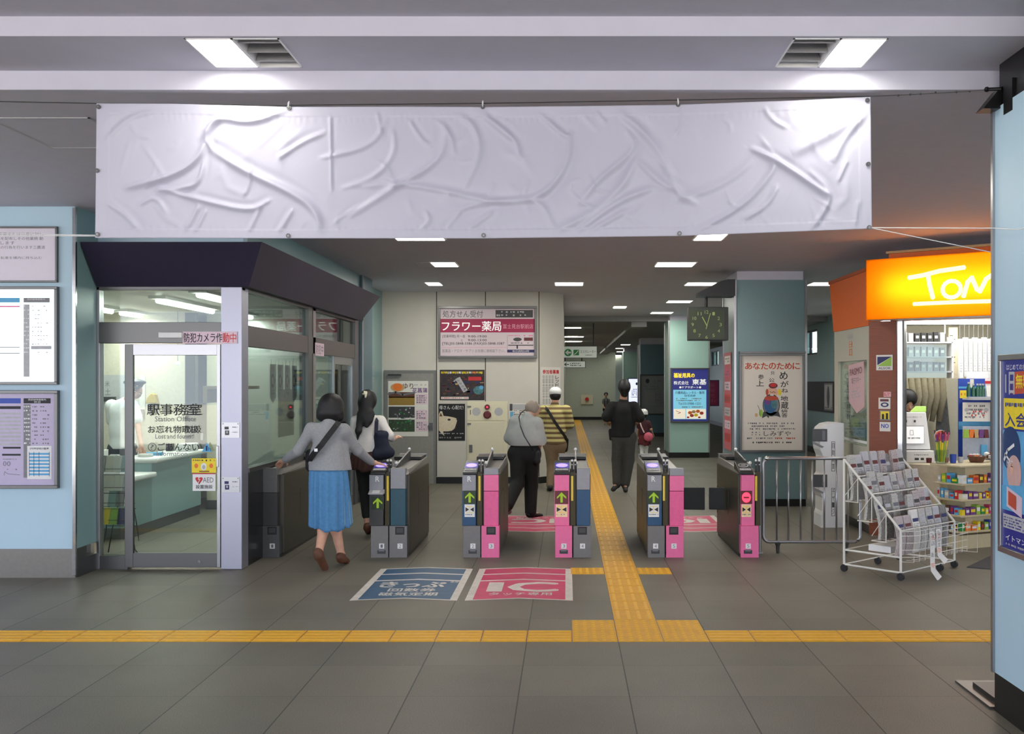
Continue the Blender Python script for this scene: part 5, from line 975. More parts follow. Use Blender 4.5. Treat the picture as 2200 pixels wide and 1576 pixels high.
s = MB(); s.sheet((3.378, 12.62, 2.3), (0, -1, 0), 1.2, .3, 120, 30); s.text('専用', 40, 3, 66, 9, M['lgrey'], 1); s.text('日', 50, 12, 62, 19, M['orange'], 1); s.text('口', 50, 21, 62, 29, M['orange'], 1); s.build('side_lettering', kk)
def kposter(y0, z0, w, h, m, label, fn, x=3.40):
    s = MB(); s.sheet((x, y0, z0), (0, -1, 0), w, h, 10, 10); s.slab(0, 0, 10, 10, m, .004); fn(s); return s.build('poster', label=label, cat='poster')
def f(s): s.text('PASMO', 1, 1, 9, 2.4, M['dkred'], 8, .01); s.text('電子マネー', 2, 3, 8, 4.2, M['inkgrey'], 8); s.bars(2, 5, 8, 7.5, 4, M['lgrey'], 8, cell=.8)
s = MB(); s.sheet((3.395, 12.2, 1.9), (.0, -1, .06), .62, .55, 10, 10, V=(0, -.06, -1)); s.prism([(0, 0, 0), (10, 0, 0), (10, 9.4, 0), (5, 10.6, 0), (0, 8, 0)], (0, 0, .004), mat('pasmo_pink', (216, 178, 184), .5)); f(s); s.build('poster', label='pale pink electronic money poster tilted in the kiosk side window', cat='poster')
def f(s):
    for k in range(4): s.bars(1, .8 + k * 2.4, 9, 1.4 + k * 2.4, 1, M['inkgrey'], 8, cell=1.5); s.rect(2, 1.6 + k * 2.4, 4, 2.9 + k * 2.4, M['gate_dark'], 8); s.rect(6, 1.6 + k * 2.4, 8, 2.9 + k * 2.4, M['gate_dark'], 8)
kposter(12.42, 1.75, .2, .5, M['paper'], 'narrow white sheet of small pictures behind the kiosk side window', f, 3.43)
kposter(12.3, 1.30, .8, .27, mat('greenish', (110, 150, 120), .5, noise=.4, scale=8), 'green and blue landscape picture low in the kiosk side window', lambda s: (s.rect(1, 1, 5, 5, M['lime'], 8), s.rect(2, 5, 9, 9, M['skyblue'], 8), s.rect(6, 2, 9, 5, M['teal_panel'], 8)), 3.43)
# wood pillar + post
b = MB(); b.hexa([(3.37, 11.30, 0), (3.62, 11.12, 0), (3.72, 11.25, 0), (3.47, 11.45, 0)], [(3.37, 11.30, 2.37), (3.62, 11.12, 2.37), (3.72, 11.25, 2.37), (3.47, 11.45, 2.37)], mat('wood_slats', (132, 70, 44), .5, noise=.2, kind='brush', scale=6)); b.build('wood_pillar', kk)
b = MB(); b.obox((3.655, 11.09), (KE.x, KE.y), .05, .06, 0, 2.37, M['chrome']); b.build('front_post', kk)
b = MB(); b.obox((3.69, 11.10), (KE.x, KE.y), .035, .08, 0, 2.37, M['steel_dark']); b.build('window_jamb', kk)
PD = 11.13
def small(x0, y0, x1, y1, base, label, fn, d=None):
    x0r = x0
    s = MB(); q0 = P(x0, y0, 11.2); w_ = (x1 - x0) * 11.2 / F / .82; h_ = (y1 - y0) * 11.2 / F
    tq = (q0.x - 3.37) / .25; O = Vector((3.37 + .25 * tq, 11.30 - .18 * tq, q0.z)) + Vector((-.584, -.811, 0)) * .003
    s.sheet(O, (.811, -.584, 0), w_, h_, x1 - x0, y1 - y0); s.slab(0, 0, x1 - x0, y1 - y0, base, .003); fn(s); return s.build('sticker', label=label, cat='sticker')
small(1886, 762, 1915, 795, M['paper'], 'security company sticker with a yellow and blue triangle on the kiosk wood pillar', lambda s: (s.poly([(2, 24), (27, 4), (27, 24)], M['lime'], 6), s.poly([(2, 4), (27, 4), (2, 22)], M['navy'], 6), s.text('ALSOK', 4, 26, 26, 31, M['navy'], 6, .02)))
small(1899, 841, 1912, 852, mat('pale_red', (220, 170, 170), .5), 'tiny pale red sticker on the kiosk wood pillar', lambda s: s.bars(1, 2, 12, 9, 2, M['red'], 6, cell=3))
small(1890, 854, 1911, 878, M['paper'], 'white sticker with a red bar and dark ring on the kiosk wood pillar', lambda s: (s.rect(3, 3, 18, 8, M['dkred'], 6), s.disc(11, 15, 7, 5, M['navy'], 6), s.disc(11, 15, 4, 2.5, M['paper'], 7)))
small(1892, 881, 1911, 903, M['grey'], 'yellow and black square sticker on the kiosk wood pillar', lambda s: (s.rect(2, 2, 17, 19, M['yel2'], 6), s.rect(4, 8, 8, 19, M['ink'], 7), s.rect(11, 6, 15, 19, M['ink'], 7)))
small(1892, 906, 1911, 926, M['paper'], 'white NO sticker with blue letters on the kiosk wood pillar', lambda s: s.text('NO', 3, 4, 16, 13, M['blue'], 6, .04))
# interior: walls, ceiling
kw = mat('kiosk_wall', (206, 202, 186), .6, noise=.03)
b = MB(); b.box(3.5, 13.0, 0, 6.0, 13.1, 2.6, kw); b.build('back_wall', kk)
b = MB(); b.prism([kq(.1, -.3, 2.42), kq(2.6, -.3, 2.42), (5.95, 9.3, 2.42), (5.95, 13.0, 2.42), (3.52, 13.0, 2.42)], (0, 0, .04), M['white']); b.build('kiosk_ceiling', kk)
b = MB(); b.box(3.75, 11.9, 2.385, 5.2, 12.05, 2.42, M['tubeglow']); b.build('ceiling_tube', kk)
area('lamp', (4.4, 11.6, 2.37), 1.4, .8, L_KIOSK * 1.6, (1, 1, .97), parent=kk); area('lamp', (5.0, 10.5, 2.37), .9, .6, L_KIOSK, (1, 1, .97), parent=kk)
b = MB(); b.box(5.6, 9.2, 0, 5.7, 13.0, 2.42, kw); b.build('right_wall', kk)
b = MB(); b.box(3.78, 12.78, 1.95, 4.62, 12.98, 2.25, M['lgrey']); 
b.build('wall_cupboard', label='grey wall cupboard high on the kiosk back wall', cat='cupboard')
# shelf with hanging packets in a clear plastic sheet: left block px 1935-2035, y 716-812
KD = 12.1
sh = thing('packet_rack', 'clear hanging rack of small grey packets at the top left of the kiosk opening', 'rack', tuple(P(1985, 812, KD)))
b = MB().px(KD)
for yy in (735, 766, 797): b.box(1928, yy, 0, 2036, yy + 3, .16, M['lgrey'])
b.box(2034, 724, 0, 2038, 812, .16, M['white']); b.build('shelves', sh)
b = MB().px(KD - .17); b.box(1928, 740, 0, 2034, 811, .002, M['glass']); b.build('clear_sheet', sh)
a_ = P(1940, 716, KD); c_ = P(2030, 716, KD); b = MB(); b.tube([a_, (a_.x, a_.y, 2.42)], .006, M['white'], 6); b.tube([c_, (c_.x, c_.y, 2.42)], .006, M['white'], 6); b.tube([a_, P(1940, 800, KD)], .006, M['white'], 6); b.build('hanger', sh)
r = random.Random(12)
for row, (y1, n) in enumerate(((735, 7), (766, 7), (797, 8))):
    for k in range(n):
        x = 1936 + k * 13.5; 
        if x > 2024: continue
        c = [M['lgrey'], M['black'], M['grey']][1 if (row == 0 and 2 <= k <= 5) else (0 if r.random() < .5 else 2)]
        s = MB().px(KD - .02); s.slab(x, y1 - 19 - r.random() * 3, x + 9.5, y1 - .2, c, .05); s.rect(x + 1.5, y1 - 14, x + 8, y1 - 8, M['paper'] if c is not M['black'] else M['grey'], 1, .05)
        s.build('packet', label='%s packet from the left on the %s tier of the hanging kiosk rack' % (ORD[k], ['top', 'middle', 'bottom'][row]), cat='packet', group='hanging rack packets, tier %d' % (row + 1))
# narrow panel with marks
s = MB().px(12.3); s.slab(2037, 703, 2056, 813, M['beige'], .02); [s.rect(2039 + (k % 2) * 5, 720 + q, 2046 + (k % 2) * 5, 721.5 + q, M['ink'], 1, .02) for k, q in enumerate((0, 8, 40, 46, 52, 58))]; s.build('price_board', label='narrow beige panel with short black marks inside the kiosk', cat='panel')
# white plastic curtain of hanging packs, right
cu = mat('pack_white', (226, 226, 222), .4, noise=.03)
for i in range(9):
    x = 2058 + i * 10
    s = MB().px(11.9); yb_ = 812 - (i % 3) * 3; s.slab(x, 728 - (i % 2) * 3, x + 8.5, yb_, cu, .05); s.rect(x + 1, 732, x + 7, 745, M['lgrey'], 1, .05); s.bars(x + 1, 750, x + 7, 800, 9, M['lgrey'], 2, .8, .05, cell=2)
    c_ = P(x + 4, 726, 11.88); s.world(); s.tube([c_, (c_.x, c_.y, 2.42)], .002, M['grey'], 5); s.build('hanging_pack', label='%s white plastic pack from the left hanging from the kiosk ceiling' % ORD[i], cat='pack', group='white packs hanging in the kiosk')
s = MB().px(11.8); s.slab(2076, 798, 2122, 832, M['white'], .01); s.build('white_card', label='blank white card under the hanging packs in the kiosk', cat='card')
# curtains
cc = mat('curtain', (176, 168, 144), .8, noise=.1)
s = MB()
for i in range(7):
    x0 = 1936 + i * 14; pts = [P(x0 + 8 - i * .5, 812, 12.5), P(x0 + 2 + (10 - i), 850, 12.48), P(x0 - 2 + i * 1.2 - (i > 3) * 8, 905, 12.5)]; s.tube(pts, .04, cc, 10, rs=[.035, .045, .03])
s.build('curtain', label='beige gathered curtain behind the kiosk clerk', cat='curtain', smooth=True)
# hanging grey coat
co_ = thing('coat', 'dark grey jacket on a hanger inside the kiosk', 'coat', tuple(P(2022, 935, 12.6)))
s = MB(); s.tube([P(2022, 818, 12.6), P(2022, 832, 12.6)], .008, M['white'], 6); s.prism([P(2008, 845, 12.6), P(2022, 830, 12.6), P(2036, 845, 12.6)], (0, .02, 0), M['lgrey']); s.build('hanger', co_)
s = MB(); s.hexa([P(2010, 925, 12.5), P(2042, 935, 12.5), P(2042, 935, 12.68), P(2010, 925, 12.68)], [P(2014, 848, 12.52), P(2034, 848, 12.52), P(2034, 848, 12.66), P(2014, 848, 12.66)], mat('coat_grey', (92, 92, 96), .8, noise=.2)); s.build('cloth', co_, bevel=.02)
# register / copier
rg = thing('register', 'white touch screen machine on the kiosk counter below the clerk', 'register', tuple(P(1962, 1000, 11.35)))
RD = 11.35
s = MB(); s.hexa([P(1940, 965, RD), P(1999, 965, RD), P(1999, 965, RD + .3), P(1940, 965, RD + .3)], [P(1940, 885, RD + .12), P(1989, 885, RD + .12), P(1989, 885, RD + .32), P(1940, 885, RD + .32)], M['white']); s.build('housing', rg, bevel=.01)
s = MB(); a, b_, c, d_ = P(1942, 958, RD + .005), P(1990, 958, RD + .005), P(1986, 888, RD + .115), P(1942, 888, RD + .115)
U_ = (b_ - a); V_ = (a - d_); s.sheet(d_ + Vector((0, -.012, 0)), U_, U_.length, V_.length, 56, 70, V=V_.normalized()); s.text('TOUCH 商品カード', 2, 6, 44, 9, M['inkgrey'], 1); s.rect(2, 14, 7, 19, M['gate_dark']); s.rect(24, 14, 29, 19, M['gate_dark']); s.rect(2, 26, 50, 66, M['lgrey']); s.rect(3, 28, 49, 64, M['lwhite'], 2); s.line([(14, 46), (15, 36), (22, 36), (23, 46), (14, 46)], 1, M['grey'], 3); s.bars(4, 50, 40, 56, 1, M['grey'], 3, cell=2); s.build('screen', rg)
s = MB().px(RD); s.slab(1932, 968, 2008, 1002, M['lgrey'], .0); s = MB(); q0, q1 = P(1942, 994, RD - .1), P(2008, 968, RD - .1); s.box(q0.x, RD - .1, q0.z, q1.x, RD + .25, q1.z, M['white']); s.px(RD - .1); s.rect(1965, 983, 1974, 988, M['gate_dark']); s.rect(1978, 983, 1985, 988, M['gate_dark']); s.bars(1960, 975, 1995, 979, 1, M['inkgrey'], 1, cell=4); s.build('base', rg, bevel=.006)
# counter carrying it
s = MB(); s.hexa([(3.74, 11.22, 0), (4.05, 10.99, 0), (4.45, 11.5, 0), (3.76, 11.68, 0)], [(3.74, 11.22, .80), (4.05, 10.99, .80), (4.45, 11.5, .80), (3.76, 11.68, .80)], M['beige']); s.build('counter', label='beige kiosk counter carrying the white touch screen machine', cat='counter', bevel=.01)
s = MB(); s.hexa([P(1954, 885, 11.55), P(1990, 885, 11.55), P(1990, 885, 11.7), P(1954, 885, 11.7)], [P(1966, 872, 11.6), P(1990, 872, 11.6), P(1990, 872, 11.68), P(1966, 872, 11.68)], M['lime']); s.build('green_bag', label='small green packet lying on top of the white kiosk machine', cat='packet', bevel=.01)
# blue cabinet with green bottles
SD = 11.4
cbn = thing('drug_shelf', 'blue backed shelf stand with green bottles and a white price board', 'shelf', tuple(P(2105, 1010, SD)))
s = MB().px(SD + .2); s.slab(2058, 813, 2150, 1000, M['blue'], .02); s.rect(2058, 830, 2150, 834, M['skyblue'], 1, .02); s.rect(2058, 905, 2150, 922, M['skyblue'], 1, .02); s.build('back_panel', cbn)
s = MB().px(SD + .2); s.box(2066, 852, 0, 2144, 858, .3, M['lgrey']); s.build('shelf', cbn)
s = MB().px(SD); s.slab(2068, 864, 2127, 905, M['paper'], .008); s.bars(2072, 868, 2122, 900, 4, M['inkgrey'], 1, .7, .008, cell=4); s.bars(2086, 880, 2120, 896, 2, M['red'], 2, .7, .008, cell=4); s.disc(2076, 880, 5, 4, M['lgrey'], 3, .008); s.disc(2118, 880, 5, 4, M['lgrey'], 3, .008); s.build('price_board', cbn)
s = MB().px(SD); s.slab(2068, 915, 2127, 992, mat('pale_blue_board', (176, 186, 200), .4), .008); s.build('lower_board', cbn)
s = MB().px(SD); s.slab(2128, 862, 2150, 1000, M['navy'], .05); [s.rect(2130, 868 + k * 28, 2136, 884 + k * 28, M['skyblue'], 1, .05) for k in range(5)]; s.build('side_rack', cbn)
for i, x in enumerate((2081, 2091, 2100, 2106, 2112)):
    c_ = P(x, 851.5, SD + .02); s = MB(); h_ = .14 if i else .16; s.lathe(c_, [(.022, 0), (.023, h_ * .6), (.012, h_ * .8), (.010, h_ * .9)], mat('bottle_green', (20, 84, 60), .25), 14); s.lathe(c_ + Vector((0, 0, h_ * .9)), [(.012, 0), (.012, .02)], M['lgrey'], 12); s.build('bottle', label='%s dark green bottle from the left on the kiosk shelf' % ORD[i], cat='bottle', group='green bottles on the kiosk shelf')
c_ = P(2125, 851.5, SD + .02); s = MB(); s.hexa([c_ + Vector(v) for v in ((-.03, -.02, 0), (.03, -.02, 0), (.03, .02, 0), (-.03, .02, 0))], [c_ + Vector(v) for v in ((-.045, -.005, .21), (.045, -.005, .21), (.045, .005, .21), (-.045, .005, .21))], M['white']); s.lathe(c_ + Vector((0, 0, .21)), [(.02, 0), (.02, .05)], M['white'], 12); s.px(SD - .02 + .012); s.rect(2116, 818, 2132, 824, M['red'], 3); s.build('tube_pack', label='white and red tube standing beside the green bottles', cat='tube')
s = MB().px(SD + .02); s.slab(2084, 814, 2092, 832, M['paper'], .004); s.build('price_tag', label='small white tag in front of the green bottles', cat='tag')
for x0, lab in ((2062, 'left'), (2133, 'right')): s = MB().px(SD - .12); s.slab(x0, 838, x0 + 14, 855, M['yel2'], .004); s.bars(x0 + 2, 842, x0 + 12, 851, 1, M['orange'], 1, .9, .004, cell=4); s.build('price_tag', label='bright yellow price tag at the %s end of the green bottle shelf' % lab, cat='tag')
for i, (x, c) in enumerate(((2070, 'lime'), (2082, 'orange'), (2090, 'tan'), (2103, 'purple'), (2112, 'dkred'))):
    s = MB().px(SD - .05); s.prism([(x, 922, 0), (x + 9, 922, 0), (x + 11, 940, 0), (x - 2, 940, 0)], (0, 0, .03), M[c]); s.build('snack_bag', label='%s snack bag hanging below the white price board' % {'lime': 'green', 'orange': 'orange', 'tan': 'tan', 'purple': 'purple', 'dkred': 'dark red'}[c], cat='bag', bevel=.004)
s = MB().px(SD - .02); s.slab(2107, 955, 2120, 980, M['skyblue'], .02); s.build('blue_packet', label='pale blue packet low on the kiosk board', cat='packet')
# tiered gondola of sweets
gn = thing('sweets_shelf', 'beige tiered kiosk shelf unit filled with sweets and small boxes', 'shelf', (4.3, 10.7, 0))
G0 = Vector((3.80, 10.62, 0)); G1 = Vector((3.99, 10.27, 0)); G2 = Vector((4.75, 10.62, 0)); G3 = Vector((4.5, 11.2, 0))
gb = mat('shelf_beige', (200, 186, 150), .5, noise=.03)
def gpoly(k): # inset k towards centre
    c = (G0 + G1 + G2 + G3) / 4
    return [g_ + (c - g_) * k for g_ in (G0, G1, G2, G3)]
def zpl(z, k, t, m, b): q = gpoly(k); b.hexa([(p.x, p.y, z) for p in q], [(p.x, p.y, z + t) for p in q], m)
b = MB(); zpl(0, .06, .14, gb, b); b.build('plinth', gn); b = MB(); zpl(.14, .42, .68, gb, b); b.build('core', gn)
TZ = (.16, .32, .48, .64, .83)
for z_, k_ in zip(TZ, (.0, .04, .07, .1, .0)): b = MB(); zpl(z_, k_, .02, gb, b); b.build('tier', gn, bevel=.006)
r = random.Random(21); prod = ['red', 'yel2', 'lime', 'blue', 'white', 'orange', 'green', 'pink_dk', 'brown', 'skyblue', 'purple', 'cream', 'dkred', 'lgrey']
tn = ['bottom', 'second', 'third', 'fourth']
for ti in range(4):
    q = gpoly(.07 + .02 * ti); z_ = TZ[ti] + .02
    for (a, c, nm) in ((q[0], q[1], 'short left side'), (q[1], q[2], 'long front side')):
        L = (c - a).length; u = (c - a).normalized(); w_ = Vector((-u.y, u.x, 0)); pos = .02
        while pos < L - .07:
            ww = r.choice([.045, .06, .08]); h_ = r.uniform(.05, .10); cp = a + u * (pos + ww / 2) + w_ * .05; m_ = M[r.choice(prod)]
            s = MB(); s.obox((cp.x, cp.y), (u.x, u.y), ww - .006, .07, z_, z_ + h_, m_); 
            fr_ = cp - w_ * .0352; s.sheet(fr_ - u * (ww / 2 - .01) + Vector((0, 0, z_ + h_ * .75)), u, ww - .02, h_ * .4, 1, 1); s.rect(0, 0, 1, 1, M[r.choice(['white', 'yel2', 'red', 'cream'])], 1)
            s.build('sweets_box', label='small sweets box on the %s tier of the kiosk shelf, %s' % (tn[ti], nm), cat='box', group='sweets boxes, %s tier, %s' % (tn[ti], nm)); pos += ww + .004
    s = MB(); q = gpoly(.0 + (.04, .03, .04, .07)[ti] * .0); 
# on top
def bask(x, y, d, rr, lab, m, cols_):
    c_ = P(x, y, d); c_.z = .852; t = thing('basket', lab, 'basket', tuple(c_)); s = MB(); s.lathe(c_, [(rr * .7, 0), (rr, .06), (rr * .95, .065), (rr * .66, .008)], m, 20); s.build('bowl', t)
    rr_ = random.Random(int(x)); s = MB()
    for k in range(26): a = rr_.uniform(0, 6.3); q = rr_.uniform(0, rr * .7); s.ball(c_ + Vector((q * math.cos(a), q * math.sin(a), .05 + rr_.uniform(0, .03))), .017, M[rr_.choice(cols_)], 6, (1.3, .8, .7))
    so_ = s.build('sweets', t); so_['kind'] = 'stuff'
bask(2098, 997, 10.75, .095, 'brown basket of mixed sweets on top of the kiosk shelf', M['brown'], ['red', 'orange', 'white', 'cream', 'dkred'])
s = MB(); c_ = P(2133, 1000, 10.8); c_.z = .852
for k in range(14): rr_ = random.Random(k); s.ball(c_ + Vector((rr_.uniform(-.07, .07), rr_.uniform(-.05, .05), .03 + rr_.uniform(0, .06))), .034, M[['lgrey', 'white', 'steel', 'brown'][k % 4]], 7, (1, .8, .8))
s.build('snack_pack', label='clear pack of silvery snacks beside the brown sweets basket', cat='pack')
jar = thing('candy_jar', 'clear pot of purple and pink stick candies with a round sign above', 'jar', tuple(Vector((P(2022, 0, 10.62).x, 10.62, .852))))
c_ = Vector(jar.location); s = MB(); s.lathe(c_, [(.055, 0), (.06, .01), (.075, .14), (.073, .14), (.055, .012)], M['glass'], 18); s.build('pot', jar)
for k in range(16):
    a = k * 2.4; q = .012 + .04 * (k / 16); s = MB(); b0 = c_ + Vector((q * .6 * math.cos(a), q * .6 * math.sin(a), .012)); b1 = c_ + Vector((q * 1.7 * math.cos(a), q * 1.7 * math.sin(a), .30 + .02 * (k % 3))); mid = b0 + (b1 - b0) * .72
    s.tube([b0, mid], .007, M['yel2'] if k % 2 else M['lime'], 6); s.tube([mid, b1], .009, M[['purple', 'pink_dk', 'dkred'][k % 3]], 6); s.build('candy_stick', jar)
s = MB(); q = P(2021, 937, 10.62); s.tube([Vector((c_.x, 10.625, .96)), Vector((c_.x, 10.625, q.z))], .003, M['white'], 6); s.px(10.615); s.disc(2021, 937, 14, 14, M['white'], 1); s.disc(2021, 937, 12.5, 12.5, M['orange'], 3); s.disc(2021, 932, 8, 4, M['ochre_red'], 4); s.rect(2010, 939, 2032, 943, M['yel2'], 5); s.disc(2021, 952, 4, 4, MATS['flesh'], 4); s.build('round_sign', jar)
for i, (x, rr, hh, c, lab) in enumerate(((2050, .035, .09, 'blue', 'blue and white cup beside the stick candies'), (1998, .03, .05, 'dkred', 'small dark red pot left of the stick candies'), (2066, .028, .06, 'lgrey', 'small grey pot right of the blue cup'), (2036, .02, .05, 'red', 'tiny red pot under the round candy sign'))):
    c_ = Vector((P(x, 0, 10.6 + i * .02).x, 10.6 + i * .02 + .03, .852)); s = MB(); s.lathe(c_, [(rr * .85, 0), (rr, hh), (rr * .9, hh), (rr * .8, .01)], M[c], 14); s.build('cup', label=lab, cat='cup')
# door mat
s = MB(); s.prism([(3.66, 9.28, .0), (4.4, 8.9, 0), (5.2, 9.6, 0), (4.9, 10.45, 0), (4.38, 10.2, 0)], (0, 0, .008), M['mat_rug']); s.build('door_mat', label='dark grey doormat on the floor before the kiosk shelves', cat='mat')

# ================= NEWSPAPER RACK =================
A0 = Vector((2.49, 9.10, 0)); S_ = Vector((.66, -.75, 0)); W_ = Vector((.75, .66, 0)); SL, WL = .56, .92
rk = thing('newspaper_rack', 'white wheeled wire newspaper rack in front of the kiosk', 'rack', tuple(A0 + S_ * .28 + W_ * .46))
def R_(s_, w_, z_): return A0 + S_ * (SL * s_) + W_ * (WL * w_) + Vector((0, 0, z_))
wm_ = mat('rack_white', (226, 224, 214), .4, noise=.02)
for w_ in (0, 1):
    b = MB()
    b.tube([R_(0, w_, .06), R_(0, w_, 1.01)], .011, wm_, 8); b.tube([R_(1, w_, .06), R_(1, w_, .424)], .011, wm_, 8); b.tube([R_(0, w_, 1.005), R_(1, w_, .424)], .011, wm_, 8)
    b.tube([R_(0, w_, .065), R_(1, w_, .065)], .009, wm_, 8); b.tube([R_(0, w_, .195), R_(1, w_, .195)], .009, wm_, 8)
    for k, zz in enumerate((.63, .47, .31)):
        s0, s1 = k * .25, (k + 1) * .25; zt_ = 1.005 - .581 * s1
        b.tube([R_(s0, w_, zz), R_(s1, w_, zz)], .005, wm_, 6); b.tube([R_(s1, w_, zz), R_(s1, w_, zt_)], .005, wm_, 6); b.tube([R_(s0, w_, zz + .04), R_(s1, w_, zt_ - .02)], .003, wm_, 6)
    b.build('side_frame', rk)
b = MB()
for s_, z_ in ((0, .065), (1, .065), (0, .195), (0, 1.0), (1, .424), (.25, .86), (.5, .715), (.75, .57), (0, .63), (.25, .47), (.5, .31), (.25, .63), (.5, .47), (.75, .31)): b.tube([R_(s_, 0, z_), R_(s_, 1, z_)], .006, wm_, 8)
b.build('cross_bars', rk)
b = MB()
for k in range(3):
    for i in range(1, 8): b.tube([R_(k * .25, i / 8, (.63, .47, .31)[k]), R_((k + 1) * .25, i / 8, (.63, .47, .31)[k])], .003, wm_, 5)
b.build('shelf_wires', rk)
b = MB()
for z_ in (.20, .26, .32, .38, .42): b.tube([R_(1.02, 0, z_), R_(1.22, 0.05, z_ + .01), R_(1.22, 1, z_ + .01)], .003, wm_, 5)
for i in range(11): b.tube([R_(1.0, i / 10, .16), R_(1.22, i / 10, .17), R_(1.23, i / 10, .43)], .003, wm_, 5)
b.tube([R_(1.0, 1, .42), R_(1.35, 1.05, .40), R_(1.35, 1.05, .16), R_(1, 1, .16)], .003, wm_, 5); b.build('front_basket', rk)
for s_, w_ in ((0, 0), (1, 0), (1, 1), (0, 1), (1, .72), (0, .6)):
    c_ = R_(s_, w_, 0); cs = MB(); cs.tube([c_ + W_ * -.012 + Vector((0, 0, .032)), c_ + W_ * .012 + Vector((0, 0, .032))], .032, M['black'], 16); cs.box(c_.x - .012, c_.y - .012, .03, c_.x + .012, c_.y + .012, .066, M['black']); cs.build('caster', rk)
np_m = [M['newsprint'], M['newsprint'], M['newsprint'], M['newsprint_dark'], M['lgrey'], M['newsprint_pink']]
rr_ = random.Random(33)
def newspaper(s_, w_, z_, hh, m, lab, grp, wid=.095, lean=.06):
    b = MB(); base = R_(s_, w_, z_); th_ = .028
    prof = []
    for i in range(7): f_ = i / 6; prof.append(base + S_ * (-lean * f_ * 1 + .03 * math.sin(f_ * 3.1) + .012 * (f_ > .99)) + Vector((0, 0, hh * f_)) )
    v = []; f = []
    for p in prof:
        tw = .005 * math.sin(p.z * 20)
        for a, c in ((-1, -1), (1, -1), (1, 1), (-1, 1)): v.append(p + W_ * (a * wid / 2 + tw) + S_ * (c * th_ / 2))
    # rounded folded top
    for a, c in ((-1, -.5), (1, -.5), (1, .5), (-1, .5)): v.append(prof[-1] + W_ * (a * wid / 2) + S_ * (c * th_ / 2) + Vector((0, 0, .014)))
    n_ = len(v) // 4
    for i in range(n_ - 1): f += [(i * 4 + k, i * 4 + (k + 1) % 4, i * 4 + 4 + (k + 1) % 4, i * 4 + 4 + k) for k in range(4)]
    f += [(3, 2, 1, 0), tuple(range(len(v) - 4, len(v)))]
    b.add(v, f, m)
    # print on the front
    O = prof[5] + S_ * (th_ / 2 + .002) - W_ * (wid / 2 - .008); Vd = (prof[3] - prof[5]).normalized()
    b.sheet(O, W_, wid - .016, (prof[3] - prof[5]).length, 10, 20, V=Vd)
    b.rect(0, 0, 10, 5, rr_.choice([M['inkgrey'], M['gate_dark'], M['dkred'], M['navy'], M['lgrey']]), 2); b.bars(0, 7, 10, 19, 5, M['inkgrey'], 2, cell=1.2)
    return b.build('newspaper', label=lab, cat='newspaper', group=grp)
rown = ['top', 'second', 'third']
for k, (zz, hh) in enumerate(((.64, .39), (.48, .38), (.32, .37))):
    for i in range(8):
        newspaper(k * .25 + .12, .065 + i * .125, zz, hh + rr_.uniform(-.03, .02), rr_.choice(np_m) if i else np_m[2], '%s folded newspaper from the left in the %s row of the white rack' % (ORD[i], rown[k]), 'newspapers in the %s rack row' % rown[k], .1, .05 + rr_.uniform(-.02, .02))
for i, (m, c) in enumerate((('red', 'red and yellow sports paper'), ('pink_dk', 'pink covered paper'), ('paper', 'white paper'), ('newsprint', 'grey paper'), ('newsprint', 'grey paper'), ('lgrey', 'pale paper'), ('newsprint_dark', 'dark paper'))):
    b = newspaper(.9, .08 + i * .135, .20, .36 - (i < 2) * .04, M[m] if i > 1 else M['newsprint_pink'], 'x', 'x', .11, .03)
    del b['group']; b['label'] = ['pink sports paper at the left end of the lowest rack row', 'second paper from the left in the lowest rack row', 'white paper standing third from the left in the lowest rack row', 'grey paper in the middle of the lowest rack row', 'grey paper right of the middle in the lowest rack row', 'pale paper second from the right in the lowest rack row', 'dark paper at the right end of the lowest rack row'][i]
# papers dangling over the basket front
for k, (w_, zt_, zb_, lab) in enumerate(((.28, .40, .02, 'long printed leaflet strip dangling from the rack basket to the floor'), (.40, .41, .14, 'short printed leaflet strip hanging on the rack basket'))):
    pts = [R_(1.25, w_, zt_ + .01), R_(1.27, w_, zt_ * .7 + .08), R_(1.26, w_ + .01, zb_ + .12), R_(1.28, w_, zb_ + .06), R_(1.36, w_ + .03, zb_ - (.012 if k == 0 else 0))]
    b = MB(); b.ribbon(pts, .075, S_, M['paper'], .002)
    for q in range(5):
        f_ = .08 + q * .15; i0 = min(int(f_ * 3), 2); p = pts[i0] + (pts[i0 + 1] - pts[i0]) * (f_ * 3 - i0); b.sheet(p + S_ * .004 - W_ * .03, W_, .06, .045, 10, 10, V=(pts[i0 + 1] - pts[i0]).normalized()); b.bars(0, 0, 10, 9, 3, M[['inkgrey', 'ochre_red', 'inkgrey', 'gate_dark', 'orange'][q]], 1, cell=1.6)
    b.build('leaflet', label=lab, cat='leaflet')
b = MB(); b.obox(tuple((R_(.55, .25, 0)).xy), (W_.x, W_.y), .3, .22, .205, .26, M['white']); b.build('carton', label='white carton lying low inside the newspaper rack', cat='box')
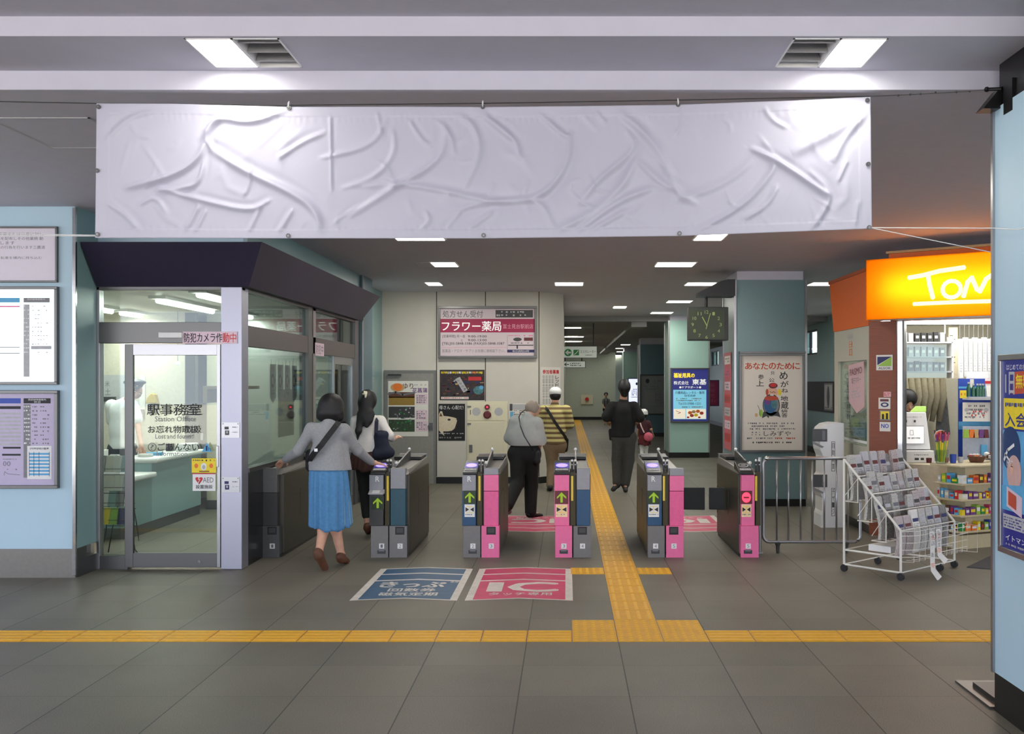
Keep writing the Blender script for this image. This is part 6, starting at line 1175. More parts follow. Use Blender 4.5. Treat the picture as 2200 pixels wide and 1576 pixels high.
# ================= PEOPLE =================
def surface_nets(D, org, h):
    S = D < 0; nx_, ny_, nz_ = D.shape
    c = [S[i:nx_ - 1 + i, j:ny_ - 1 + j, k:nz_ - 1 + k] for i in (0, 1) for j in (0, 1) for k in (0, 1)]
    tot = sum(x.astype(np.int8) for x in c); act = (tot > 0) & (tot < 8)
    idx = np.full(act.shape, -1, int); A = np.argwhere(act); idx[act] = np.arange(len(A))
    acc = np.zeros((len(A), 3)); cnt = np.zeros(len(A))
    cor = [(i, j, k) for i in (0, 1) for j in (0, 1) for k in (0, 1)]
    for a in range(8):
        for b in range(a + 1, 8):
            ca, cb_ = np.array(cor[a]), np.array(cor[b])
            if abs(ca - cb_).sum() != 1: continue
            pa, pb = A + ca, A + cb_
            da, db = D[tuple(pa.T)], D[tuple(pb.T)]; m = (da < 0) != (db < 0)
            t = np.where(m, da / (da - db + 1e-12), 0)[:, None]
            acc += np.where(m[:, None], pa + (pb - pa) * t, 0); cnt += m
    V = acc / cnt[:, None] * h + org
    F_ = []
    for ax in range(3):
        sl0 = [slice(1, None)] * 3; s0 = [slice(None)] * 3; s1 = [slice(None)] * 3; s0[ax] = slice(0, -1); s1[ax] = slice(1, None)
        a, b = S[tuple(s0)], S[tuple(s1)]; E_ = np.argwhere(a != b)
        u, w = [(1, 2), (2, 0), (0, 1)][ax]
        E_ = E_[(E_[:, u] > 0) & (E_[:, w] > 0) & (E_[:, u] < D.shape[u] - 1) & (E_[:, w] < D.shape[w] - 1)]
        if not len(E_): continue
        def g(du, dw): q = E_.copy(); q[:, u] += du; q[:, w] += dw; return idx[tuple(q.T)]
        q = np.stack([g(-1, -1), g(0, -1), g(0, 0), g(-1, 0)], -1); flip = S[tuple(E_.T)]
        q = np.where(flip[:, None], q, q[:, ::-1]); F_.append(q)
    return V, np.concatenate(F_)
class Fig:
    def __init__(s, h=.008): s.p = []; s.h = h
    def cap(s, a, b, ra, rb=None, k=.02, fl=(1, 1, 1), sub=False):
        s.p.append((np.array(tuple(a), float), np.array(tuple(b), float), ra, ra if rb is None else rb, k, np.array(fl, float), sub)); return s
    def cut(s, c, r): s.cuts = getattr(s, 'cuts', []) + [(tuple(c), r)]; return s
    def ell(s, c, r, k=.02): r = np.array(r, float); m = r.max(); s.p.append((np.array(tuple(c), float),) * 2 + (m, m, k, r / m, False)); return s
    def build(s, name, parent, m, **kw):
        R = [max(p[2], p[3]) + p[4] + .03 for p in s.p]
        mn = np.min([np.minimum(p[0], p[1]) - r for p, r in zip(s.p, R)], 0); mx = np.max([np.maximum(p[0], p[1]) + r for p, r in zip(s.p, R)], 0)
        n = np.ceil((mx - mn) / s.h).astype(int) + 1; D = np.full(n, .2, np.float32)
        for (a, b, ra, rb, k, fl, sub), r in zip(s.p, R):
            lo = np.maximum(np.floor((np.minimum(a, b) - r - mn) / s.h).astype(int), 0); hi = np.minimum(np.ceil((np.maximum(a, b) + r - mn) / s.h).astype(int) + 1, n)
            g = np.stack(np.meshgrid(*[mn[i] + np.arange(lo[i], hi[i]) * s.h for i in range(3)], indexing='ij'), -1)
            A = a / fl; B = b / fl; G = g / fl; ba = B - A; L2 = (ba ** 2).sum()
            t = np.clip(((G - A) @ ba) / (L2 + 1e-12), 0, 1) if L2 > 1e-10 else np.zeros(G.shape[:3])
            d = (np.linalg.norm(G - A - t[..., None] * ba, axis=-1) - (ra + (rb - ra) * t)) * fl.min()
            sl = tuple(slice(lo[i], hi[i]) for i in range(3)); c = D[sl]
            if sub: D[sl] = np.maximum(c, -d); continue
            hh = np.clip(.5 + .5 * (c - d) / k, 0, 1); D[sl] = c * (1 - hh) + d * hh - k * hh * (1 - hh)
        for c, r in getattr(s, 'cuts', []):
            g = np.meshgrid(*[mn[i] + np.arange(n[i]) * s.h for i in range(3)], indexing='ij'); ins = np.hypot(g[0] - c[0], g[1] - c[1]) < r
            D = np.where(ins, np.maximum(D, c[2] - g[2]), D)
        V, Q = surface_nets(D, mn, s.h)
        b = MB(); b.add([tuple(v) for v in V], [tuple(int(i) for i in q) for q in Q], m)
        return b.build(name, parent, smooth=True, **kw)
VZ = Vector((0, 0, 1))
def hand(fg, wr, d, across, palm, s=1, curl=.5, k=.006, thumb=1):
    d = d.normalized(); across = (across - d * across.dot(d)).normalized(); palm = palm.normalized()
    e = wr + d * .085 * s
    fg.cap(wr, wr + d * .03 * s, .024 * s, .027 * s, .01); fg.cap(wr + d * .035 * s + across * .016 * s, e + across * .022 * s, .015 * s, .013 * s, .012); fg.cap(wr + d * .035 * s - across * .016 * s, e - across * .022 * s, .015 * s, .013 * s, .012)
    for i, L in enumerate((.072, .08, .074, .058)):
        o = e + across * (.029 - .0195 * i) * s; a = d * math.cos(curl * .5) + palm * math.sin(curl * .5); c = d * math.cos(curl * 1.4) + palm * math.sin(curl * 1.4); m_ = o + a * L * .5 * s; fg.cap(o - d * .01, m_, .0085 * s, .008 * s, k); fg.cap(m_, m_ + c * L * .5 * s, .008 * s, .0068 * s, k)
    t0 = wr + d * .03 * s + across * .028 * s * thumb; t1 = t0 + (d * .6 + across * thumb * .75 + palm * .25).normalized() * .035 * s; fg.cap(t0, t1, .011 * s, .0095 * s, k); fg.cap(t1, t1 + (d * .9 + across * thumb * .3 + palm * .3).normalized() * .03 * s, .009 * s, .0075 * s, k)
def body(root, j, f, s=1, h=.008, skin=None, tors=1.0, feet=True, curl=.5):
    """j: joint dict of world Vectors, f: facing (horizontal)"""
    f = Vector(f).normalized(); up = (j['head'] - j['neck']).normalized(); side = f.cross(VZ).normalized()     # side = right hand side
    b = Fig(h); H = j['head']; g = Vector(j.get('look', f)).normalized(); hs = g.cross(up).normalized()
    b.ell(H + up * .02 * s, (.074 * s, .085 * s, .098 * s), .02); b.cap(H - up * .05 * s + g * .025 * s, H - up * .075 * s + g * .04 * s, .05 * s, .034 * s, .03); b.cap(H + g * .085 * s + up * .01 * s, H + g * .1 * s - up * .018 * s, .009 * s, .013 * s, .012)
    for q in (-1, 1): b.ell(H + hs * q * .077 * s - up * .005, (.012 * s, .018 * s, .03 * s), .008)
    b.cap(H - up * .05 * s - g * .01, j['neck'] - VZ * .03, .052 * s, .056 * s, .025)
    pel = (j['hipL'] + j['hipR']) / 2; sh = (j['shL'] + j['shR']) / 2; fl = (1, .72, 1) if abs(f.y) > .7 else (.8, .9, 1)
    b.cap(j['shL'], j['shR'], .048 * s, None, .04, fl); b.cap(sh - VZ * .08 * s, sh.lerp(pel, .55), .125 * s * tors, .11 * s * tors, .05, fl); b.cap(sh.lerp(pel, .55), pel, .11 * s * tors, .12 * s * tors, .05, fl); b.cap(j['hipL'], j['hipR'], .095 * s * tors, None, .04, fl)
    for q, sg in (('L', -1), ('R', 1)):
        b.cap(j['sh' + q], j['el' + q], .046 * s, .037 * s, .03); b.cap(j['el' + q], j['wr' + q], .036 * s, .024 * s, .02)
        hd = j.get('hd' + q) or (j['wr' + q] - j['el' + q]); hand(b, j['wr' + q], Vector(hd), j.get('ac' + q) or side * -sg, j.get('pa' + q) or Vector((0, 0, -1)), s, j.get('curl', curl))
        b.cap(j['hip' + q], j['kn' + q], .082 * s, .055 * s, .03); b.cap(j['kn' + q], j['kn' + q].lerp(j['an' + q], .35), .054 * s, .053 * s, .02); b.cap(j['kn' + q].lerp(j['an' + q], .35), j['an' + q], .053 * s, .034 * s, .02)
        to = j['to' + q]; an = j['an' + q]; dd = (to - an); dd.normalize(); b.cap(an, an.lerp(to, .9), .036 * s, .026 * s, .02); b.cap(an, an - dd * .03 * s - (VZ * .03 * s), .034 * s, .03 * s, .02)
    bo = b.build('body', root, skin or M['skin'])
    for q, nm in ((-1, 'eye'), (1, 'eye')):
        e = MB(); c = H + g * .079 * s + hs * q * .031 * s + up * .015 * s; e.ball(c, .011 * s, M['white'], 10); e.ball(c + g * .005 * s, .0075 * s, M['black'], 10); e.build('eye', root, smooth=True)
        e = MB(); e.tube([c + up * .02 * s - hs * .014 * s, c + up * .024 * s + g * .005, c + up * .018 * s + hs * .014 * s], .003 * s, M['hair'], 6); e.build('eyebrow', root)
    e = MB(); c = H + g * .082 * s - up * .045 * s; e.tube([c - hs * .02 * s, c + g * .006 * s, c + hs * .02 * s], .0045 * s, mat('lips', (170, 90, 84), .5), 8, rs=[.002 * s, .0052 * s, .002 * s]); e.build('mouth', root)
    return b
def top(root, j, f, m, s=1, name='shirt', grow=.014, sleeve=1.0, hem=None, tors=1.0, h=.008, puff=0, sl_r=None, neck=True, extra=None):
    f = Vector(f).normalized(); fl = (1, .74, 1) if abs(f.y) > .7 else (.82, .92, 1)
    b = Fig(h); pel = (j['hipL'] + j['hipR']) / 2; sh = (j['shL'] + j['shR']) / 2; hem = hem or pel
    b.cap(j['shL'], j['shR'], .05 * s + grow, None, .04, fl); b.cap(sh + VZ * .02, j['neck'] - VZ * .005, .05 * s, .058 * s, .03); b.cap(sh - VZ * .08 * s, sh.lerp(pel, .55), .128 * s * tors + grow, .115 * s * tors + grow + puff, .05, fl); b.cap(sh.lerp(pel, .55), hem, .115 * s * tors + grow + puff, .125 * s * tors + grow + puff * .5, .05, fl)
    for q in 'LR':
        a, e, w = j['sh' + q], j['el' + q], j['wr' + q]; r0 = (sl_r or .05) * s + grow * .6
        if sleeve <= 1: b.cap(a, a.lerp(e, sleeve), r0, r0 * (.86 if sleeve == 1 else 1.0), .03)
        else: b.cap(a, e, r0, r0 * .84 + puff * .3, .03); b.cap(e, e.lerp(w, min(sleeve - 1, .97)), r0 * .84 + puff * .3, r0 * .64, .02)
    if extra: extra(b)
    b.cap(hem, hem - VZ * .1, .125 * s * tors + grow + puff * .5, None, .03, fl); b.cut(hem - VZ * (.03 if name != 'shirt' else .05), .27 * s * tors)
    return b.build(name, root, m)
def pants(root, j, f, m, s=1, name='trousers', grow=.012, length=.93, wide=1.0, h=.008, waist=.10, tors=1.0):
    f = Vector(f).normalized(); fl = (1, .76, 1) if abs(f.y) > .7 else (.84, .94, 1)
    b = Fig(h); pel = (j['hipL'] + j['hipR']) / 2
    b.cap(pel + VZ * waist * s, pel, .112 * s * tors + grow, .122 * s * tors + grow, .04, fl); b.cap(j['hipL'], j['hipR'], .098 * s * tors + grow, None, .04, fl)
    for q in 'LR':
        a, k_, n = j['hip' + q], j['kn' + q], j['an' + q]; b.cap(a, k_, .086 * s + grow, .062 * s * wide + grow, .03); b.cap(k_, k_.lerp(n, length), .062 * s * wide + grow, .052 * s * wide + grow * .8, .02)
    return b.build(name, root, m)
def shoes(root, j, m, s=1, h=.007, heel=0, sole=None):
    for q in 'LR':
        b = Fig(h); an, to = j['an' + q], j['to' + q]; d = to - an; g = Vector((d.x, d.y, 0)); 
        d.normalize(); low = an - VZ * .02 * s if True else an
        b.cap(an - d * .035 * s - VZ * .028 * s, an - VZ * .035 * s, .041 * s, .041 * s, .015); b.cap(an - VZ * .03 * s, to + d * .01, .044 * s, .036 * s, .02, (1, 1, .9)); b.cap(an - VZ * .0, an - VZ * .03, .043 * s, .043 * s, .015)
        b.build('shoe', root, m)
def J(D, **k):
    o = {}
    for n, (x, y, *dy) in k.items(): o[n] = P(x, y, D + (dy[0] if dy else 0))
    return o
def ground(j, D):
    return (sum((j[k].x for k in ('anL', 'anR'))) / 2, D, 0)
BK = Vector((0, 1, 0))
# --- woman in the blue skirt
D = 9.3
j = J(D, head=(711, 879, .05), neck=(708, 903, 0), shL=(670, 922, 0), shR=(738, 924, 0), elL=(641, 968, .02), wrL=(612, 988, .2), elR=(768, 967, .16), wrR=(799, 993, .44), hipL=(693, 1010, .0), hipR=(719, 1010, 0), knL=(700, 1112, -.02), knR=(716, 1108, .1), anL=(685, 1186, -.22), anR=(733, 1192, .1), toL=(697, 1217, -.15), toR=(743, 1203, .2))
j['hdR'] = (.16, .06, -.03); j['paR'] = Vector((0, 0, -1)); j['curl'] = .3; j['acR'] = Vector((0, 1, 0))
w1 = thing('person', 'woman with a dark bob, grey sweater and blue pleated skirt leaning to the gate', 'person', ground(j, D))
body(w1, j, BK, .96, .006, tors=.95)
gs = mat('sweater_grey', (150, 152, 154), .9, noise=.08, scale=60, bump=.15)
def ex(b):
    b.cap(P(700, 990, D), P(705, 1010, D), .155, .176, .05, (1, .66, 1)); b.cap(P(738, 940, D + .05), P(748, 1012, D + .06), .03, .035, .03, (1, 1.3, 1))
top(w1, j, BK, gs, .96, 'sweater', .012, 1.92, P(703, 1003, D), .98, .006, sl_r=.053, extra=ex)
def skirt(root, c0, r0, c1, r1, m, n=56, rows=26, pleat=.011, name='skirt', cf=1):
    v = []; f = []; rs_ = np.random.RandomState(2); amp = rs_.uniform(.5, 1.3, 60); sh_ = rs_.uniform(-.08, .08, 60); N_ = n * 4
    for i in range(rows + 1):
        t = i / rows; c = c0.lerp(c1, t); rx, ry = r0[0] + (r1[0] - r0[0]) * (1 - (1 - t) ** 1.7), r0[1] + (r1[1] - r0[1]) * (1 - (1 - t) ** 1.7)
        for k in range(N_):
            a = 2 * math.pi * k / N_; q = math.sin(a * 17 + 1.2 * math.sin(a * 3) + t * .9) * pleat * amp[int(a * 17 / 6.284) % 60] * min(1, t * 3 + .25) + math.sin(a * 5 + t * 2) * .012 * t
            v.append(c + Vector(((rx + q) * math.cos(a), (ry + q) * math.sin(a), .02 * t * math.sin(a * 2 + .8) + .008 * math.sin(a * 9) * t)))
    for i in range(rows): f += [(i * N_ + k, i * N_ + (k + 1) % N_, (i + 1) * N_ + (k + 1) % N_, (i + 1) * N_ + k) for k in range(N_)]
    f.append(tuple(range(N_)))
    b = MB(); b.add(v, f, m); o = b.build(name, root, smooth=True); so_ = o.modifiers.new('s', 'SOLIDIFY'); so_.thickness = .004; return o
skirt(w1, P(705, 1008, D), (.168, .125), P(709, 1132, D - .0), (.178, .17), mat('skirt_blue', (78, 132, 178), .8, noise=.1, scale=40))
skirt(w1, P(706, 1008, D + .01), (.155, .11), P(713, 1126, D + .02), (.17, .15), mat('skirt_pale', (120, 160, 180), .8, noise=.05), name='underskirt')
shoes(w1, j, M['brown'], .95)
hb = Fig(.006); H = j['head']; hb.ell(H + VZ * .03, (.118, .118, .122), .02); hb.ell(H + Vector((0, -.03, -.025)), (.126, .095, .09), .02); hb.cap(H + Vector((-.075, -.03, -.07)), H + Vector((.075, -.03, -.075)), .048, .048, .02, (1, 1, .8)); hb.ell(H + Vector((0, .12, -.05)), (.065, .06, .085), .02); hb.p[-1] = hb.p[-1][:6] + (True,); hb.build('hair', w1, M['hair'])
sb = MB(); cl_ = [(728, 906, -.075), (722, 914, -.125), (705, 936, -.155), (690, 956, -.16), (676, 972, -.14), (667, 984, -.09), (663, 994, .0)]
sb.ribbon([P(x, y, D + d - .012) for x, y, d in cl_], .05, (0, -1, 0), M['black_matte'], .008); sb.ribbon([P(737, 905, D - .02), P(742, 915, D + .07), P(735, 950, D + .15)], .045, (0, -1, 0), M['black_matte'], .006); sb.build('bag_strap', w1)
bb = Fig(.007); bb.cap(P(666, 975, D + .1), P(668, 1000, D + .12), .05, .06, .02, (.8, 1.2, 1)); bb.build('shoulder_bag', w1, M['black_matte'])
sb = MB(); q = P(679, 966, D - .17); sb.obox((q.x, q.y), (1, 0), .03, .012, q.z - .015, q.z + .012, M['steel']); sb.build('strap_buckle', w1)
# --- woman with long hair
D = 11.05
j = J(D, head=(790, 863, .0), neck=(790, 889, 0), shL=(766, 905, 0), shR=(817, 905, 0), elL=(755, 945, .0), wrL=(762, 975, .2), elR=(836, 935, -.02), wrR=(843, 943, .16), hipL=(778, 985, .0), hipR=(802, 985, 0), knL=(783, 1048, .05), knR=(799, 1050, .12), anL=(790, 1128, -.02), anR=(800, 1122, .2), toL=(791, 1141, .1), toR=(801, 1132, .32))
j['hdR'] = (.08, .1, .04)
w2 = thing('person', 'woman with long black hair and a white top carrying a navy tote bag', 'person', ground(j, D))
body(w2, j, BK, .95, .008, tors=.92)
def ex(b): b.cap(P(782, 950, D), P(782, 985, D), .14, .165, .05, (1, .66, 1)); b.cap(P(768, 930, D), P(757, 985, D), .03, .035, .03)
top(w2, j, BK, mat('blouse_white', (222, 218, 212), .85, noise=.04, scale=30), .95, 'blouse', .014, 1.85, P(785, 965, D), .95, .008, puff=.012, extra=ex)
skirt(w2, P(786, 968, D), (.15, .11), P(784, 1008, D), (.17, .14), mat('skirt_brown', (64, 40, 36), .9), n=40, rows=10, pleat=.006, name='tunic')
pants(w2, j, BK, mat('trouser_black', (28, 32, 30), .85), .92, length=.72, waist=0, wide=.9); shoes(w2, j, M['brown'], .95)
hb = Fig(.007); H = j['head']; hb.ell(H + VZ * .02, (.098, .108, .118), .03); hb.cap(H + Vector((-.01, -.05, -.02)), P(786, 900, D - .1), .085, .075, .03, (1, .6, 1)); hb.cap(P(776, 890, D - .1), P(770, 925, D - .13), .045, .032, .02, (1, .5, 1)); hb.cap(P(770, 925, D - .13), P(768, 945, D - .13), .03, .008, .015, (1, .5, 1)); hb.cap(P(795, 890, D - .1), P(788, 915, D - .13), .05, .02, .02, (1, .5, 1)); hb.ell(H + Vector((0, .12, -.04)), (.06, .055, .08), .02); hb.p[-1] = hb.p[-1][:6] + (True,); hb.build('hair', w2, M['hair'])
sb = Fig(.006)
for a, c in (((783, 841), (786, 850)), ((787, 842), (785, 853)), ((780, 846), (787, 846))): sb.cap(P(*a, D - .1), P(*c, D - .115), .012, .01, .006)
sb.build('hair_clip', w2, M['cream'])
tb = MB(); tb.ribbon([P(808, 930, D - .13), P(809, 905, D - .1), P(811, 898, D - .03), P(814, 905, D + .08), P(818, 930, D + .1)], .04, (0, -1, 0), mat('navy_bag', (36, 40, 58), .8), .006); tb.build('tote_handle', w2)
tb = Fig(.008); tb.cap(P(812, 932, D - .1), P(828, 932, D - .08), .03, .03, .02); tb.cap(P(818, 940, D - .08), P(822, 970, D - .06), .07, .085, .03, (1.1, .5, 1)); tb.cap(P(808, 975, D - .08), P(838, 972, D - .06), .05, .05, .03, (1, .7, 1)); tb.build('tote_bag', w2, MATS['navy_bag'])
# --- old man
D = 12.75
j = J(D, head=(1146, 880, .08), neck=(1134, 893, 0), shL=(1106, 905, .0), shR=(1154, 908, .0), elL=(1094, 940, .05), wrL=(1104, 958, .25), elR=(1163, 945, .05), wrR=(1158, 962, .2), hipL=(1112, 975, .0), hipR=(1141, 975, 0), knL=(1112, 1037, -.1), knR=(1141, 1042, .06), anL=(1090, 1086, -.4), anR=(1140, 1100, .0), toL=(1093, 1098, -.25), toR=(1160, 1107, .12))
j['look'] = Vector((.55, .8, -.3))
w3 = thing('person', 'grey haired old man in a pale grey shirt and black trousers, head bowed', 'person', ground(j, D))
body(w3, j, BK, 1, .008, tors=1.05)
def ex(b): b.cap(P(1118, 935, D), P(1135, 948, D), .15, .16, .05, (1, .72, 1)); b.cap(P(1156, 915, D), P(1160, 955, D), .06, .055, .03)
top(w3, j, BK, mat('shirt_grey', (168, 172, 168), .85, noise=.04, scale=20), 1, 'shirt', .016, 1.75, P(1126, 948, D), 1.08, .008, puff=.03, sl_r=.06, extra=ex)
pants(w3, j, BK, mat('trouser_jet', (16, 17, 18), .8), 1.05, wide=1.15, waist=.15, tors=1.15, length=.97); shoes(w3, j, M['black'], 1)
hb = Fig(.008); H = j['head']; hb.ell(H + Vector((-.015, -.02, .03)), (.092, .095, .09), .02); hb.ell(H + Vector((.05, .1, -.03)), (.07, .07, .1), .02); hb.p[-1] = hb.p[-1][:6] + (True,); hb.build('hair', w3, M['hair_grey'])
sb = MB(); sb.ribbon([P(1128, 880, D - .06), P(1118, 888, D - .1), P(1115, 896, D - .13), P(1118, 915, D - .18), P(1126, 936, D - .2), P(1136, 952, D - .2), P(1146, 968, D - .17)], .014, (0, -1, 0), M['black'], .008); sb.build('bag_strap', w3)
bb = Fig(.008); bb.cap(P(1152, 975, D - .05), P(1152, 988, D - .05), .06, .07, .02, (.8, 1, 1)); bb.build('shoulder_bag', w3, M['black_matte'])
# --- striped shirt
D = 16.0
j = J(D, head=(1193, 849, .02), neck=(1192, 867, 0), shL=(1169, 882, 0), shR=(1216, 882, 0), elL=(1163, 910, .08), wrL=(1176, 920, .3), elR=(1222, 912, .08), wrR=(1212, 920, .3), hipL=(1181, 955, .0), hipR=(1203, 955, 0), knL=(1185, 1000, -.0), knR=(1200, 1000, .1), anL=(1182, 1043, -.15), anR=(1196, 1040, .1), toL=(1179, 1050, .05), toR=(1198, 1047, .3))
w4 = thing('person', 'person in a white cap and yellow brown striped shirt with a black shoulder bag', 'person', ground(j, D))
body(w4, j, BK, 1.0, .009)
def ex(b): b.cap(P(1191, 930, D), P(1192, 950, D), .15, .165, .05, (1, .7, 1))
top(w4, j, BK, mat('striped', (206, 196, 130), .85, kind='stripe', rgb2=(120, 96, 66), scale=13), 1.05, 'striped_shirt', .02, .95, P(1192, 948, D), 1.1, .009, sl_r=.075, extra=ex)
pants(w4, j, BK, mat('trouser_khaki', (128, 108, 84), .85), 1.0, length=.97); shoes(w4, j, M['gate_dark'], 1)
hb = Fig(.008); H = j['head']; hb.ell(H + Vector((0, -.01, .005)), (.088, .098, .1), .02); hb.ell(H + Vector((0, .11, -.03)), (.06, .05, .08), .02); hb.p[-1] = hb.p[-1][:6] + (True,); hb.build('hair', w4, M['hair'])
hb = Fig(.008); hb.ell(H + VZ * .055, (.102, .112, .082), .01); hb.cap(H + Vector((-.05, .12, .03)), H + Vector((.05, .12, .03)), .035, .035, .02, (1, 1.6, .35)); hb.ell(H + Vector((-.03, -.12, .01)), (.04, .03, .02), .01); hb.p[-1] = hb.p[-1][:6] + (True,); hb.build('cap', w4, M['white'])
sb = MB(); sb.ribbon([P(1168, 872, D - .02), P(1176, 880, D - .12), P(1190, 903, D - .17), P(1205, 925, D - .17), P(1214, 937, D - .12), P(1218, 948, D - .02), P(1217, 962, D)], .045, (0, -1, 0), M['black_matte'], .012); sb.build('bag_strap', w4)
bb = Fig(.008); bb.cap(P(1218, 945, D + .05), P(1215, 964, D + .05), .035, .05, .02, (.8, 1.4, 1)); bb.build('shoulder_bag', w4, M['black_matte'])
# --- man in black
D = 15.7
j = J(D, head=(1341, 834, .0), neck=(1339, 860, 0), shL=(1316, 874, 0), shR=(1362, 874, 0), elL=(1302, 898, -.03), wrL=(1307, 905, .22), elR=(1376, 900, -.03), wrR=(1370, 905, .22), hipL=(1329, 938, .0), hipR=(1352, 938, 0), knL=(1326, 987, .03), knR=(1351, 987, .03), anL=(1326, 1037, -.02), anR=(1343, 1040, .0), toL=(1317, 1052, -.16), toR=(1343, 1053, -.14))
j['toL'] = P(1318, 1050, D - .1); j['toR'] = P(1344, 1052, D - .1)
w5 = thing('person', 'man in a black polo shirt and dark grey trousers walking away down the corridor', 'person', ground(j, D))
body(w5, j, BK, 1.04, .008, skin=M['skin_tan'])
def ex(b): b.cap(P(1338, 905, D), P(1337, 938, D), .165, .16, .05, (1, .7, 1))
top(w5, j, BK, mat('polo_black', (17, 17, 19), .85), 1.06, 'polo_shirt', .018, .85, P(1338, 934, D), 1.12, .008, sl_r=.07, extra=ex)
pants(w5, j, BK, mat('trouser_grey', (66, 68, 66), .85, noise=.1), 1.05, wide=1.15, length=.97); shoes(w5, j, mat('shoe_dark', (38, 36, 32), .7), 1.05)
hb = Fig(.008); H = j['head']; hb.ell(H + VZ * .03, (.1, .108, .115), .03); hb.cap(H + Vector((0, -.04, 0)), H + Vector((0, -.03, -.09)), .085, .055, .03); hb.ell(H + Vector((0, .12, -.04)), (.06, .055, .08), .02); hb.p[-1] = hb.p[-1][:6] + (True,); hb.build('hair', w5, M['hair'])
bb = Fig(.01); bb.cap(P(1312, 925, D + .05), P(1313, 942, D + .05), .035, .03, .02); bb.build('waist_bag', w5, M['black_matte'])
# --- child
D = 22.0
j = J(D, head=(1383, 889, .0), neck=(1382, 901, 0), shL=(1373, 908, 0), shR=(1393, 908, 0), elL=(1371, 922, .05), wrL=(1369, 932, .1), elR=(1399, 922, .0), wrR=(1402, 931, .1), hipL=(1379, 941, .0), hipR=(1388, 941, 0), knL=(1379, 960, .05), knR=(1388, 960, .05), anL=(1379, 980, .0), anR=(1388, 980, .08), toL=(1379, 985, .12), toR=(1388, 985, .2))
w6 = thing('person', 'small child in a white hat with a pink round bag near the third pillar', 'person', ground(j, D))
body(w6, j, BK, .72, .009)
top(w6, j, BK, mat('child_shirt', (70, 36, 42), .85), .72, 'shirt', .012, .6, None, 1.0, .009)
skirt(w6, P(1383, 932, D), (.1, .08), P(1384, 955, D), (.13, .11), mat('child_skirt', (96, 34, 40), .85), n=30, rows=8, pleat=.006)
pants(w6, j, BK, M['white'], .7, name='leggings', grow=.004, waist=0); shoes(w6, j, M['white'], .7)
hb = Fig(.009); H = j['head']; hb.ell(H + VZ * .04, (.09, .095, .075), .01); hb.cap(H + Vector((0, 0, .005)), H + Vector((0, 0, .01)), .1, .09, .01, (1, 1, .3)); hb.build('hat', w6, M['white'])
hb = Fig(.009); hb.ell(H + Vector((0, -.015, -.02)), (.07, .07, .075), .01); hb.build('hair', w6, M['hair'])
sb = MB(); sb.ribbon([P(1374, 903, D - .05), P(1378, 916, D - .13), P(1384, 929, D - .15)], .025, (0, -1, 0), mat('strap_pink', (216, 184, 184), .7), .01); sb.build('bag_strap', w6)
bb = Fig(.009); bb.ell(P(1393, 938, D - .15), (.1, .06, .1), .01); bb.build('pink_bag', w6, mat('bag_pink', (206, 96, 118), .7, noise=.2, scale=20))
# --- far person facing the camera
D = 41.0
j = J(D, head=(1302, 848, .0), neck=(1302, 854, 0), shL=(1307, 859, 0), shR=(1297, 859, 0), elL=(1309, 869, .0), wrL=(1307, 877, -.1), elR=(1295, 868, .0), wrR=(1297, 873, -.15), hipL=(1304, 879, .0), hipR=(1300, 879, 0), knL=(1304, 893, .0), knR=(1300, 893, 0), anL=(1305, 907, .0), anR=(1299, 908, 0), toL=(1305, 910, -.12), toR=(1299, 911, -.12))
w7 = thing('person', 'distant person with rucksack straps and dark shorts walking in at the corridor end', 'person', ground(j, D))
body(w7, j, -BK, .82, .01); top(w7, j, -BK, mat('far_shirt', (120, 124, 118), .85), .82, 'shirt', .014, .6, None, 1, .01); pants(w7, j, -BK, M['black_matte'], .8, name='shorts', length=.05); shoes(w7, j, M['grey'], .82)
hb = Fig(.01); H = j['head']; hb.ell(H + Vector((0, .02, .03)), (.085, .085, .09), .01); hb.build('hair', w7, M['hair'])
for q in (1298.5, 1305): sb = MB(); sb.ribbon([P(q, 856, D - .1), P(q, 874, D - .14)], .03, (0, -1, 0), M['black'], .01); sb.build('rucksack_strap', w7)
# --- station staff
D = 12.25; fc = Vector((.45, -.9, 0))
j = J(D, head=(289, 841, -.05), neck=(270, 862, 0), shL=(284, 873, -.1), shR=(240, 872, .1), elL=(296, 912, -.15), wrL=(303, 955, -.4), elR=(244, 915, .15), wrR=(254, 952, .1), hipL=(275, 965, .0), hipR=(251, 965, 0), knL=(275, 1045, -.0), knR=(251, 1045, 0), anL=(275, 1120, .0), anR=(251, 1120, 0), toL=(280, 1125, -.15), toR=(256, 1125, -.15))
for k_ in ('anL', 'anR'): j[k_].z = .08
for k_ in ('toL', 'toR'): j[k_].z = .03
for k_ in ('knL', 'knR'): j[k_].z = .47
j['look'] = Vector((.6, -.75, -.35)); j['hdL'] = (.04, -.05, -.1)
w8 = thing('person', 'station staff member in a dark peaked cap and white short sleeved shirt behind the counter', 'person', ground(j, D))
body(w8, j, fc, 1.02, .008, skin=M['skin_tan']); top(w8, j, fc, mat('uniform_white', (226, 228, 232), .8, noise=.02), 1.02, 'uniform_shirt', .018, .7, P(263, 958, D), 1.02, .008, sl_r=.065); pants(w8, j, fc, mat('uniform_navy', (30, 32, 44), .8), 1.0, waist=.06); shoes(w8, j, M['black'], 1)
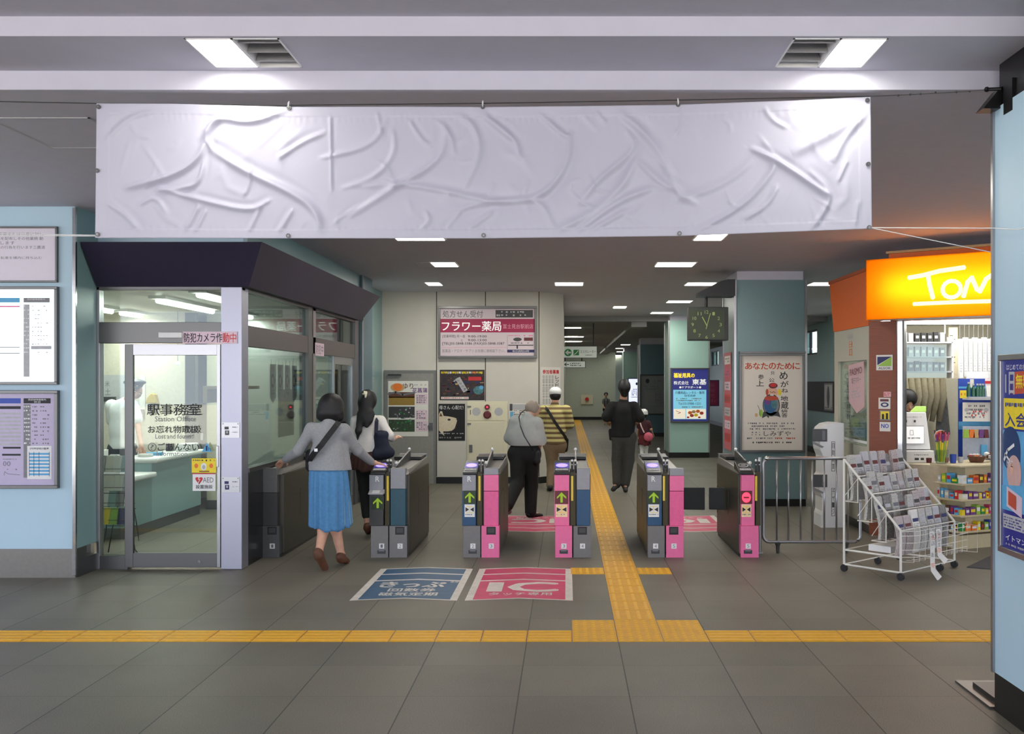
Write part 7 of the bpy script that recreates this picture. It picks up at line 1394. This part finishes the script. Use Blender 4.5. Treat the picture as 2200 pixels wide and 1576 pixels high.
H = j['head']; L_ = j['look'].normalized(); hb = Fig(.008); hb.ell(H - L_ * .015 + VZ * .03, (.084, .084, .09), .02); hb.ell(H + L_ * .11 - VZ * .02, (.085, .085, .12), .01); hb.p[-1] = hb.p[-1][:6] + (True,); hb.build('hair', w8, M['hair'])
hb = Fig(.008); hb.cap(H + VZ * .075, H + VZ * .105, .095, .105, .01, (1, 1, .5)); hb.ell(H + VZ * .12 + L_ * .02, (.125, .125, .028), .02); hb.cap(H + L_ * .08 + VZ * .085, H + L_ * .115 + VZ * .085, .045, .045, .01, (1, 1, .22)); hb.build('peaked_cap', w8, mat('cap_dark', (26, 28, 36), .5))
sb = MB(); sb.ball(H + L_ * .108 + VZ * .1, .016, M['tan'], 10, (1, .5, 1)); sb.build('cap_badge', w8)
sb = MB(); c = P(281, 905, D - .17); sb.box(c.x - .02, c.y - .01, c.z - .02, c.x + .02, c.y + .005, c.z + .02, M['navy']); sb.build('name_badge', w8)
# --- kiosk clerk
D = 11.95; j = J(D, head=(1950, 862, .0), neck=(1950, 882, 0), shL=(1974, 896, 0), shR=(1930, 896, 0), elL=(1982, 935, .0), wrL=(1970, 955, -.15), elR=(1925, 935, .0), wrR=(1935, 955, -.15), hipL=(1963, 985, .0), hipR=(1940, 985, 0), knL=(1963, 1045, .0), knR=(1940, 1045, 0), anL=(1963, 1110, .0), anR=(1940, 1110, 0), toL=(1963, 1120, -.12), toR=(1940, 1120, -.12))
for k_ in ('anL', 'anR'): j[k_].z = .08
for k_ in ('toL', 'toR'): j[k_].z = .03
for k_ in ('knL', 'knR'): j[k_].z = .42
j['look'] = Vector((.1, -.75, -.7))
w9 = thing('person', 'kiosk clerk with bowed dark haired head behind the white machine', 'person', ground(j, D))
body(w9, j, -BK, .95, .009); top(w9, j, -BK, M['gate_dark'], .95, 'apron', .014, 1.6, None, 1, .009); pants(w9, j, -BK, M['black_matte'], .93); shoes(w9, j, M['black'], .95)
H = j['head']; hb = Fig(.008); hb.ell(H + Vector((0, .0, .04)), (.11, .11, .11), .02); hb.ell(H + Vector((.01, -.1, -.07)), (.055, .07, .07), .02); hb.p[-1] = hb.p[-1][:6] + (True,); hb.build('hair', w9, M['hair'])
